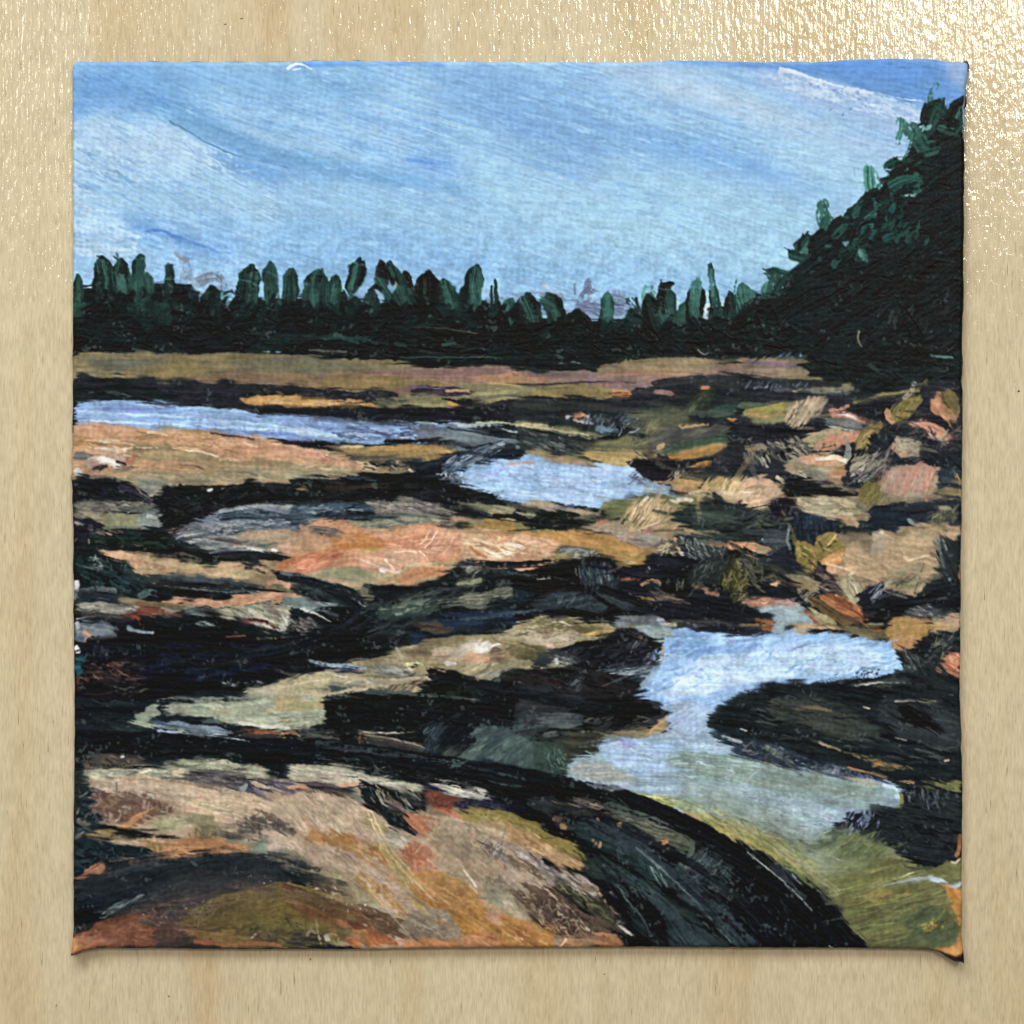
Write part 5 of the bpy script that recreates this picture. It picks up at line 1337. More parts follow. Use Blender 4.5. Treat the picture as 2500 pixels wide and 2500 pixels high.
f 14161a/1c1e22/0f1114 r1.8 t2 38,10 50,6 70,11 84,15 98,18 96,22 80,22 60,23 45,24 36,20
f 15171f/22202a r1.8 t2 20,30 32,22 42,26 46,34 40,42 28,38
f 22282c/2c3032 r1.6 88,8 96,2 106,2 118,8 120,14 108,12 100,14 96,20 88,18
S 30 1 7 c8c4bc|5c5c5c|8c8884 a-30 j12 t2.2 d.2 95,0 118,0 108,8 96,8
&f c89870/d4a880/b88c68 r1.2 t1.8 74,0 88,0 86,6 82,12 76,10 70,6
+f 9c9480/8c8874 r1.4 45,0 74,0 72,8 66,9 55,6
+S 20 1 6 c8c4b0|5c5c54 a20 j20 t2.2 46,0 74,2 70,9 55,6
&f a89c80/9c9070/bcae90 a10 r1.6 t1.8 46,24 60,22 80,22 95,23 96,30 98,34 94,38 97,45 88,46 85,38 78,38 76,42 66,36 60,35 52,34 48,30
+S 50 1.4 7 c8bc9c|7c745c|8c8878|d4c4a4 a12 j22 t2.2 48,24 92,25 94,34 78,40 55,33
+s 4 c8a082/b8947c d.15 t1.8 84,38 92,42 97,45
+s 3 6c7468/545c50 d.2 98,28 104,34
&f 7c7244/6a6438/948854 a-60 r1.4 t2 100,12 104,9 112,11 118,15 122,19 118,24 112,28 108,30 104,26 100,24 99,18
+S 26 1 7 a89c64|5c5430 a-50 j16 t2.4 101,12 120,18 110,28 100,22
&f c89884/b48c7c/b8a48c a-70 b1.6 r1.2 t2 122,2 130,-4 150,-6 168,-2 165,8 160,16 155,20 145,22 138,24 130,19 118,17 119,8
+S 60 1 13 dcb8a4|8c8070|a89c88|c8a08c a-72 j8 t2.4 122,0 165,-2 158,16 122,16
+s 5 d49c88/c88c7c t1.8 d.1 148,-2 142,8 138,14
+s 3 a87c44/b88c50 t2 157,14 160,18
+f a89c84/b8ac94 a-20 r1.4 t1.8 128,24 140,20 160,18 168,18 155,22 140,25
f 28323a/34404a/1c242c r1.6 a8 168,-5 186,-5 186,24 176,22 166,20 164,14
f 8c7c5c/6c6850/a08860 a4 r1.6 t1.6 166,12 176,10 186,8 186,22 175,20 165,18
s 3 b09468/9c8460 t1.8 d.1 180,2 184,10 185,20
f 161c22/20262c/2a323c a-10 r2 t1.8 110,30 125,26 150,28 186,24 186,44 165,42 150,44 140,46 135,52 115,54 105,52 108,40
f 1a2430/202c3c r1.6 t1.8 108,36 125,28 140,34 142,44 128,50 112,50
s 1 8c98a0 t2.4 117,28 121,22
f 3c4440/545848/2c3430 r1.8 a-30 t1.8 158,36 170,30 184,32 182,40 170,44 160,42
S 40 1.4 7 a49c78|6c6c54|2c302c a-50 j30 t2.2 158,34 184,30 182,44 162,44
s 3 b4a888/a89c80 t2 d.1 168,31 174,31 177,33
&s 4 94a098/7c8c88 t2 142,42 144,44
&f c8a082/b49878/a89070 r1.4 a30 t1.8 160,44 168,46 178,48 186,44 186,58 180,60 176,58 170,54 164,50
+s 1 d8c4a4 t2.6 184,46 184,52 180,54
+s 2.4 14141a t2.4 170,48 173,50
&f b49c7c/a89070/c4aa88 a20 r1.6 t1.8 110,62 112,58 118,50 121,50 124,54 130,56 136,56 140,50 146,46 154,44 160,46 166,56 164,62 168,70 166,76 160,80 162,84 168,88 160,92 155,100 150,102 143,105 135,104 122,96 124,90 118,92 106,92 98,88 92,86 88,84 88,75 86,68 92,62 94,58 97,55 100,62 102,68 110,70
+f c8ae8c/b89c78/d0b894 ~1 r2 a10 118,58 132,58 150,56 160,60 162,70 150,76 138,76 126,72 115,66
+f 8c8468/a0987c r1.8 a14 142,54 155,46 162,54 150,58
+f a8a080/948c6c/b0a888 a-8 r1.8 128,82 145,78 156,78 152,88 148,96 140,102 130,98 122,96 126,88
+s 3 d4bca0/dcc8b4 t2.2 d.1 112,58 116,54 120,52
+s 1.2 e0c8a8 t2.8 137,72 140,76 148,74 158,72
+S 16 1 7 44403a|6c6454 a-30 j12 t2.6 134,84 148,82 145,90 134,92
+S 20 1 7 44483c|7c7860 a-10 j12 t2.4 128,92 142,90 140,97 130,96
+s 1 1c1e22 t2.6 154,78 150,90 146,104
+s 1.2 c8b490/1c1e22 t2.4 d.1 160,80 152,96 142,112
+s 1.2 c8ac80 t2.4 154,104 142,114
+f b89470/c8a480 r1.2 72,82 78,80 84,86 92,86 85,88 76,86
+s 1.2 e0d0b0 t2.6 98,80 96,85 91,88
f a0987c/b0a888/8c8468 a60 r1.4 t1.8 84,92 90,88 96,90 99,95 104,100 103,106 102,112 98,114 92,108 88,102
+s 1 f0e4d0 t2.8 92,93 96,96 98,102 100,112
f 1c1f28/262a32 a-30 r1.8 t1.8 100,100 110,92 120,94 126,100 140,106 134,114 120,122 108,124 100,116
S 26 1 10 a8b0b0|5c686c a-55 j10 t2.4 d.1 110,98 124,94 118,108 112,116
s 1 8c8c80 t2.4 120,100 130,104 140,108
f c4b49c/b0a48c r1.2 112,52 118,50 122,54 120,66 116,70 112,70 109,64
&f 8c7c44/7c6c38/a08c50 a70 r1.2 t2 44,66 47,60 53,58 58,62 62,66 65,70 64,76 63,84 57,86 52,82 46,74
+S 24 1.4 5 5c5830|a89858 a40 j40 t2.4 47,62 60,66 60,80 50,78
+s 4 c88c54/b8804c t2 d.15 62,68 63,74 61,80
&f 94844c/80743c/b49058 a-30 r1.2 t2 62,64 66,56 72,52 78,54 84,60 86,67 84,74 78,80 72,80 66,76 63,70
+f cc8c50/c08448/d89c60 r1.2 a-20 t2 68,76 76,70 84,66 86,70 83,77 76,80 70,80
+s .9 3c3820 t2.4 72,66 80,59
+s .9 d8b878 t2.6 74,62 80,54
+s 2 4c4c2c/5c5834 t2.2 66,60 70,68
f d49878/c88c6c r1 72,82 76,80 74,86 78,87
f 3a3638/4c4444/2a2628 a40 r1.4 t2 62,82 66,76 70,84 80,88 82,96 84,102 88,106 80,106 70,102 64,94 60,88
S 40 .9 9 8c7868|5c4c48|1c1a1e a14 j10 t2.4 64,84 80,88 86,104 70,100
f 14171a/1c1f22 a40 r1.8 t2 30,96 38,90 48,92 58,96 64,100 62,108 54,110 50,112 44,106 36,102
S 30 .9 9 8c8474|3c3c44|a89c90 a-50 j8 t2.4 48,96 64,98 64,108 54,108
&f 94886c/847c60/a89c7c a16 r1.4 t1.8 35,90 40,86 48,87 55,90 60,95 62,99 52,95 42,92
f d8b08c/c8a080 r1 t1.8 24,95 34,92 30,98
&f c87848/b86c3c/8c4c2c a32 r1.4 t2 68,104 80,106 90,108 96,112 100,116 108,126 104,129 94,127 84,122 74,114 66,108
+f 5c4c38/74603c/4c4030 a30 r1.6 t1.8 58,106 66,108 74,114 84,120 96,127 88,129 76,124 66,118 56,112
+s 2 dc9868/d08c5c t2.4 80,105 92,110 100,118
+s 1 6c2c1c t2.2 80,112 95,118 106,126
&f 8c8464/a09470/b0a480 a34 r1.4 t1.8 54,114 62,118 72,122 84,128 76,130 68,129 60,124
+s 3 b46038/984c30 t2 54,118 60,124 66,128
&f b09470/c4a47c/94845c a4 r1.6 t1.8 40,130 50,129 64,130 80,130 84,134 70,135 52,138 46,136
f 7c7458/8c8464/646048 a4 r1.8 t1.6 84,130 100,128 122,130 122,142 112,144 100,140 88,134
s 1.4 2c2c2a t2.2 100,132 115,133 122,134
s 1.4 d0c4a0/a89c80 t2 d.2 108,129 120,128
&f c09454/b08848/cc9c60 a-4 r1.4 t1.8 124,130 130,124 140,124 152,126 162,128 165,130 160,136 150,142 146,146 138,150 130,148 125,144 122,138
+f c08c5c/cc9c70/d4a884 r1.4 t1.8 124,140 134,138 146,140 150,144 146,148 140,150 134,151 128,146
+S 16 1.2 5 d8a878|a88044 j60 t2.2 126,128 155,132 140,148 126,140
&f b09c80/c4ac8c/a08c74 a-10 r1.6 t1.8 155,124 168,122 175,118 182,120 185,128 184,136 178,138 168,138 162,138 160,134 166,130
+s 3 c8a48c/b8967c d.1 168,126 178,124 184,130
f 4c5054/8c8c88/2c3036 a14 b2 r2 t1.8 132,120 145,116 156,114 170,114 176,118 168,122 155,124 145,124
S 40 1 6 b8b4ac|3c4044 a30 j24 t2.4 148,114 172,116 168,122 150,122
f 14181c/1c2024/242c34 a-10 r2 t1.8 118,106 140,108 160,100 165,92 186,90 186,120 176,114 150,113 130,120 122,126 108,127 104,122
f 20282c/2c3438 a60 b1.6 r1.8 t1.8 168,56 178,58 184,60 185,92 175,95 168,85 166,72
s 2 8c9c98/5c6c6c t2.4 d.1 166,58 168,70 172,84 176,92
s 1 9ca8a4 t2.4 170,58 173,66
s 3 8c6444/a87c54 t1.8 185,80 185,92
f 16191d/1e2428/2c3434 a20 r2 t1.8 142,150 152,142 165,138 176,136 182,140 186,150 186,180 180,178 172,170 164,162 160,156 150,158
S 40 1 9 5c6460|8c8c7c|2c3434 a-40 j20 t2.2 d.15 160,142 180,138 180,150 165,156
f 20282a/2c3434/1a1f22 a30 r2 t1.8 131,150 142,152 155,156 165,164 175,175 186,180 186,193 140,193 120,185 128,170 138,168 134,158
S 24 1 8 8c9088|4c5450 a50 j20 t2.2 138,152 150,156 150,170 140,166
&f b4704c/c48460/a8644c a20 r1.6 t1.8 170,156 178,153 186,150 186,178 178,172 170,164
+S 20 1 6 d8a888|984c34 a10 j30 t2.4 172,156 184,154 184,170 174,166
s 3 c07c64 t2 165,167 168,169
f 15191e/1c2228/22292c a-4 r2 t1.8 20,180 40,178 70,177 90,175 105,174 115,175 124,172 132,168 140,170 150,176 165,182 186,190 186,200 20,200 10,190
S 60 1.4 24 2c3836|3c4640|141a1e|4a4e44 a-2 j6 t2 20,184 120,178 180,190 180,198 20,198
s 6 3c4240/2c3434 d.2 t1.6 90,184 120,179 150,182 170,190
s 1 8c8c80/a8a898 t2.4 d.2 96,181 120,178 140,179 155,180
S 30 1.4 3 1c2434|3c4c64 a-30 j30 t2 95,170 120,164 115,174 98,175
S 24 2 5 2c3c54|16202c a20 j30 t2 4,184 22,180 22,188 4,192

@ 165 1760 2.8986
l painted_rocky_shore
f 14181e/1c2428/1b2030 a4 r2 t2 5,-20 60,-20 130,-14 150,-10 160,-2 150,6 193,12 193,40 160,36 130,32 100,28 60,27 20,28 5,40
f 3a4648/243034/1c2a34 a6 b1.4 r2 t1.6 5,10 40,4 60,4 80,7 100,12 112,16 100,20 60,22 20,22 5,22
S 60 2 14 1c2834|14201f|2c3a3c|20242c a4 j12 t2 5,-18 140,-14 180,14 180,34 60,26 5,24
&f a8ae94/8c9480/b4b8a0 a-4 b1.6 r1.8 t1.8 75,-14 100,-16 140,-18 193,-18 240,-18 240,-6 215,2 193,8 178,7 165,4 145,5 135,2 110,-4 90,-8
+S 70 1 12 d0d0b8|6c746c|bcbca0|8c7c5c a4 j8 t2.4 d.1 80,-14 193,-16 230,-12 200,6 150,2
+f b0a078/a49470 r1.8 a-4 170,-18 220,-18 215,-8 190,-6 175,-10
+s 3 c0c0b0/d8d4c0 t2.2 d.1 145,2 165,4 185,6
f 9ca88c/8c9880/a8ac90 r1.4 a14 b1.6 t1.8 50,3 62,0 72,4 85,7 100,10 115,12 116,14 108,15 95,12 80,8 60,5
f 98a088/84907c r1.2 a10 t1.8 75,-14 60,-6 55,0 70,0 78,-8
f 6c7c88/8c98a0/46546a a8 b1.8 r1.2 t2.2 71,1 90,1 110,3 130,6 140,10 148,13 138,13 120,11 100,8 80,5
s 1 b8c4cc t2.6 120,11 135,12 147,13
f 1c2440/161c34 a6 r1.4 t1.6 110,8 140,12 160,12 180,14 170,18 140,18 120,16
s 2.4 b0683c/8c4c30 t2 b2 d.15 150,9 165,9 180,10 193,11
S 16 1 4 d8a070|e0b080 t2.4 j30 152,8 193,10 193,12 155,11
&f 9c8c64/84785c/ac9c74 a-2 r1.4 t1.6 162,17 175,13 190,13 205,16 190,17 170,19
f 34443c/44544c/28342e a2 r1.8 ~.8 105,17 130,18 150,18 145,23 120,25 105,22
f 10161a/18201f/0c1012 a3 r2 t2 5,22 60,22 100,24 130,26 150,21 170,19 193,20 230,20 230,40 193,40 170,36 140,35 120,32 100,30 80,30 50,28 20,28 5,34
f 3c3c3a/4a4640/302c2a a4 r2 t1.6 14,29 30,28 50,29 68,31 70,36 55,38 30,38 14,40
S 40 1.6 6 5c5848|2c2a26|6c6050 a40 j30 t2 12,29 66,30 60,40 14,40
s 2 e4e4e4 t3 45,31 47,30
# layered back ledge
&f b0ac90/9c9c84/c0bca0 a6 b1.6 r1.8 t1.8 80,36 95,32 110,31 130,32 145,35 155,38 165,39 172,46 165,50 150,48 140,42 120,41 100,40 85,39
+S 70 1 10 d8d4bc|8c8c78|e4dcc4|6c6c60 a6 j8 t2.4 d.1 82,36 130,32 168,46 150,48 110,40
&f a8a48c/8c8c7c/c0b89c a3 b1.6 r1.8 t1.8 12,42 25,42 40,40 60,40 80,39 100,42 104,47 95,49 80,49 60,48 40,49 20,48 10,46
+S 60 1.2 8 d4ccac|5c5c54|e0d8bc|7c807c a0 j10 t2.4 d.1 12,41 100,41 100,49 12,48
+s 4 d4c8a0/c8b894 t2 d.1 90,43 100,45 104,47
f 4c4648/5c5654/3a363c a4 b1.4 r2 t1.6 55,49 90,50 105,45 120,41 145,42 155,44 150,54 140,60 120,58 100,52 80,51
S 60 1 9 7c7470|2c282c|8c8880 a4 j14 t2 d.15 60,49 140,43 150,50 130,58 90,50
f 3a3848/4c4a58/2c2a34 a10 r1.8 t1.8 145,52 160,50 175,52 193,56 193,68 180,65 165,63 148,60
S 24 1 6 c8c4c4|7c7888 a20 j30 t2.4 150,50 190,54 190,66 160,62
s 5>3 7c8888/98a4a0 t2 147,58 150,54
# big pale slab
&f b8a088/a8927c/c4ae94 a10 b1.5 r2 t1.6 18,56 30,53 60,50 80,52 100,54 115,58 130,59 150,61 170,64 193,68 230,68 270,78 300,100 330,130 330,160 290,190 260,190 240,165 220,150 200,120 193,100 160,105 130,104 100,112 70,110 40,104 30,92 45,88 60,80 80,76 60,66 30,64 20,62
+f c0aa94/cab49c a4 r1.4 t1.8 22,54 45,52 60,51 85,52 110,58 90,62 60,60 40,60 20,60
+s .8 6c6058 t2.4 41,52 41,58
+s .8 6c6058 t2.4 56,51 58,54
+f 6c5448/7c6454/5c4840 a20 b1.4 r2 t1.6 22,62 40,60 60,60 75,63 85,70 92,76 80,82 60,84 50,88 30,86 22,78
+S 120 1.3 5 a88c7c|4c3a34|c4b0a4|7c5c4c a60 j60 t2.2 d.1 22,60 70,60 92,74 60,86 28,86
+S 14 1 3 ecdcd0 t2.6 j60 40,60 80,60 80,66 50,66
+s 4 c08050/d09860 d.3 t1.8 46,90 52,87 57,83 62,80
+f a49c7c/b4a888/8c8868 a-10 r2 t1.6 65,90 75,82 95,80 105,84 100,92 85,94 70,92
+f b8a284/c4ae90/a49478 a14 b1.6 r2 t1.6 95,62 130,66 160,72 190,84 193,90 170,86 150,82 120,80 100,72
+S 110 1.2 14 d4c0a4|8c7c68|c4b094|dcccb4 a16 j8 t2 d.1 60,54 140,62 193,76 230,100 193,92 120,80 90,66
+f 8c8468/787458/988c70 a10 r2 ~.8 100,78 120,80 130,90 120,100 105,94
+f 5c5450/6c645c/4c4844 a10 r2 ~.8 128,88 145,86 155,80 170,78 185,86 193,96 180,104 160,98 140,102 128,98
+S 90 1.3 6 b0a094|3c3434|c8bcac|6c5c54 a30 j50 t2.2 d.1 135,82 175,76 193,90 180,108 150,100
+S 60 1.4 5 c4b48c|6c6048|a88c60|504838 a70 j30 t2.2 100,88 125,92 125,102 100,98
f 1a201e/24221f/14181a a4 r1.4 t2 25,88 45,90 70,92 90,95 102,97 90,98 70,96 50,97 30,97 10,104 8,96
s 2>1 1a1a18 t2.2 30,98 60,97 90,97
f 8c7450/7c6c4c/a08860 a4 r1.8 t1.5 20,92 40,94 50,97 30,100 60,102 90,104 75,112 60,108 40,102 15,100
S 50 1.6 6 c8a070|6c6040|b08454|8c6c48 a30 j40 t2 d.15 60,100 100,98 100,108 70,112
&f b47c50/c48c5c/a06c48 a-2 b1.4 r1.8 t1.6 70,112 82,104 100,98 120,98 140,102 155,104 155,110 140,110 110,112 85,114
+S 40 1 10 d4a070|8c6040|c89468 a0 j10 t2 d.1 80,104 150,104 150,110 80,112
f 788474/8c9480/687464 a6 r1.8 t1.5 150,104 165,102 178,104 176,112 165,116 155,112
f 1c2830/283438/14202a a6 r2 t1.8 5,52 16,52 22,58 18,64 22,72 26,82 30,90 20,92 12,96 5,104
S 40 1.6 7 3c484c|101a1f|8c8474 a-30 j40 t2 d.1 6,54 20,60 26,84 8,100
s 5 5c5c50/7c7460 t1.8 d.2 10,84 18,86
s 1 a8a088 t2.4 d.2 7,98 13,93
&f 14202a/1c2c34/10181f a8 r2 t2 5,102 20,101 30,102 50,104 66,109 72,112 50,116 30,118 25,124 15,130 5,131
+S 40 2 9 24343c|0e161c|2c3c40 a10 j20 t2.2 6,104 66,110 30,118 8,128
s 1.4 8c7c64/5c5444 b2 t2 d.25 36,118 60,115 80,112 92,108
&f b07c5c/9c6c50/c08c6c a-20 r1 t2 5,132 12,130 18,124 24,120 32,119 28,126 30,130 22,132 10,134
+s 1 4c3428 t2.4 10,131 18,126 26,121
&f 20282c/2c3034/181e24 a-6 b1.3 r2 t1.8 5,136 15,132 32,128 40,120 60,117 80,115 110,112 140,110 150,111 156,116 175,118 193,124 230,132 236,140 210,142 193,137 175,138 150,142 130,148 100,152 70,154 50,158 40,164 20,170 14,172 6,178
+f 101820/18222c/0c1218 a-20 r2 t2 5,138 30,134 60,134 90,126 110,124 130,126 120,132 90,138 65,146 50,152 40,162 18,170 8,172
+S 50 2 14 2c383c|121a20|383838|1c2c34 a-14 j14 t2 8,140 60,134 140,112 190,124 130,144 40,160
+s 5 4c4038/5c4c44 d.3 t1.6 55,119 80,117 110,115
+s 1.2 0c1014 t2.6 150,112 165,117 179,116
+S 30 .9 10 8c9c98|5c6c6c|b0b8a8 a-28 j6 t2.4 d.1 28,162 44,152 60,147 60,151 46,158 32,165
+S 10 1 2 f0f0ec t3 j60 140,124 172,135 170,138 138,130
s 3 3c4a5c/243040 d.2 100,152 130,148 150,144
f 3c3634/4c4440/2c2a2c a-4 r2 t1.6 50,158 80,152 110,148 130,146 140,150 120,154 112,160 105,168 95,176 100,184 70,188 50,180 40,166
S 70 1.3 6 6c6054|2a2628|8c8078|5c4c44 a10 j50 t2 d.1 50,156 125,150 105,165 95,182 60,184
S 18 1 2.5 f0ece4 t3 j60 62,158 108,152 104,168 64,172
&f 7c4a36/965c44/683c2e a-20 r2 t1.6 5,182 20,175 30,168 40,165 55,164 65,170 70,180 75,188 60,190 30,190 5,193
+S 70 2 6 a4684c|6c4436|b07858|54342c a10 j50 t2 d.1 8,180 40,166 66,176 60,188 10,190
+f b47454/c08060 ~1 r1.4 8,184 25,181 40,186 20,190 8,190
f 3c3028/4c3c30 r1.4 a4 100,182 115,184 122,188 105,188
# olive mound
&f 6e5f30/7c6c3a/5c5028 a-12 b1.4 r2 t1.6 100,165 110,158 125,150 145,143 165,139 180,137 193,138 220,143 245,152 240,165 225,176 200,180 193,176 170,175 140,175 110,176 92,174
+S 110 2 8 84743c|544a22|8c7c48|6c5c30 a-14 j24 t2 100,164 150,144 190,140 230,150 210,172 120,174
+S 40 1.4 7 9c8c5c|7c7044 a-40 j20 t2 d.2 104,160 130,150 130,160 110,172
f 8c7440/7c6434/9c8450 a4 r1.8 t1.5 96,174 120,176 150,178 180,184 193,186 193,190 150,190 125,188 105,182
f 46423c/5c584c/2c2c2c a4 r2 t1.8 138,176 160,174 185,175 200,178 200,190 180,188 160,186 145,182
S 70 1.6 6 7c7868|26282a|5c5a4c|8c8470 a60 j35 t2 d.35 145,174 193,175 200,188 160,186
s 2 d8d4c8 t2.6 155,183 158,180
s 4 c0603c/b05838 t1.8 d.2 108,186 125,187 140,186
s 3 a86848/c07c54 t1.8 d.2 130,190 160,187 185,190
# middle column
@ 713 1760 2.8986
l painted_rocky_shore
f 12181a/1a2020/0c1012 a4 r2 t2 24,-20 80,-20 110,-18 200,-20 220,-18 240,-8 252,-4 258,6 240,12 215,16 190,30 190,50 170,55 155,52 140,48 120,48 100,42 80,42 55,36 30,34 0,32 0,18 25,20 30,8
S 70 2 9 24302c|0c1012|2c302c|1c2a28 a10 j30 t2.2 26,-18 120,-16 190,0 160,30 60,30
f 4c4c44/5c5c50/3c4040 a-6 b1.4 r1.8 t1.6 0,14 20,11 36,9 40,14 35,20 15,20 0,19
s 2 c89870/b88860 t2 d.2 0,10 6,12
f 1c2420/283028 a6 r2 t1.8 0,19 40,20 60,22 90,23 115,26 110,30 80,32 50,31 20,28 0,27
s 3>2 5c6c64/748078 b1.6 t1.8 d.1 20,29 50,31 80,32 110,34
f 3c3c38/2c2c2c/4c4844 a12 r1.8 t1.8 55,12 75,13 95,17 112,21 112,28 95,27 70,22
s 1 a09880 t2.4 62,12 80,14 100,19 113,23
s 1.6 b0a894 b2 d.35 t2.2 58,9 75,10 92,10 105,9
s 1.6 b4806c t2.4 44,18 48,20
S 16 1 7 8c5c3c|a88c78 a50 j20 t2.2 d.2 54,8 66,12 64,20 56,18
f 1c2834/24323c/161f28 a-45 b1.5 r1.8 t1.8 110,2 125,4 135,14 125,26 115,34 112,20
S 30 .9 12 6c7c80|3c4c54 a-50 j8 t2.2 110,2 125,4 132,16 116,32
f 14181c/1c2024/0f1216 a-40 r1.8 t2 125,8 135,4 150,6 158,14 158,18 145,28 130,36 112,36 125,24
S 24 .9 14 6c7060|4c5450 a-40 j5 t2.2 130,22 150,18 135,34 118,36
&f 4a5a58/586860/3a4a4c a-35 b1.3 r2 t1.6 150,2 165,0 180,6 190,10 200,14 207,24 205,40 210,50 195,56 175,52 155,46 140,42 125,38 140,30 155,20 158,12
+S 40 1.4 12 6c7c70|34444c|5c6c68 a-35 j12 t2 152,4 195,14 200,44 150,40
+f 263440/2c3c4c/1f2c38 a8 r2 ~1 140,38 165,34 190,36 205,44 200,54 175,52 150,44
f 2a3a34/34463c r1.8 a60 t1.8 205,18 230,20 242,30 236,42 222,48 205,44
S 50 .8 7 6c8480|8ca098|3c504c a70 j16 t2.4 212,24 234,24 236,44 218,46
# long black back of near boulder
&f 101418/181c1e/0a0c0e a16 r1.8 t2 0,28 30,32 60,34 90,38 112,36 140,42 165,48 175,52 193,58 215,52 222,50 240,58 260,62 290,70 310,74 325,82 345,92 365,102 380,108 395,115 410,130 430,145 445,165 455,178 462,190 440,192 400,192 340,192 290,192 260,190 240,170 220,150 200,130 215,110 200,92 180,78 160,72 140,60 110,52 80,44 50,37 0,36
+S 60 2 12 1c2420|0c1012|242428 a16 j14 t2.2 30,32 110,42 190,60 190,72 100,48
+f 22282a/2c3234 ~1 a20 r2 200,60 240,66 260,72 250,84 225,84 200,72
+s 1.2 5c6c68/8ca09c b1 t2.2 d.3 68,34 72,40 80,38
# pale crest
f b8b4a0/a4a08c/c8c0a8 a8 b1.6 r1.6 t1.8 -5,40 10,37 30,37 50,39 55,42 75,45 90,48 105,54 112,58 95,57 75,54 58,52 60,54 45,54 25,52 0,53
S 70 1 12 d4ccb8|7c7868|c4bca8|e0d8c8 a8 j6 t2.4 d.1 0,38 50,40 105,55 70,52 0,50
s 1 3c3834 t2.4 20,46 40,46 55,48
f d4a88c/c89c80 r1.2 a6 t1.8 -5,55 8,53 13,54 12,58 0,58
s 3 d8ac90/c49c80 t1.8 38,55 45,54 55,53
f b8b4a4/a8a898/ccc8b8 a10 b1.6 r1.4 t2 108,58 115,55 125,51 140,54 155,57 165,61 168,64 155,66 140,63 125,60
S 30 1 8 e0dccc|8c8c80|ccc8b8 a12 j8 t2.6 d.1 112,56 128,52 165,62 150,66
s 1.4 101214 t2.6 155,58 157,60
s 1.4 101214 t2.6 163,63 165,63
f 1c2234/2c3048/14182a a12 r1.8 t1.8 110,56 130,60 150,66 175,66 193,72 193,84 180,78 160,76 140,74 125,68 112,62
f 2c2a30/3c363a/24222a a10 r1.8 t1.8 12,52 22,49 30,52 40,58 50,60 55,66 40,62 25,61 14,60
f 3c3228/4c4038 r1.6 a8 0,58 20,62 40,62 50,66 40,70 15,66
f 161e22/1e282c/12181a a30 b1.2 r2 t2 58,52 75,54 90,58 105,58 115,62 118,70 112,78 100,76 88,74 95,82 105,90 113,96 100,96 85,92 75,84 68,76 60,70 58,62
S 60 .9 9 8ca098|3c4c4c|c4b49c|a88c60 a50 j14 t2.4 62,54 110,60 108,76 90,80 70,70
f 6c746c/7c8478/5c645c a20 r1.6 t1.6 46,58 58,62 62,68 55,70 48,64
f 6c3c30/84503c/54302c a14 r1.4 t1.8 112,60 125,62 138,68 134,74 122,72 114,68
S 24 1 4 c47c50|3c2430 j60 t2.2 114,62 134,68 128,73 116,68
# slab continued: tan, orange, ochre currents running down right
&f b8a28a/a8947c/c4ae94 a40 b1.5 r2 t1.6 -20,60 10,62 30,60 45,64 58,72 75,80 85,90 75,96 90,98 110,98 125,100 120,115 105,122 90,112 75,108 60,100 40,96 20,94 8,92 -5,84 -20,80
+S 110 1.2 16 d0bca4|8c7c6c|c8b49c|9c8874 a46 j8 t2 d.1 -15,62 50,66 85,96 60,100 0,90
+f 8c8c74/a0988c a10 r1.6 t1.6 68,96 85,93 100,94 110,98 95,100 75,100
+f c8c0a8/b4ae9c/dcd4c4 a20 r1.6 t2 72,100 90,100 98,106 92,112 82,106
+s 2.4 d8d0c0/c0b8a8 t2.4 d.1 92,98 100,102 112,102
f 9c8c70/8c7c60 a20 r1.8 t1.6 58,74 72,80 84,90 70,94 60,88
&f a86c30/b87c3c/98642c a36 r1.8 t1.6 12,92 30,94 45,97 55,102 70,106 85,116 95,125 100,135 90,132 75,120 60,110 40,104 22,106 14,100
+S 40 1.4 12 c08c50|8c5c2c|b4783c a40 j8 t2 d.1 14,93 60,102 95,130 70,118 24,104
&f b4a090/a48e7e/c0ac9c a34 b1.5 r2 t1.6 -20,95 0,98 10,104 25,104 45,106 60,112 75,122 90,134 100,150 95,152 80,140 60,130 40,126 15,124 0,118 -20,108
+S 90 1.2 12 c8b4a4|8c7c70|d4c0b0|7c6c64 a38 j10 t2 d.1 -15,98 60,112 95,145 50,128 0,118
+f 74705c/84806c ~.7 r2 a20 -20,112 0,108 20,122 40,128 20,130 0,124
&f 948c74/847c64/a49c84 a38 b1.4 r2 t1.6 -10,120 20,122 45,128 65,134 80,142 95,160 98,168 80,160 65,150 50,148 30,138 10,126
+f 9c987c/acA488/8c8870 a42 r1.6 t1.6 48,150 60,146 72,146 82,156 92,165 80,162 62,156
&f a87840/b4864c/946a38 a44 b1.5 r1.8 t1.6 52,128 62,130 75,138 88,150 98,162 92,166 80,156 66,146 55,138
+S 60 1 14 d4a860|8c5c2c|c8b080|e0c490 a50 j5 t2.4 60,132 78,140 100,166 90,166 66,146
f 9c8c50/b09c60/84743c a48 b1.5 r1.6 t1.6 78,108 90,118 100,132 112,150 116,160 106,156 95,138 84,122
S 70 .9 18 d4c080|6c5c34|c0a85c|e0d4a8 a54 j4 t2.6 78,108 94,120 114,155 100,150 86,128
# orange-red flare
&f b4603f/c4744e/a05238 a40 r2 t1.8 90,110 100,104 108,101 115,106 120,114 122,122 118,132 116,140 108,140 103,132 98,122
+S 60 1.4 6 d87c5c|9c4430|c8684c|e09070 a60 j40 t2.4 d.1 92,108 112,104 120,124 110,138 100,128
&f b0742c/c08438/a0682c a36 r2 t1.6 104,126 120,124 135,130 150,138 158,150 165,160 180,166 193,172 210,180 222,186 224,192 150,192 140,180 135,165 120,156 110,156 100,140
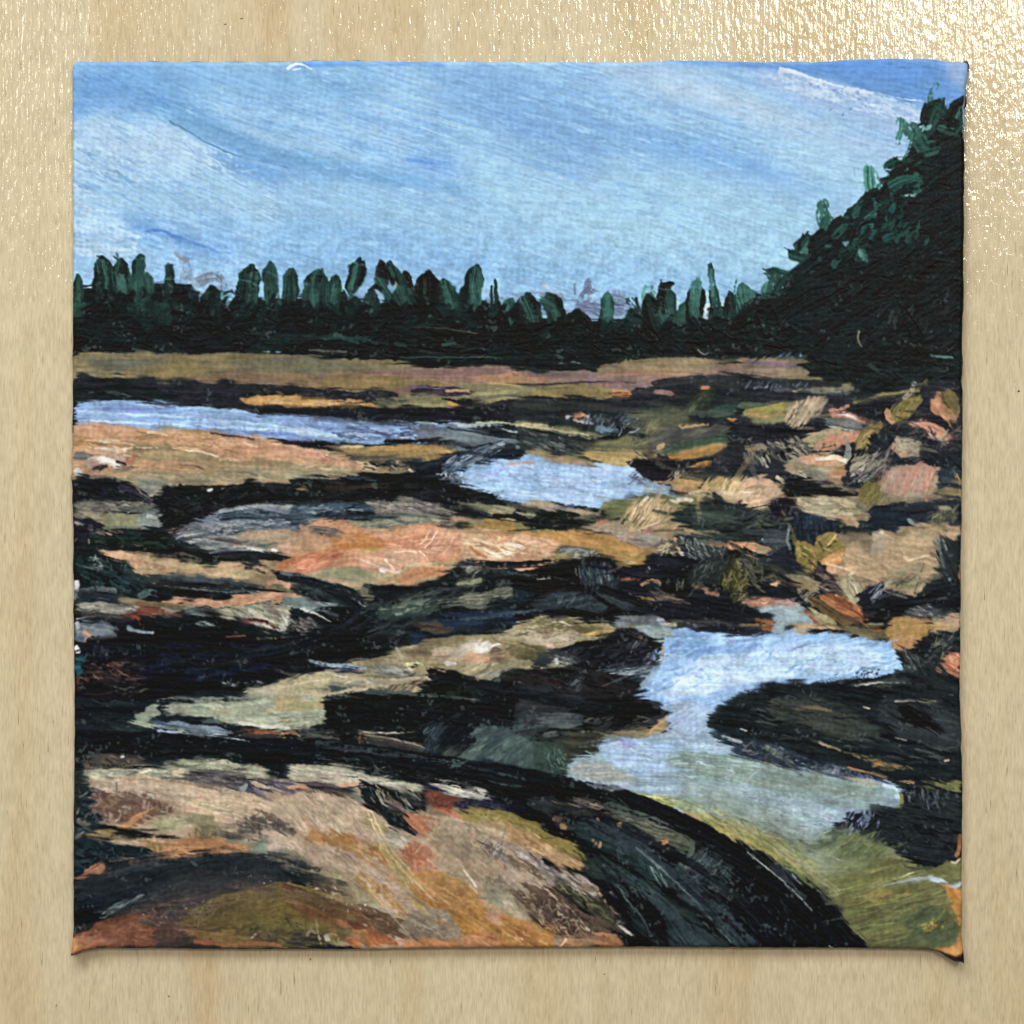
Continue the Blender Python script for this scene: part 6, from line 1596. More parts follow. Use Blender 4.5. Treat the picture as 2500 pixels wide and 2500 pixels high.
+S 80 2 10 c89048|98642c|b87c34|a87434 a36 j16 t2 d.1 106,130 140,134 190,172 200,184 150,176 120,154
&f c88060/b8704c a40 r1.6 t1.8 92,78 105,80 120,92 118,98 108,94 98,86
+s 5>3 c0583c/d06c4c t2 d.15 122,74 135,78 150,83
+S 20 1 6 d89c74|b0603c a30 j20 t2.4 d.1 95,78 150,82 120,92
&f 8c7c44/9c8c50/7c6c3c a22 r1.8 t1.6 135,77 155,73 175,76 193,83 215,92 235,104 250,114 248,118 230,114 210,104 193,94 170,88 150,86
+S 50 1.6 10 a89c64|6c6038|b0a068 a26 j14 t2 d.1 140,77 180,80 240,112 200,98
&f a0927c/8f826c/b0a28c a40 b1.4 r2 t1.6 115,98 122,88 130,80 145,86 160,90 175,104 190,120 193,135 185,146 190,155 205,168 193,172 170,162 160,150 150,136 130,126 122,116 118,106
+S 90 1.3 12 b4a48c|74685a|c4b49c|8c8474 a44 j12 t2 d.1 120,96 150,88 185,125 190,160 150,130
+s 1 d4c080/e0d4a8 t2.8 131,80 124,90 114,100 104,111
+s 1 f0e8dc t2.8 d.1 139,115 147,128 155,140
+s 2 d4c0b0/b8a090 t2.6 150,138 156,145
+f b8a488/c4b094/a8906c a24 r1.8 t1.6 150,86 170,86 193,94 193,104 175,98 160,96
+f 4c4240/b0acac/3a3434 a50 b2 r1.4 t1.8 158,102 172,100 185,106 193,112 193,126 180,124 168,114
+S 50 .9 9 e8e8ec|8c8c94|a8a4a8|3c3838 a-60 j16 t2.6 160,100 186,104 184,118 168,114
+s 3 b0845c/c8a07c t2.2 173,118 177,122
&f 6c685c/5c5850/7c786c a40 r2 t1.6 160,130 175,135 193,142 193,158 180,152 165,144
+f 8c9480/7c8474 r1.8 ~.7 160,140 180,142 190,152 175,156 163,150
+S 50 1.2 7 4c4a4c|a8a090|8c8478 a36 j24 t2.2 d.1 165,130 193,138 193,160 170,150
# lower centre : maroon sweep & warm grey dome
f 1a2428/242c2c/14191c a14 r1.8 t1.8 -10,124 10,126 30,133 45,138 40,142 20,138 0,136
f 3c342c/4c4034/302820 a16 r1.8 t1.8 20,136 35,136 48,142 45,148 32,148 18,142
S 24 1.2 4 a08c7c|6c5444|d8ccb8 j60 t2.4 20,136 42,140 38,148 22,144
&f 5c4838/6c5444/4c3c30 a20 b1.4 r2 t1.6 -10,136 10,142 30,148 50,154 65,156 85,164 105,176 115,184 100,182 80,176 60,172 40,170 15,164 0,158
+f 6c3c2c/844c38/5c3428 a22 b1.4 r1.8 t1.6 0,150 20,152 40,158 55,162 65,172 50,176 30,172 10,166
+S 50 1 12 8c5c4c|4c3428|a47c64|6c5c44 a24 j8 t2.2 d.1 -8,140 60,156 110,180 60,170 0,156
+s 4 b47c5c/c48c6c t2 d.3 38,150 46,150
+S 14 1.2 2 f0ecdc t3 j60 20,142 72,158 66,164 22,160
f 5c5838/3c3828/6c6440 a14 r1.8 t1.6 -10,164 10,168 30,174 45,180 60,186 30,190 -10,188
S 40 1.4 6 a8a060|2c2a28|7c7440 a60 j30 t2.2 -5,166 40,180 40,188 0,184
f 2a2a2c/1c1e22/3c3834 r1.6 t1.8 a6 0,176 10,176 24,180 30,188 0,190
s 2.4 a8a490/8c8c7c t2.6 d.1 12,180 16,176 19,178
s 2 b8b090/a8a480 t2.6 d.1 21,168 22,178 24,188
s 3.4 c8c8c0/e4e4dc t2.8 29,181 30,184
s 1.6 d4a050/e0b868 t2.8 d.15 32,179 40,181
&f b86c3c/a85c30/c87c48 a30 r1.4 t1.8 66,172 72,174 80,182 88,186 80,188 66,190 50,188 45,182 55,180 64,178
+s 5>3 a85c3c/c07850 t2 d.1 40,170 48,174 55,180
+s 3 c07454 t2 46,181 49,182
&f 8c806c/9c907c/7c7060 a30 r2 t1.6 95,170 105,160 120,156 130,160 140,170 142,180 150,188 130,190 110,188 100,182 90,176
+S 50 1.4 8 a89c88|74685a|b4a894 a30 j30 t2 d.1 98,166 130,162 142,182 115,184
f b87444/c88454/a8683c a10 r1.8 t1.6 90,188 110,184 140,184 150,178 165,180 185,182 200,184 215,188 224,192 90,194
S 40 1.2 9 d8a070|8c5c38|c89060|a87850 a12 j16 t2.2 d.1 95,186 150,180 220,190 120,192
s 1 5c4028 t2.4 100,180 105,184 110,188
f c09478/ac8468 r1.6 a24 t1.6 158,158 172,164 190,170 200,178 185,176 165,168
# third column: dome of the near boulder
@ 1261 1760 2.8986
l painted_rocky_shore
f b49068/a4845c/c4a078 a34 b1.4 r1.8 t1.6 -8,88 5,92 20,100 35,110 50,118 60,124 50,126 35,120 15,110 -8,104
S 50 1 12 d0b088|8c6c48|c0a078 a36 j8 t2.2 d.1 -5,90 30,104 55,122 20,112
s 3 a8904c/988444 t1.8 d.2 20,100 40,106 58,116
f b0a090/9c8c7c/c8bcb0 a34 b1.6 r1.8 t1.8 -8,104 5,108 20,118 35,126 50,130 60,134 66,142 75,152 70,156 55,146 40,136 20,126 -8,114
S 90 .9 12 dcd8d4|6c625c|b8b0a8|3c3834 a38 j8 t2.4 -5,108 50,130 72,154 40,138 0,116
f 5c5040/4c4438/6c6050 r1.8 a34 t1.6 -8,112 10,116 25,126 20,130 5,124 -8,120
f a09484/8c8070/b4a898 a36 b1.4 r1.8 t1.6 -8,125 10,126 25,132 35,142 25,146 10,142 -8,138
f 3c3c30/4c4c3c/2c2c26 a38 b1.3 r2 t1.6 28,132 45,138 60,148 75,154 85,165 90,178 80,176 65,166 50,158 38,148
S 40 1.2 8 6c6c4c|20241f|8c8864 a40 j14 t2.2 d.1 30,134 60,148 84,170 60,160
&f 4c4038/5c4c44/3c322c a40 r2 t1.8 -5,138 15,138 30,142 40,150 55,160 70,168 78,178 70,180 50,186 30,180 15,168 5,156
+S 90 1.5 6 a0987c|302824|8c8068|6c5448|b8ac90 a40 j40 t2.4 0,140 35,148 74,176 50,184 20,168
+S 24 1 5 c08454|d4a888 a50 j20 t2.4 15,165 60,178 50,184 25,176
&f b87838/c88440/a86c34 a30 r1.6 t1.8 -12,160 5,166 20,174 32,180 35,186 30,191 -12,191
+S 24 2 9 d09858|a46c34 a30 j12 t2 -8,164 28,182 26,190 -8,188
f 9c7858/b08860/8c6c50 a4 r1.6 t1.6 35,184 50,184 70,178 80,176 84,184 92,190 35,191
f b47444/c48050 r1.4 a10 t1.8 68,180 78,177 82,184 90,189 70,190
s 1 d8b898 t2.6 37,190 42,184
# dark flank
&f 22302e/2c3c38/1a2628 a40 b1.4 r2 t1.6 55,118 66,112 80,118 100,130 120,142 140,155 155,168 165,180 180,191 120,191 100,178 95,160 90,145 75,135 60,130
+S 60 1.2 14 4c605c|1c2628|3c4c48|5c6c64 a42 j6 t2.2 58,120 110,138 160,185 120,180 80,138
f 141a22/1c222c/10141a a20 r2 t1.8 30,78 50,76 80,80 90,88 100,100 120,110 140,118 150,125 130,122 105,112 85,108 65,104 45,95 30,85
f 1c2a2c/26383a/2c3c3a a20 b1.4 r2 t1.8 50,82 75,88 95,100 115,110 130,125 135,140 115,135 95,122 75,112 60,104 48,95
S 50 1 10 4c6464|1c2c2c|3c4c44 a60 j16 t2.2 55,84 100,104 125,130 90,118
&f b08860/a07c5c r.8 t2.2 30,82 34,80 36,84 33,86
&f a8835c/94744c r.8 t2.2 37,88 40,86 44,90 44,92 39,92
&f 9c8060 r.8 t2.2 64,100 66,99 66,104 64,105
&f b48860/9c7854 r.8 t2.2 69,104 73,100 72,106 69,107
f 4c5044/5c6050/3a4038 a20 b1.4 r1.8 t1.8 70,74 90,77 110,80 130,88 145,98 148,106 140,112 130,105 115,100 100,94 85,84
S 60 1 12 7c7c68|2c302c|6c6c5c a22 j8 t2.2 72,75 110,82 146,102 120,100 90,86
&s 6 c08c60/b07f54 t2.2 89,88 93,89
&s 5 c08c60/b07f54 t2.2 96,92 101,93
&s 3 b8845c t2.2 107,97 110,97
&s 6>4 c49064/b08058 t2.2 113,102 120,103 126,102
&s 3 a8845c t2.2 130,108 134,109
s 1.6 f0e0d8 t3 97,100 99,101
s 1.4 d89c94 t3 68,82 69,84
f 121416/1c1c20 a20 r1.6 t2 86,86 92,94 102,98 108,103 116,108 130,112 135,116 128,122 112,112 98,104 88,96
f 2c363a/384448/20282c a30 b1.3 r2 t1.8 132,130 140,118 150,108 165,112 175,118 185,124 186,140 183,155 175,145 160,138 145,132
S 60 1 12 5c6868|1c2428|6c7468|3c4850 a-45 j10 t2.2 134,128 150,110 180,122 178,142 150,132
S 30 .8 12 8c9c94|4c5c58 a60 j8 t2.4 95,112 125,118 130,135 110,130
s 1.2>.8 8c9c98/b0bcb4 t2.4 110,118 116,130 122,140
s 4 4c5c54/6c7868 t1.8 d.1 148,100 147,110 140,120 132,128
f 14181a/0f1214/1f2426 a45 r2 t2 96,140 105,145 118,155 128,170 132,191 115,191 108,178 100,165 95,152
f 2a383a/34444a a45 b1.4 r1.8 t1.8 128,170 145,170 165,180 180,191 132,191
f 141619/1c2024/24282a a30 r2 t1.8 150,138 165,145 185,155 193,158 193,191 185,191 170,175 155,165 145,150
S 50 1.4 9 343c3e|0e1112|4c5450 a50 j20 t2.2 130,138 190,160 190,190 140,175
s 1 0a0c0e t2.6 95,138 120,150 145,168 165,178
s 2 0a0c0e t2.6 155,140 175,150 193,160
s 3>1 d8c8a8/b89470 t2.6 d.1 66,140 72,148 80,158 87,164
s 2.4>1 d4c4b8/8c7c70 t2.6 79,144 85,149
s 3>1 a8a48c/d8d4c8 t2.6 d.1 86,170 92,176 100,182
s 1.6>.8 f0ece0 t3 93,176 98,180
f 1f1c2c/14141f r1.4 a60 t2 75,140 84,150 90,162 82,156
s 1 2c3a3c/6c7c7c t2.4 88,142 92,150 105,165 115,185
s 1 8c8c78/c8c4b0 t2.4 d.1 125,78 140,87 152,95
S 50 1 9 8c7c6c|3c3434|b0a08c a16 j12 t2.4 d.2 50,62 90,66 85,74 52,72
s 1.4 7c685c b2 d.3 t2.2 30,68 50,71 70,74
# brackish pool 4
@ 1261 1760 2.8986
f 2c3034/363c40 a4 r1.8 t1.8 0,-20 105,-20 126,-12 124,0 110,6 90,8 60,10 30,8 0,10
f 4c5454/5c6460/3c4448 a2 b1.4 r1.8 t1.6 14,-2 40,-6 58,-2 55,5 40,7 25,5
f 101416/181c1e a-2 r2 t2 40,-18 80,-20 115,-16 118,-4 105,4 80,8 50,8 60,0 45,-6
S 40 1 9 3c4444|5c5c50|0c0f10 a-20 j20 t2.2 60,-14 115,-12 110,4 60,6
s 4 4c5450/6c7468 d.1 t1.8 24,12 34,11
f 34382c/2a2e26/44463a a4 r1.8 t1.8 40,10 80,10 78,16 70,24 56,28 45,34 40,24
f 96835c/a8946c/847450 a-6 r1.6 t1.8 70,14 85,11 105,10 115,4 122,-4 128,-4 124,6 118,12 105,15 90,16 76,20
s 2 c89c70/a87c50 t2.2 d.1 113,10 120,2 127,-4
=f 94aabc/a8bcce/8498a4 a2 b2 r1.6 t1.5 128,-10 135,-2 128,0 130,8 122,11 110,14 95,14 82,13 74,17 70,22 68,30 58,32 50,30 46,38 44,46 38,50 48,54 60,58 70,62 90,66 110,70 125,72 145,75 160,78 175,82 193,86 215,92 235,100 250,104 262,100 265,90 275,80 283,72 300,72 320,76 325,68 322,58 310,50 290,46 260,38 230,32 210,26 193,20 180,16 170,10 168,4 175,-4 160,-10 150,-16 140,-18
+f a8c0dc/b8cee4/98b4d4 a2 ~1.5 r2 b2 75,18 90,14 115,14 130,16 140,22 130,35 115,45 95,42 80,36 70,28
+f a4bcd8/b8cce4 ~1 r2 b2 a-30 125,-6 150,-14 165,-6 160,6 150,12 135,10
+f a4a8a0/94a0a0/b4b4ac ~1.5 r2 b2 44,38 70,34 90,42 100,50 80,54 60,52 46,48
+f 8ca49c/7c948c/9cb0a4 ~1.5 r2 b2 a6 120,30 150,26 190,30 240,44 290,50 310,56 290,66 250,60 200,54 150,50
+f 9cb0b8/a8bcc8 ~1.5 r2 b2 a14 140,50 180,54 220,66 260,76 250,96 220,86 180,76 150,66
+S 170 1.2 12 bcd0e0|8ca0a4|a8bcc0|7c948c|c8d8e8 a8 b2 j16 d.3 o.7 50,34 80,18 140,18 300,54 260,90 150,66 60,52
+s 3 8c9c54/7c8c48/a0ac6c b2 t1.6 d.1 72,60 100,62 130,66 160,72 185,80
+s 4 7c8440/94984c b2 t1.6 d.2 78,62 105,65 130,70 155,74
+S 60 1 10 c0c488|6c7434|a8b070|d0d0a0 a10 j6 t2 d.1 75,57 130,64 170,76 140,74 80,66
+s 2 c0d0c8/9cb4ac b2 t1.8 d.1 120,73 140,76 165,79 185,79
+s 3 b08c64/a8845c t1.6 d.2 57,54 60,60
+s 3 c8a47c/b89468 t1.6 d.35 190,15 215,25 240,36
+s 3 b4a884 d.35 t1.4 250,42 280,48 300,54
+s 4 b8d0e0/ccdcec t1.8 d.1 310,55 318,58 321,64
+s 3 8c8c54/a0985c d.2 t1.6 324,62 325,70 316,76
+S 60 1 5 4c5478|9ca8c8|2c3450|b0b8d8 a-60 j20 t2 d.1 275,78 300,76 298,94 280,96
+S 30 .8 10 3c4450|8c98a0 a14 j8 t1.8 d.2 190,64 260,88 240,92 200,76
&f 8c8450/a09458/7c7444 a24 b1.6 r2 t1.6 130,76 145,77 165,80 193,82 200,90 220,96 240,104 246,118 255,130 245,138 235,136 215,126 200,114 185,102 170,92 150,84
+S 100 1 14 c0a860|6c6c34|a89c58|d4b878 a34 j10 t2.2 d.1 140,78 200,88 246,116 246,134 210,116
+f a8865c/b89468 r1.6 a20 136,77 150,77 160,82 165,88 150,84
+f 7c7868/8c8470 ~.8 r2 a34 193,102 215,116 235,128 230,134 210,124 195,110
# pond weed / green corner
@ 1809 1700 2.8986
&f 6e7048/7a7c54/625f42 a-14 b1.4 r1.8 t1.5 54,150 70,150 90,146 110,138 130,134 150,140 186,140 186,160 178,162 172,165 178,172 182,182 185,195 184,208 175,212 150,216 105,216 98,205 90,195 84,180 70,162
+f 54603c/626e48/4c563a a-40 r2 ~.8 74,120 85,115 100,115 112,122 120,130 115,138 95,138 80,132
+S 60 1.2 10 4a5836|7c8050|98905a|606840 a-50 j20 t2 d.1 76,118 110,120 120,134 90,136
+S 90 1.2 22 848c58|5c6438|98985c|6c7444 a-14 j5 t2 60,150 150,142 180,160 180,200 110,210
+f 505c3e/5c6648/444f36 a-30 r2 ~.8 135,186 160,176 180,182 184,200 172,208 150,204 138,196
+f 94864c/a08c54 ~1 o.8 105,168 125,160 130,172 115,178
+s 1 c0b880/d0c890 t2.4 75,165 100,160 125,155 145,148
+s 4 b88c54/a8804c d.3 t1.8 138,168 145,164
+S 16 1.6 3 d0a858|c09850 j60 t2.4 152,190 170,186 172,196 155,198
+s 1.2 e8e0a0 t2.6 176,198 177,200
+s 2.4 9ca4a4/b4bcc4 b2 d.2 t2 120,160 140,155 158,153
+s 4 a8b4bc/c0ccd8 t2.4 160,153 170,156 178,161 186,158
f d88c3c/e09848/cc8034 r.8 a60 t1.8 170,159 178,163 187,163 187,215 182,218 172,216 160,219 150,216 172,213 182,208 184,198 182,186 177,174
f 1c2428/283034/14191c a10 r2 t1.8 108,90 120,92 135,94 142,88 150,80 160,78 175,80 186,85 186,140 175,138 168,144 155,143 140,136 125,128 112,120 95,112 105,104 112,98
S 50 1.6 9 343c40|101518|2c3434 a30 j20 t2.2 112,94 180,88 180,134 125,124
S 30 .8 8 5c6470|7c7c88 a80 j10 t2.4 d.2 140,78 180,82 176,92 142,90
S 40 1 5 7c84a0|14181c a-60 j16 t2.2 104,96 118,94 116,116 100,110
s 4 b87c50/a06c44 t1.8 d.1 185,118 184,128 182,134
s 1.4 c8b090 t2.6 177,139 181,140 185,137
f 74784c/8c8c5c/646840 a16 r1.4 t1.6 150,72 165,74 186,70 187,84 178,80 165,78 150,76
# the big dark boulder right
&f 1c2428/242e30/141a1e a10 b1.2 r2 t1.8 -8,0 10,-4 40,-6 110,-8 160,-6 186,-2 186,66 170,70 150,70 135,68 110,62 90,58 60,50 40,44 20,38 0,34 -20,30 -30,22 -25,14 -15,8
+f 363c38/2e3632/42463f a12 b1.3 r2 t1.6 20,4 50,2 80,6 90,14 110,24 120,34 100,36 80,34 60,28 40,22 25,14
+f 2c3236/363c40 a20 b1.3 r2 t1.6 120,0 150,2 175,8 186,16 186,40 170,46 150,40 130,30 115,18
+S 120 1.4 16 3c4440|12171a|4c5048|1c242c a12 j10 t2 0,2 180,4 180,60 100,56 10,30
+f 101416/181c1c a30 r2 t2 130,6 145,10 160,20 178,30 165,28 150,24 135,16
+s 3 6c6048/5c5440 t1.8 d.3 45,12 60,9 75,12
+s 1.2 b0a88c/dcd4bc t2.6 d.1 130,4 145,4 155,5 164,4
+s 1 d8d0b0 t2.8 104,9 108,10
+s 1.6 0c1012 t2.6 40,38 65,41 80,45
+s 2 8c8468/a89c7c t2.4 d.1 66,39 76,42 84,45
+s 1.2 0c1012 t2.6 155,42 165,46 173,50
+s 1 a8a894/6c7468 t2.4 d.1 130,35 140,37
+S 60 1 5 8c7c58|5c5444|b08c50 a20 j20 t2.2 d.2 85,45 120,55 150,62 120,62
+s 3 b87c40/c88c4c t2 d.3 114,57 121,56
+s 1.4 c8b890 t2.6 172,54 175,53
+s 1.4 e4e4e8/8c9498 b2 d.3 t2.2 0,28 5,29
f 2c3444/1c242c/3c4454 a16 b1.4 r1.8 t1.8 0,38 20,36 40,44 50,52 75,58 100,64 125,70 130,74 105,70 80,66 50,62 30,57 15,52 -10,46
S 110 1 5 8c94a4|1c2430|5c6474|b0b4bc a10 j50 t2.2 d.1 46,53 80,58 115,70 90,68 55,62
S 60 1.2 6 1c2c34|3c4c4c|8c9088 a10 j40 t2.2 d.1 0,38 40,44 45,56 5,48
s 1.6 a8805c/b88c68 t2 d.15 90,60 110,65 128,70 145,73
s 1.4 8c7c54/a89464 t2 d.3 20,56 40,61 60,65
f 1c2a34/14202a/2c3c44 r1.6 a16 t2 -28,28 -18,24 -5,30 0,38 -10,42 -20,36
s 3 8c989c/b0b8b8 b2 d.3 t2 -16,34 -8,37 0,38
f 0e1216/181e26/141416 a42 b1.2 r1.8 t2 -5,122 10,128 25,136 40,142 55,154 65,162 75,172 84,180 85,186 95,200 105,216 20,216 -5,216
S 110 1.2 12 241f1f|0a0d10|1f2c38|1c1c1e|2c3438 a60 j16 t2.2 -4,126 40,148 84,190 90,214 0,214
s 2>1 2c3c4c/5c6c7c t2.4 34,142 48,158 56,170
s 1>.6 8c9ca8/c8d0d8 t2.6 44,150 52,160 59,168
s 1 8c9ca8 t2.6 42,156 50,166 56,176
s 1 06080a t2.6 -5,142 25,155 50,170 75,184
s 1.6 c8c8c0 t2.6 74,211 80,214

# bare corners and rims of the cloth
@ 0 0 1
l painted_rocky_shore
f b87444/a8643c/c4844c r1 t1.6 168,2285 182,2290 200,2300 240,2312 215,2320 195,2328 168,2338
f d89450/c07c40 r.8 t1.6 168,2285 178,2290 180,2312 178,2322 168,2325
f 3a2420/241a18 r.6 t1.6 168,2326 182,2326 196,2322 200,2330 180,2340 168,2340
f d88c40/e09848 r.8 t1.6 2270,2316 2320,2310 2345,2280 2354,2285 2354,2325 2340,2332 2316,2328 2290,2322
f 3c1f1c/2a1614 r.6 t1.6 2285,2320 2318,2330 2340,2335 2352,2318 2360,2330 2360,2356 2335,2352 2310,2340
s 5>3 8fa4b8/a8bcd0 r1 2355,200 2353,300
s 3 1c1c20 2358,330 2354,500 2355,700


@ 1809 1700 2.8986
l painted_rocky_shore
f 8c9a8c/94a296/7c8874 ~9 o.75 b2 a24 r2 -40,70 -10,80 20,92 50,106 70,120 80,140 60,150 30,132 0,112 -30,100 -60,90
f 84968a/8ea096 ~7 o.7 b2 a10 r2 30,62 70,68 110,78 130,86 120,94 80,92 40,86 10,74
f 6c7a5a/747e5c ~5 o.7 r2 a-30 66,118 84,112 112,118 120,134 100,146 76,146 62,134
S 90 1.4 16 8a9860|a09a5c|6c7c48|b0a868 a32 j8 d.35 t1.8 -30,92 30,116 72,148 50,152 0,120 -40,104
S 60 1.4 12 9cb4bc|b0c4cc|8ca4a8 a26 j8 d.4 t1.6 -40,66 40,84 84,100 60,112 0,88
S 50 1.6 12 626a46|7c8054|505a40 a-35 j14 d.3 t1.8 70,112 116,118 124,140 84,150
f 566044/4e5840 ~4 o.6 a-20 150,200 178,196 184,206 150,214 120,214
@ 0 0 1.294
# long loaded strokes that tie the foreground together
s 40>30 12181c/1a2226/0d1114 d.12 t2 150,1395 400,1402 620,1412 820,1440 1000,1468 1120,1496
s 34>44 11161a/1a2024/0c1013 d.1 t2.2 1000,1470 1150,1500 1300,1560 1420,1632 1520,1705 1600,1800
s 12>6 3c484c/2a3438 d.45 t2 600,1404 760,1425 900,1452 1020,1478
s 26>40 2a363a/36444a/1e282c d.3 t1.8 1120,1560 1230,1620 1330,1700 1430,1800
s 22>30 2e3c40/3a484c/20282c d.35 t1.8 1160,1640 1250,1710 1320,1800
s 18>10 14191d/20282c d.15 t2 1180,1560 1290,1620 1400,1700 1480,1800
s 16>8 5a665e/48544e d.5 t1.8 1150,1520 1260,1560 1340,1610 1390,1660
s 3>2 8c9890/a8b0a8 d.3 t2 1410,1608 1480,1665 1540,1725
s 4>2 6c7a7c d.3 t2 1200,1600 1260,1650 1330,1720 1380,1780
s 16 c4ac90/b09a80/d0b89c d.55 t1.6 220,1465 400,1490 560,1540 680,1620 760,1700
s 14 b8a48c/a8947c d.55 t1.6 480,1480 600,1530 700,1610 780,1690
s 12 c8b49c/9c8c78 d.6 t1.6 420,1560 560,1590 680,1660 750,1730
s 10 a87c48/946c3c d.5 t1.6 590,1570 690,1620 790,1700 880,1790
s 9 b88c50/a8793f d.45 t1.8 760,1640 840,1700 930,1760 1010,1795
s 12 b8a488/c4b094 d.55 t1.6 820,1540 930,1590 1040,1680 1110,1760
s 8 6c5c4c/54483c d.55 t1.6 900,1590 1000,1640 1090,1720 1160,1790
s 3 e0d0b0/c8a86c t2.6 695,1535 715,1580 760,1640 820,1700
s 2.4 e8dcc4/d0b880 t2.6 700,1530 730,1590 780,1650
s 18>10 1a2226/242e34 d.25 t1.8 150,1690 240,1650 360,1625 480,1615 600,1640
s 12>6 2c3438/3c4246 d.5 t1.8 200,1650 360,1620 520,1612 640,1650
s 14 5c4a3c/6c5846 d.5 t1.6 430,1668 540,1680 640,1710 720,1760
s 12 4a4238/5c5040 d.5 t1.6 520,1690 640,1720 740,1770
# tongue of dark rock above the valley
s 18>22 14191d/20282c/101418 d.08 t2.4 528,1086 590,1098 650,1125 695,1158
s 7>4 5a666c/748084 d.3 t2.4 530,1080 600,1090 660,1118
s 12>4 15191d/22282c d.2 t2 300,1098 380,1104 470,1110 540,1118
s 12>5 4a5458/363e42 d.25 t2 350,1092 420,1096 500,1108
s 12>5 14191b/202624 d.15 t2 170,1030 260,1036 340,1042 420,1056 520,1052
s 10>14 12161a/1c2226 d.12 t2.2 620,1196 560,1220 440,1232 300,1226 170,1210
s 30>20 14191d/1c2428/202a34 d.35 t1.8 700,1160 640,1190 540,1225 400,1250 240,1262
s 14>8 4c5450/3a4240 d.5 t1.8 760,1130 860,1110 960,1098
s 9>4 34404a/46545e d.4 t1.8 860,1170 960,1158 1060,1148
# valley floor and the mid slabs
s 10 a0947c/b4a68c d.5 t1.8 620,1310 720,1290 820,1280 930,1284
s 8 3c4444/545a54 d.5 t1.8 700,1300 800,1310 900,1322
s 22>14 12171a/1c2225 d.15 t2 640,1350 740,1345 850,1352 960,1366
s 9 8c9088/787e78 d.55 t1.8 300,1322 400,1320 520,1318 600,1322
s 5>2 b4bcc0/8c98a8 d.2 t2.4 300,1378 380,1386 470,1398
s 9>5 c4b898/a89c80 d.4 t2 520,1300 600,1285 690,1280
s 26>18 15191c/20262a d.2 t2 820,1270 900,1290 990,1310 1090,1330 1180,1345
s 10>5 3a4446/4c5656 d.45 t1.8 900,1390 1000,1370 1080,1360
s 14>8 16191f/24262e d.2 t2 880,1060 960,1066 1050,1060 1140,1072 1220,1100
s 8>4 2e3a40/46545a d.4 t1.8 930,1080 1040,1090 1120,1120
s 16>10 15181e/20242c d.15 t2 1130,1110 1230,1140 1330,1160 1440,1178

f 4a4240/5c504a ~8 o.5 a-10 320,1650 430,1640 520,1660 500,1720 420,1750 300,1745 240,1735
f 6a4434/7c5440 ~7 o.4 a-10 150,1760 260,1735 380,1750 520,1775 540,1790 150,1790
f 5e5232/6c5c38 ~8 o.45 a-12 380,1740 480,1690 600,1690 680,1730 640,1770 500,1785 400,1780
f 9c8468/ac9274 ~9 o.35 a30 520,1560 700,1600 860,1560 1000,1640 1000,1720 820,1700 640,1690
f 202a2e/2a3236 ~6 o.5 a-4 150,1660 300,1630 460,1620 560,1640 430,1665 280,1690 150,1720
@ 1809 140 2.8986
l painted_forest
s 11>8 151f1f/1d2a29 t3 g1.4 88,150 98,136 108,126
s 11>7 12191a/1c2726 t3 g1.4 118,118 124,108 136,98
s 10>8 151f1f/1a2624 t3 g1.4 130,100 138,90 150,84
s 9>6 1b3a33/275246 b2 d.3 t3 124,92 132,88 142,86
s 9>6 1f4038/2a5d51 b2 d.35 t3 128,108 138,103 150,104
s 9 131b1b/1c2726 t3 62,158 74,150 84,146
s 9 12191a/1b302b t3 46,182 56,174 66,168
s 7>4 245047/357565 b2 d.45 t2 70,142 72,132 70,124
s 8>6 12191a/1b2625 t3 g1.4 60,160 62,152 68,147
s 8>6 14201f/1a2624 t3 g1.4 76,148 78,140 84,136
s 8>6 12191a/1c2827 t3 g1.4 90,138 93,130 100,126
s 7>5 1f4038/2a5a4e b2 d.3 t2.4 96,132 100,124 106,120
s 8>6 14201f/1a2624 t3 g1.4 106,124 108,116 114,112
s 7>5 1f4038/2a5a4e b2 d.35 t2.4 80,150 86,143 92,142
s 8>6 12191a/1c2827 t3 g1.4 40,192 42,184 48,180
s 8>6 1a2f2b/24504a b2 d.2 t2.4 30,196 34,188 40,184
S 60 5 7 141d1d|1c2827|24504a|1a3a33 t3 g1.4 a-50 j30 d.2 60,165 90,146 110,130 126,118 140,120 130,150 80,175

"""

paint(PAINT)
drag(700, 420, 1090, (5, 12), (24, 60), 0.5, 0.55, 1.0)
drag(2600, 400, 1090)
drag(900, 60, 330, (2, 5), (12, 40), 0.55, 0.35, 0.8)
finish()

# ------------------------------------------------------------------ materials
def nt(name):
    m = bpy.data.materials.new(name); m.use_nodes = True
    t = m.node_tree
    return m, t, t.nodes["Principled BSDF"]

def paint_material():
    m, t, b = nt("acrylic_paint")
    a = t.nodes.new('ShaderNodeAttribute'); a.attribute_name = "pigment"
    tc = t.nodes.new('ShaderNodeTexCoord')
    n = t.nodes.new('ShaderNodeTexNoise'); n.inputs['Scale'].default_value = 2600; n.inputs['Detail'].default_value = 2
    t.links.new(tc.outputs['Object'], n.inputs['Vector'])
    mr = t.nodes.new('ShaderNodeMapRange'); mr.inputs[1].default_value = 0.3; mr.inputs[2].default_value = 0.7
    mr.inputs[3].default_value = 0.30; mr.inputs[4].default_value = 0.55
    t.links.new(n.outputs[0], mr.inputs[0]); t.links.new(mr.outputs[0], b.inputs['Roughness'])
    t.links.new(a.outputs['Color'], b.inputs['Base Color'])
    b.inputs['Specular IOR Level'].default_value = 0.08
    bp = t.nodes.new('ShaderNodeBump'); bp.inputs['Strength'].default_value = 0.5; bp.inputs['Distance'].default_value = 0.00003
    t.links.new(n.outputs[0], bp.inputs['Height']); t.links.new(bp.outputs[0], b.inputs['Normal'])
    return m

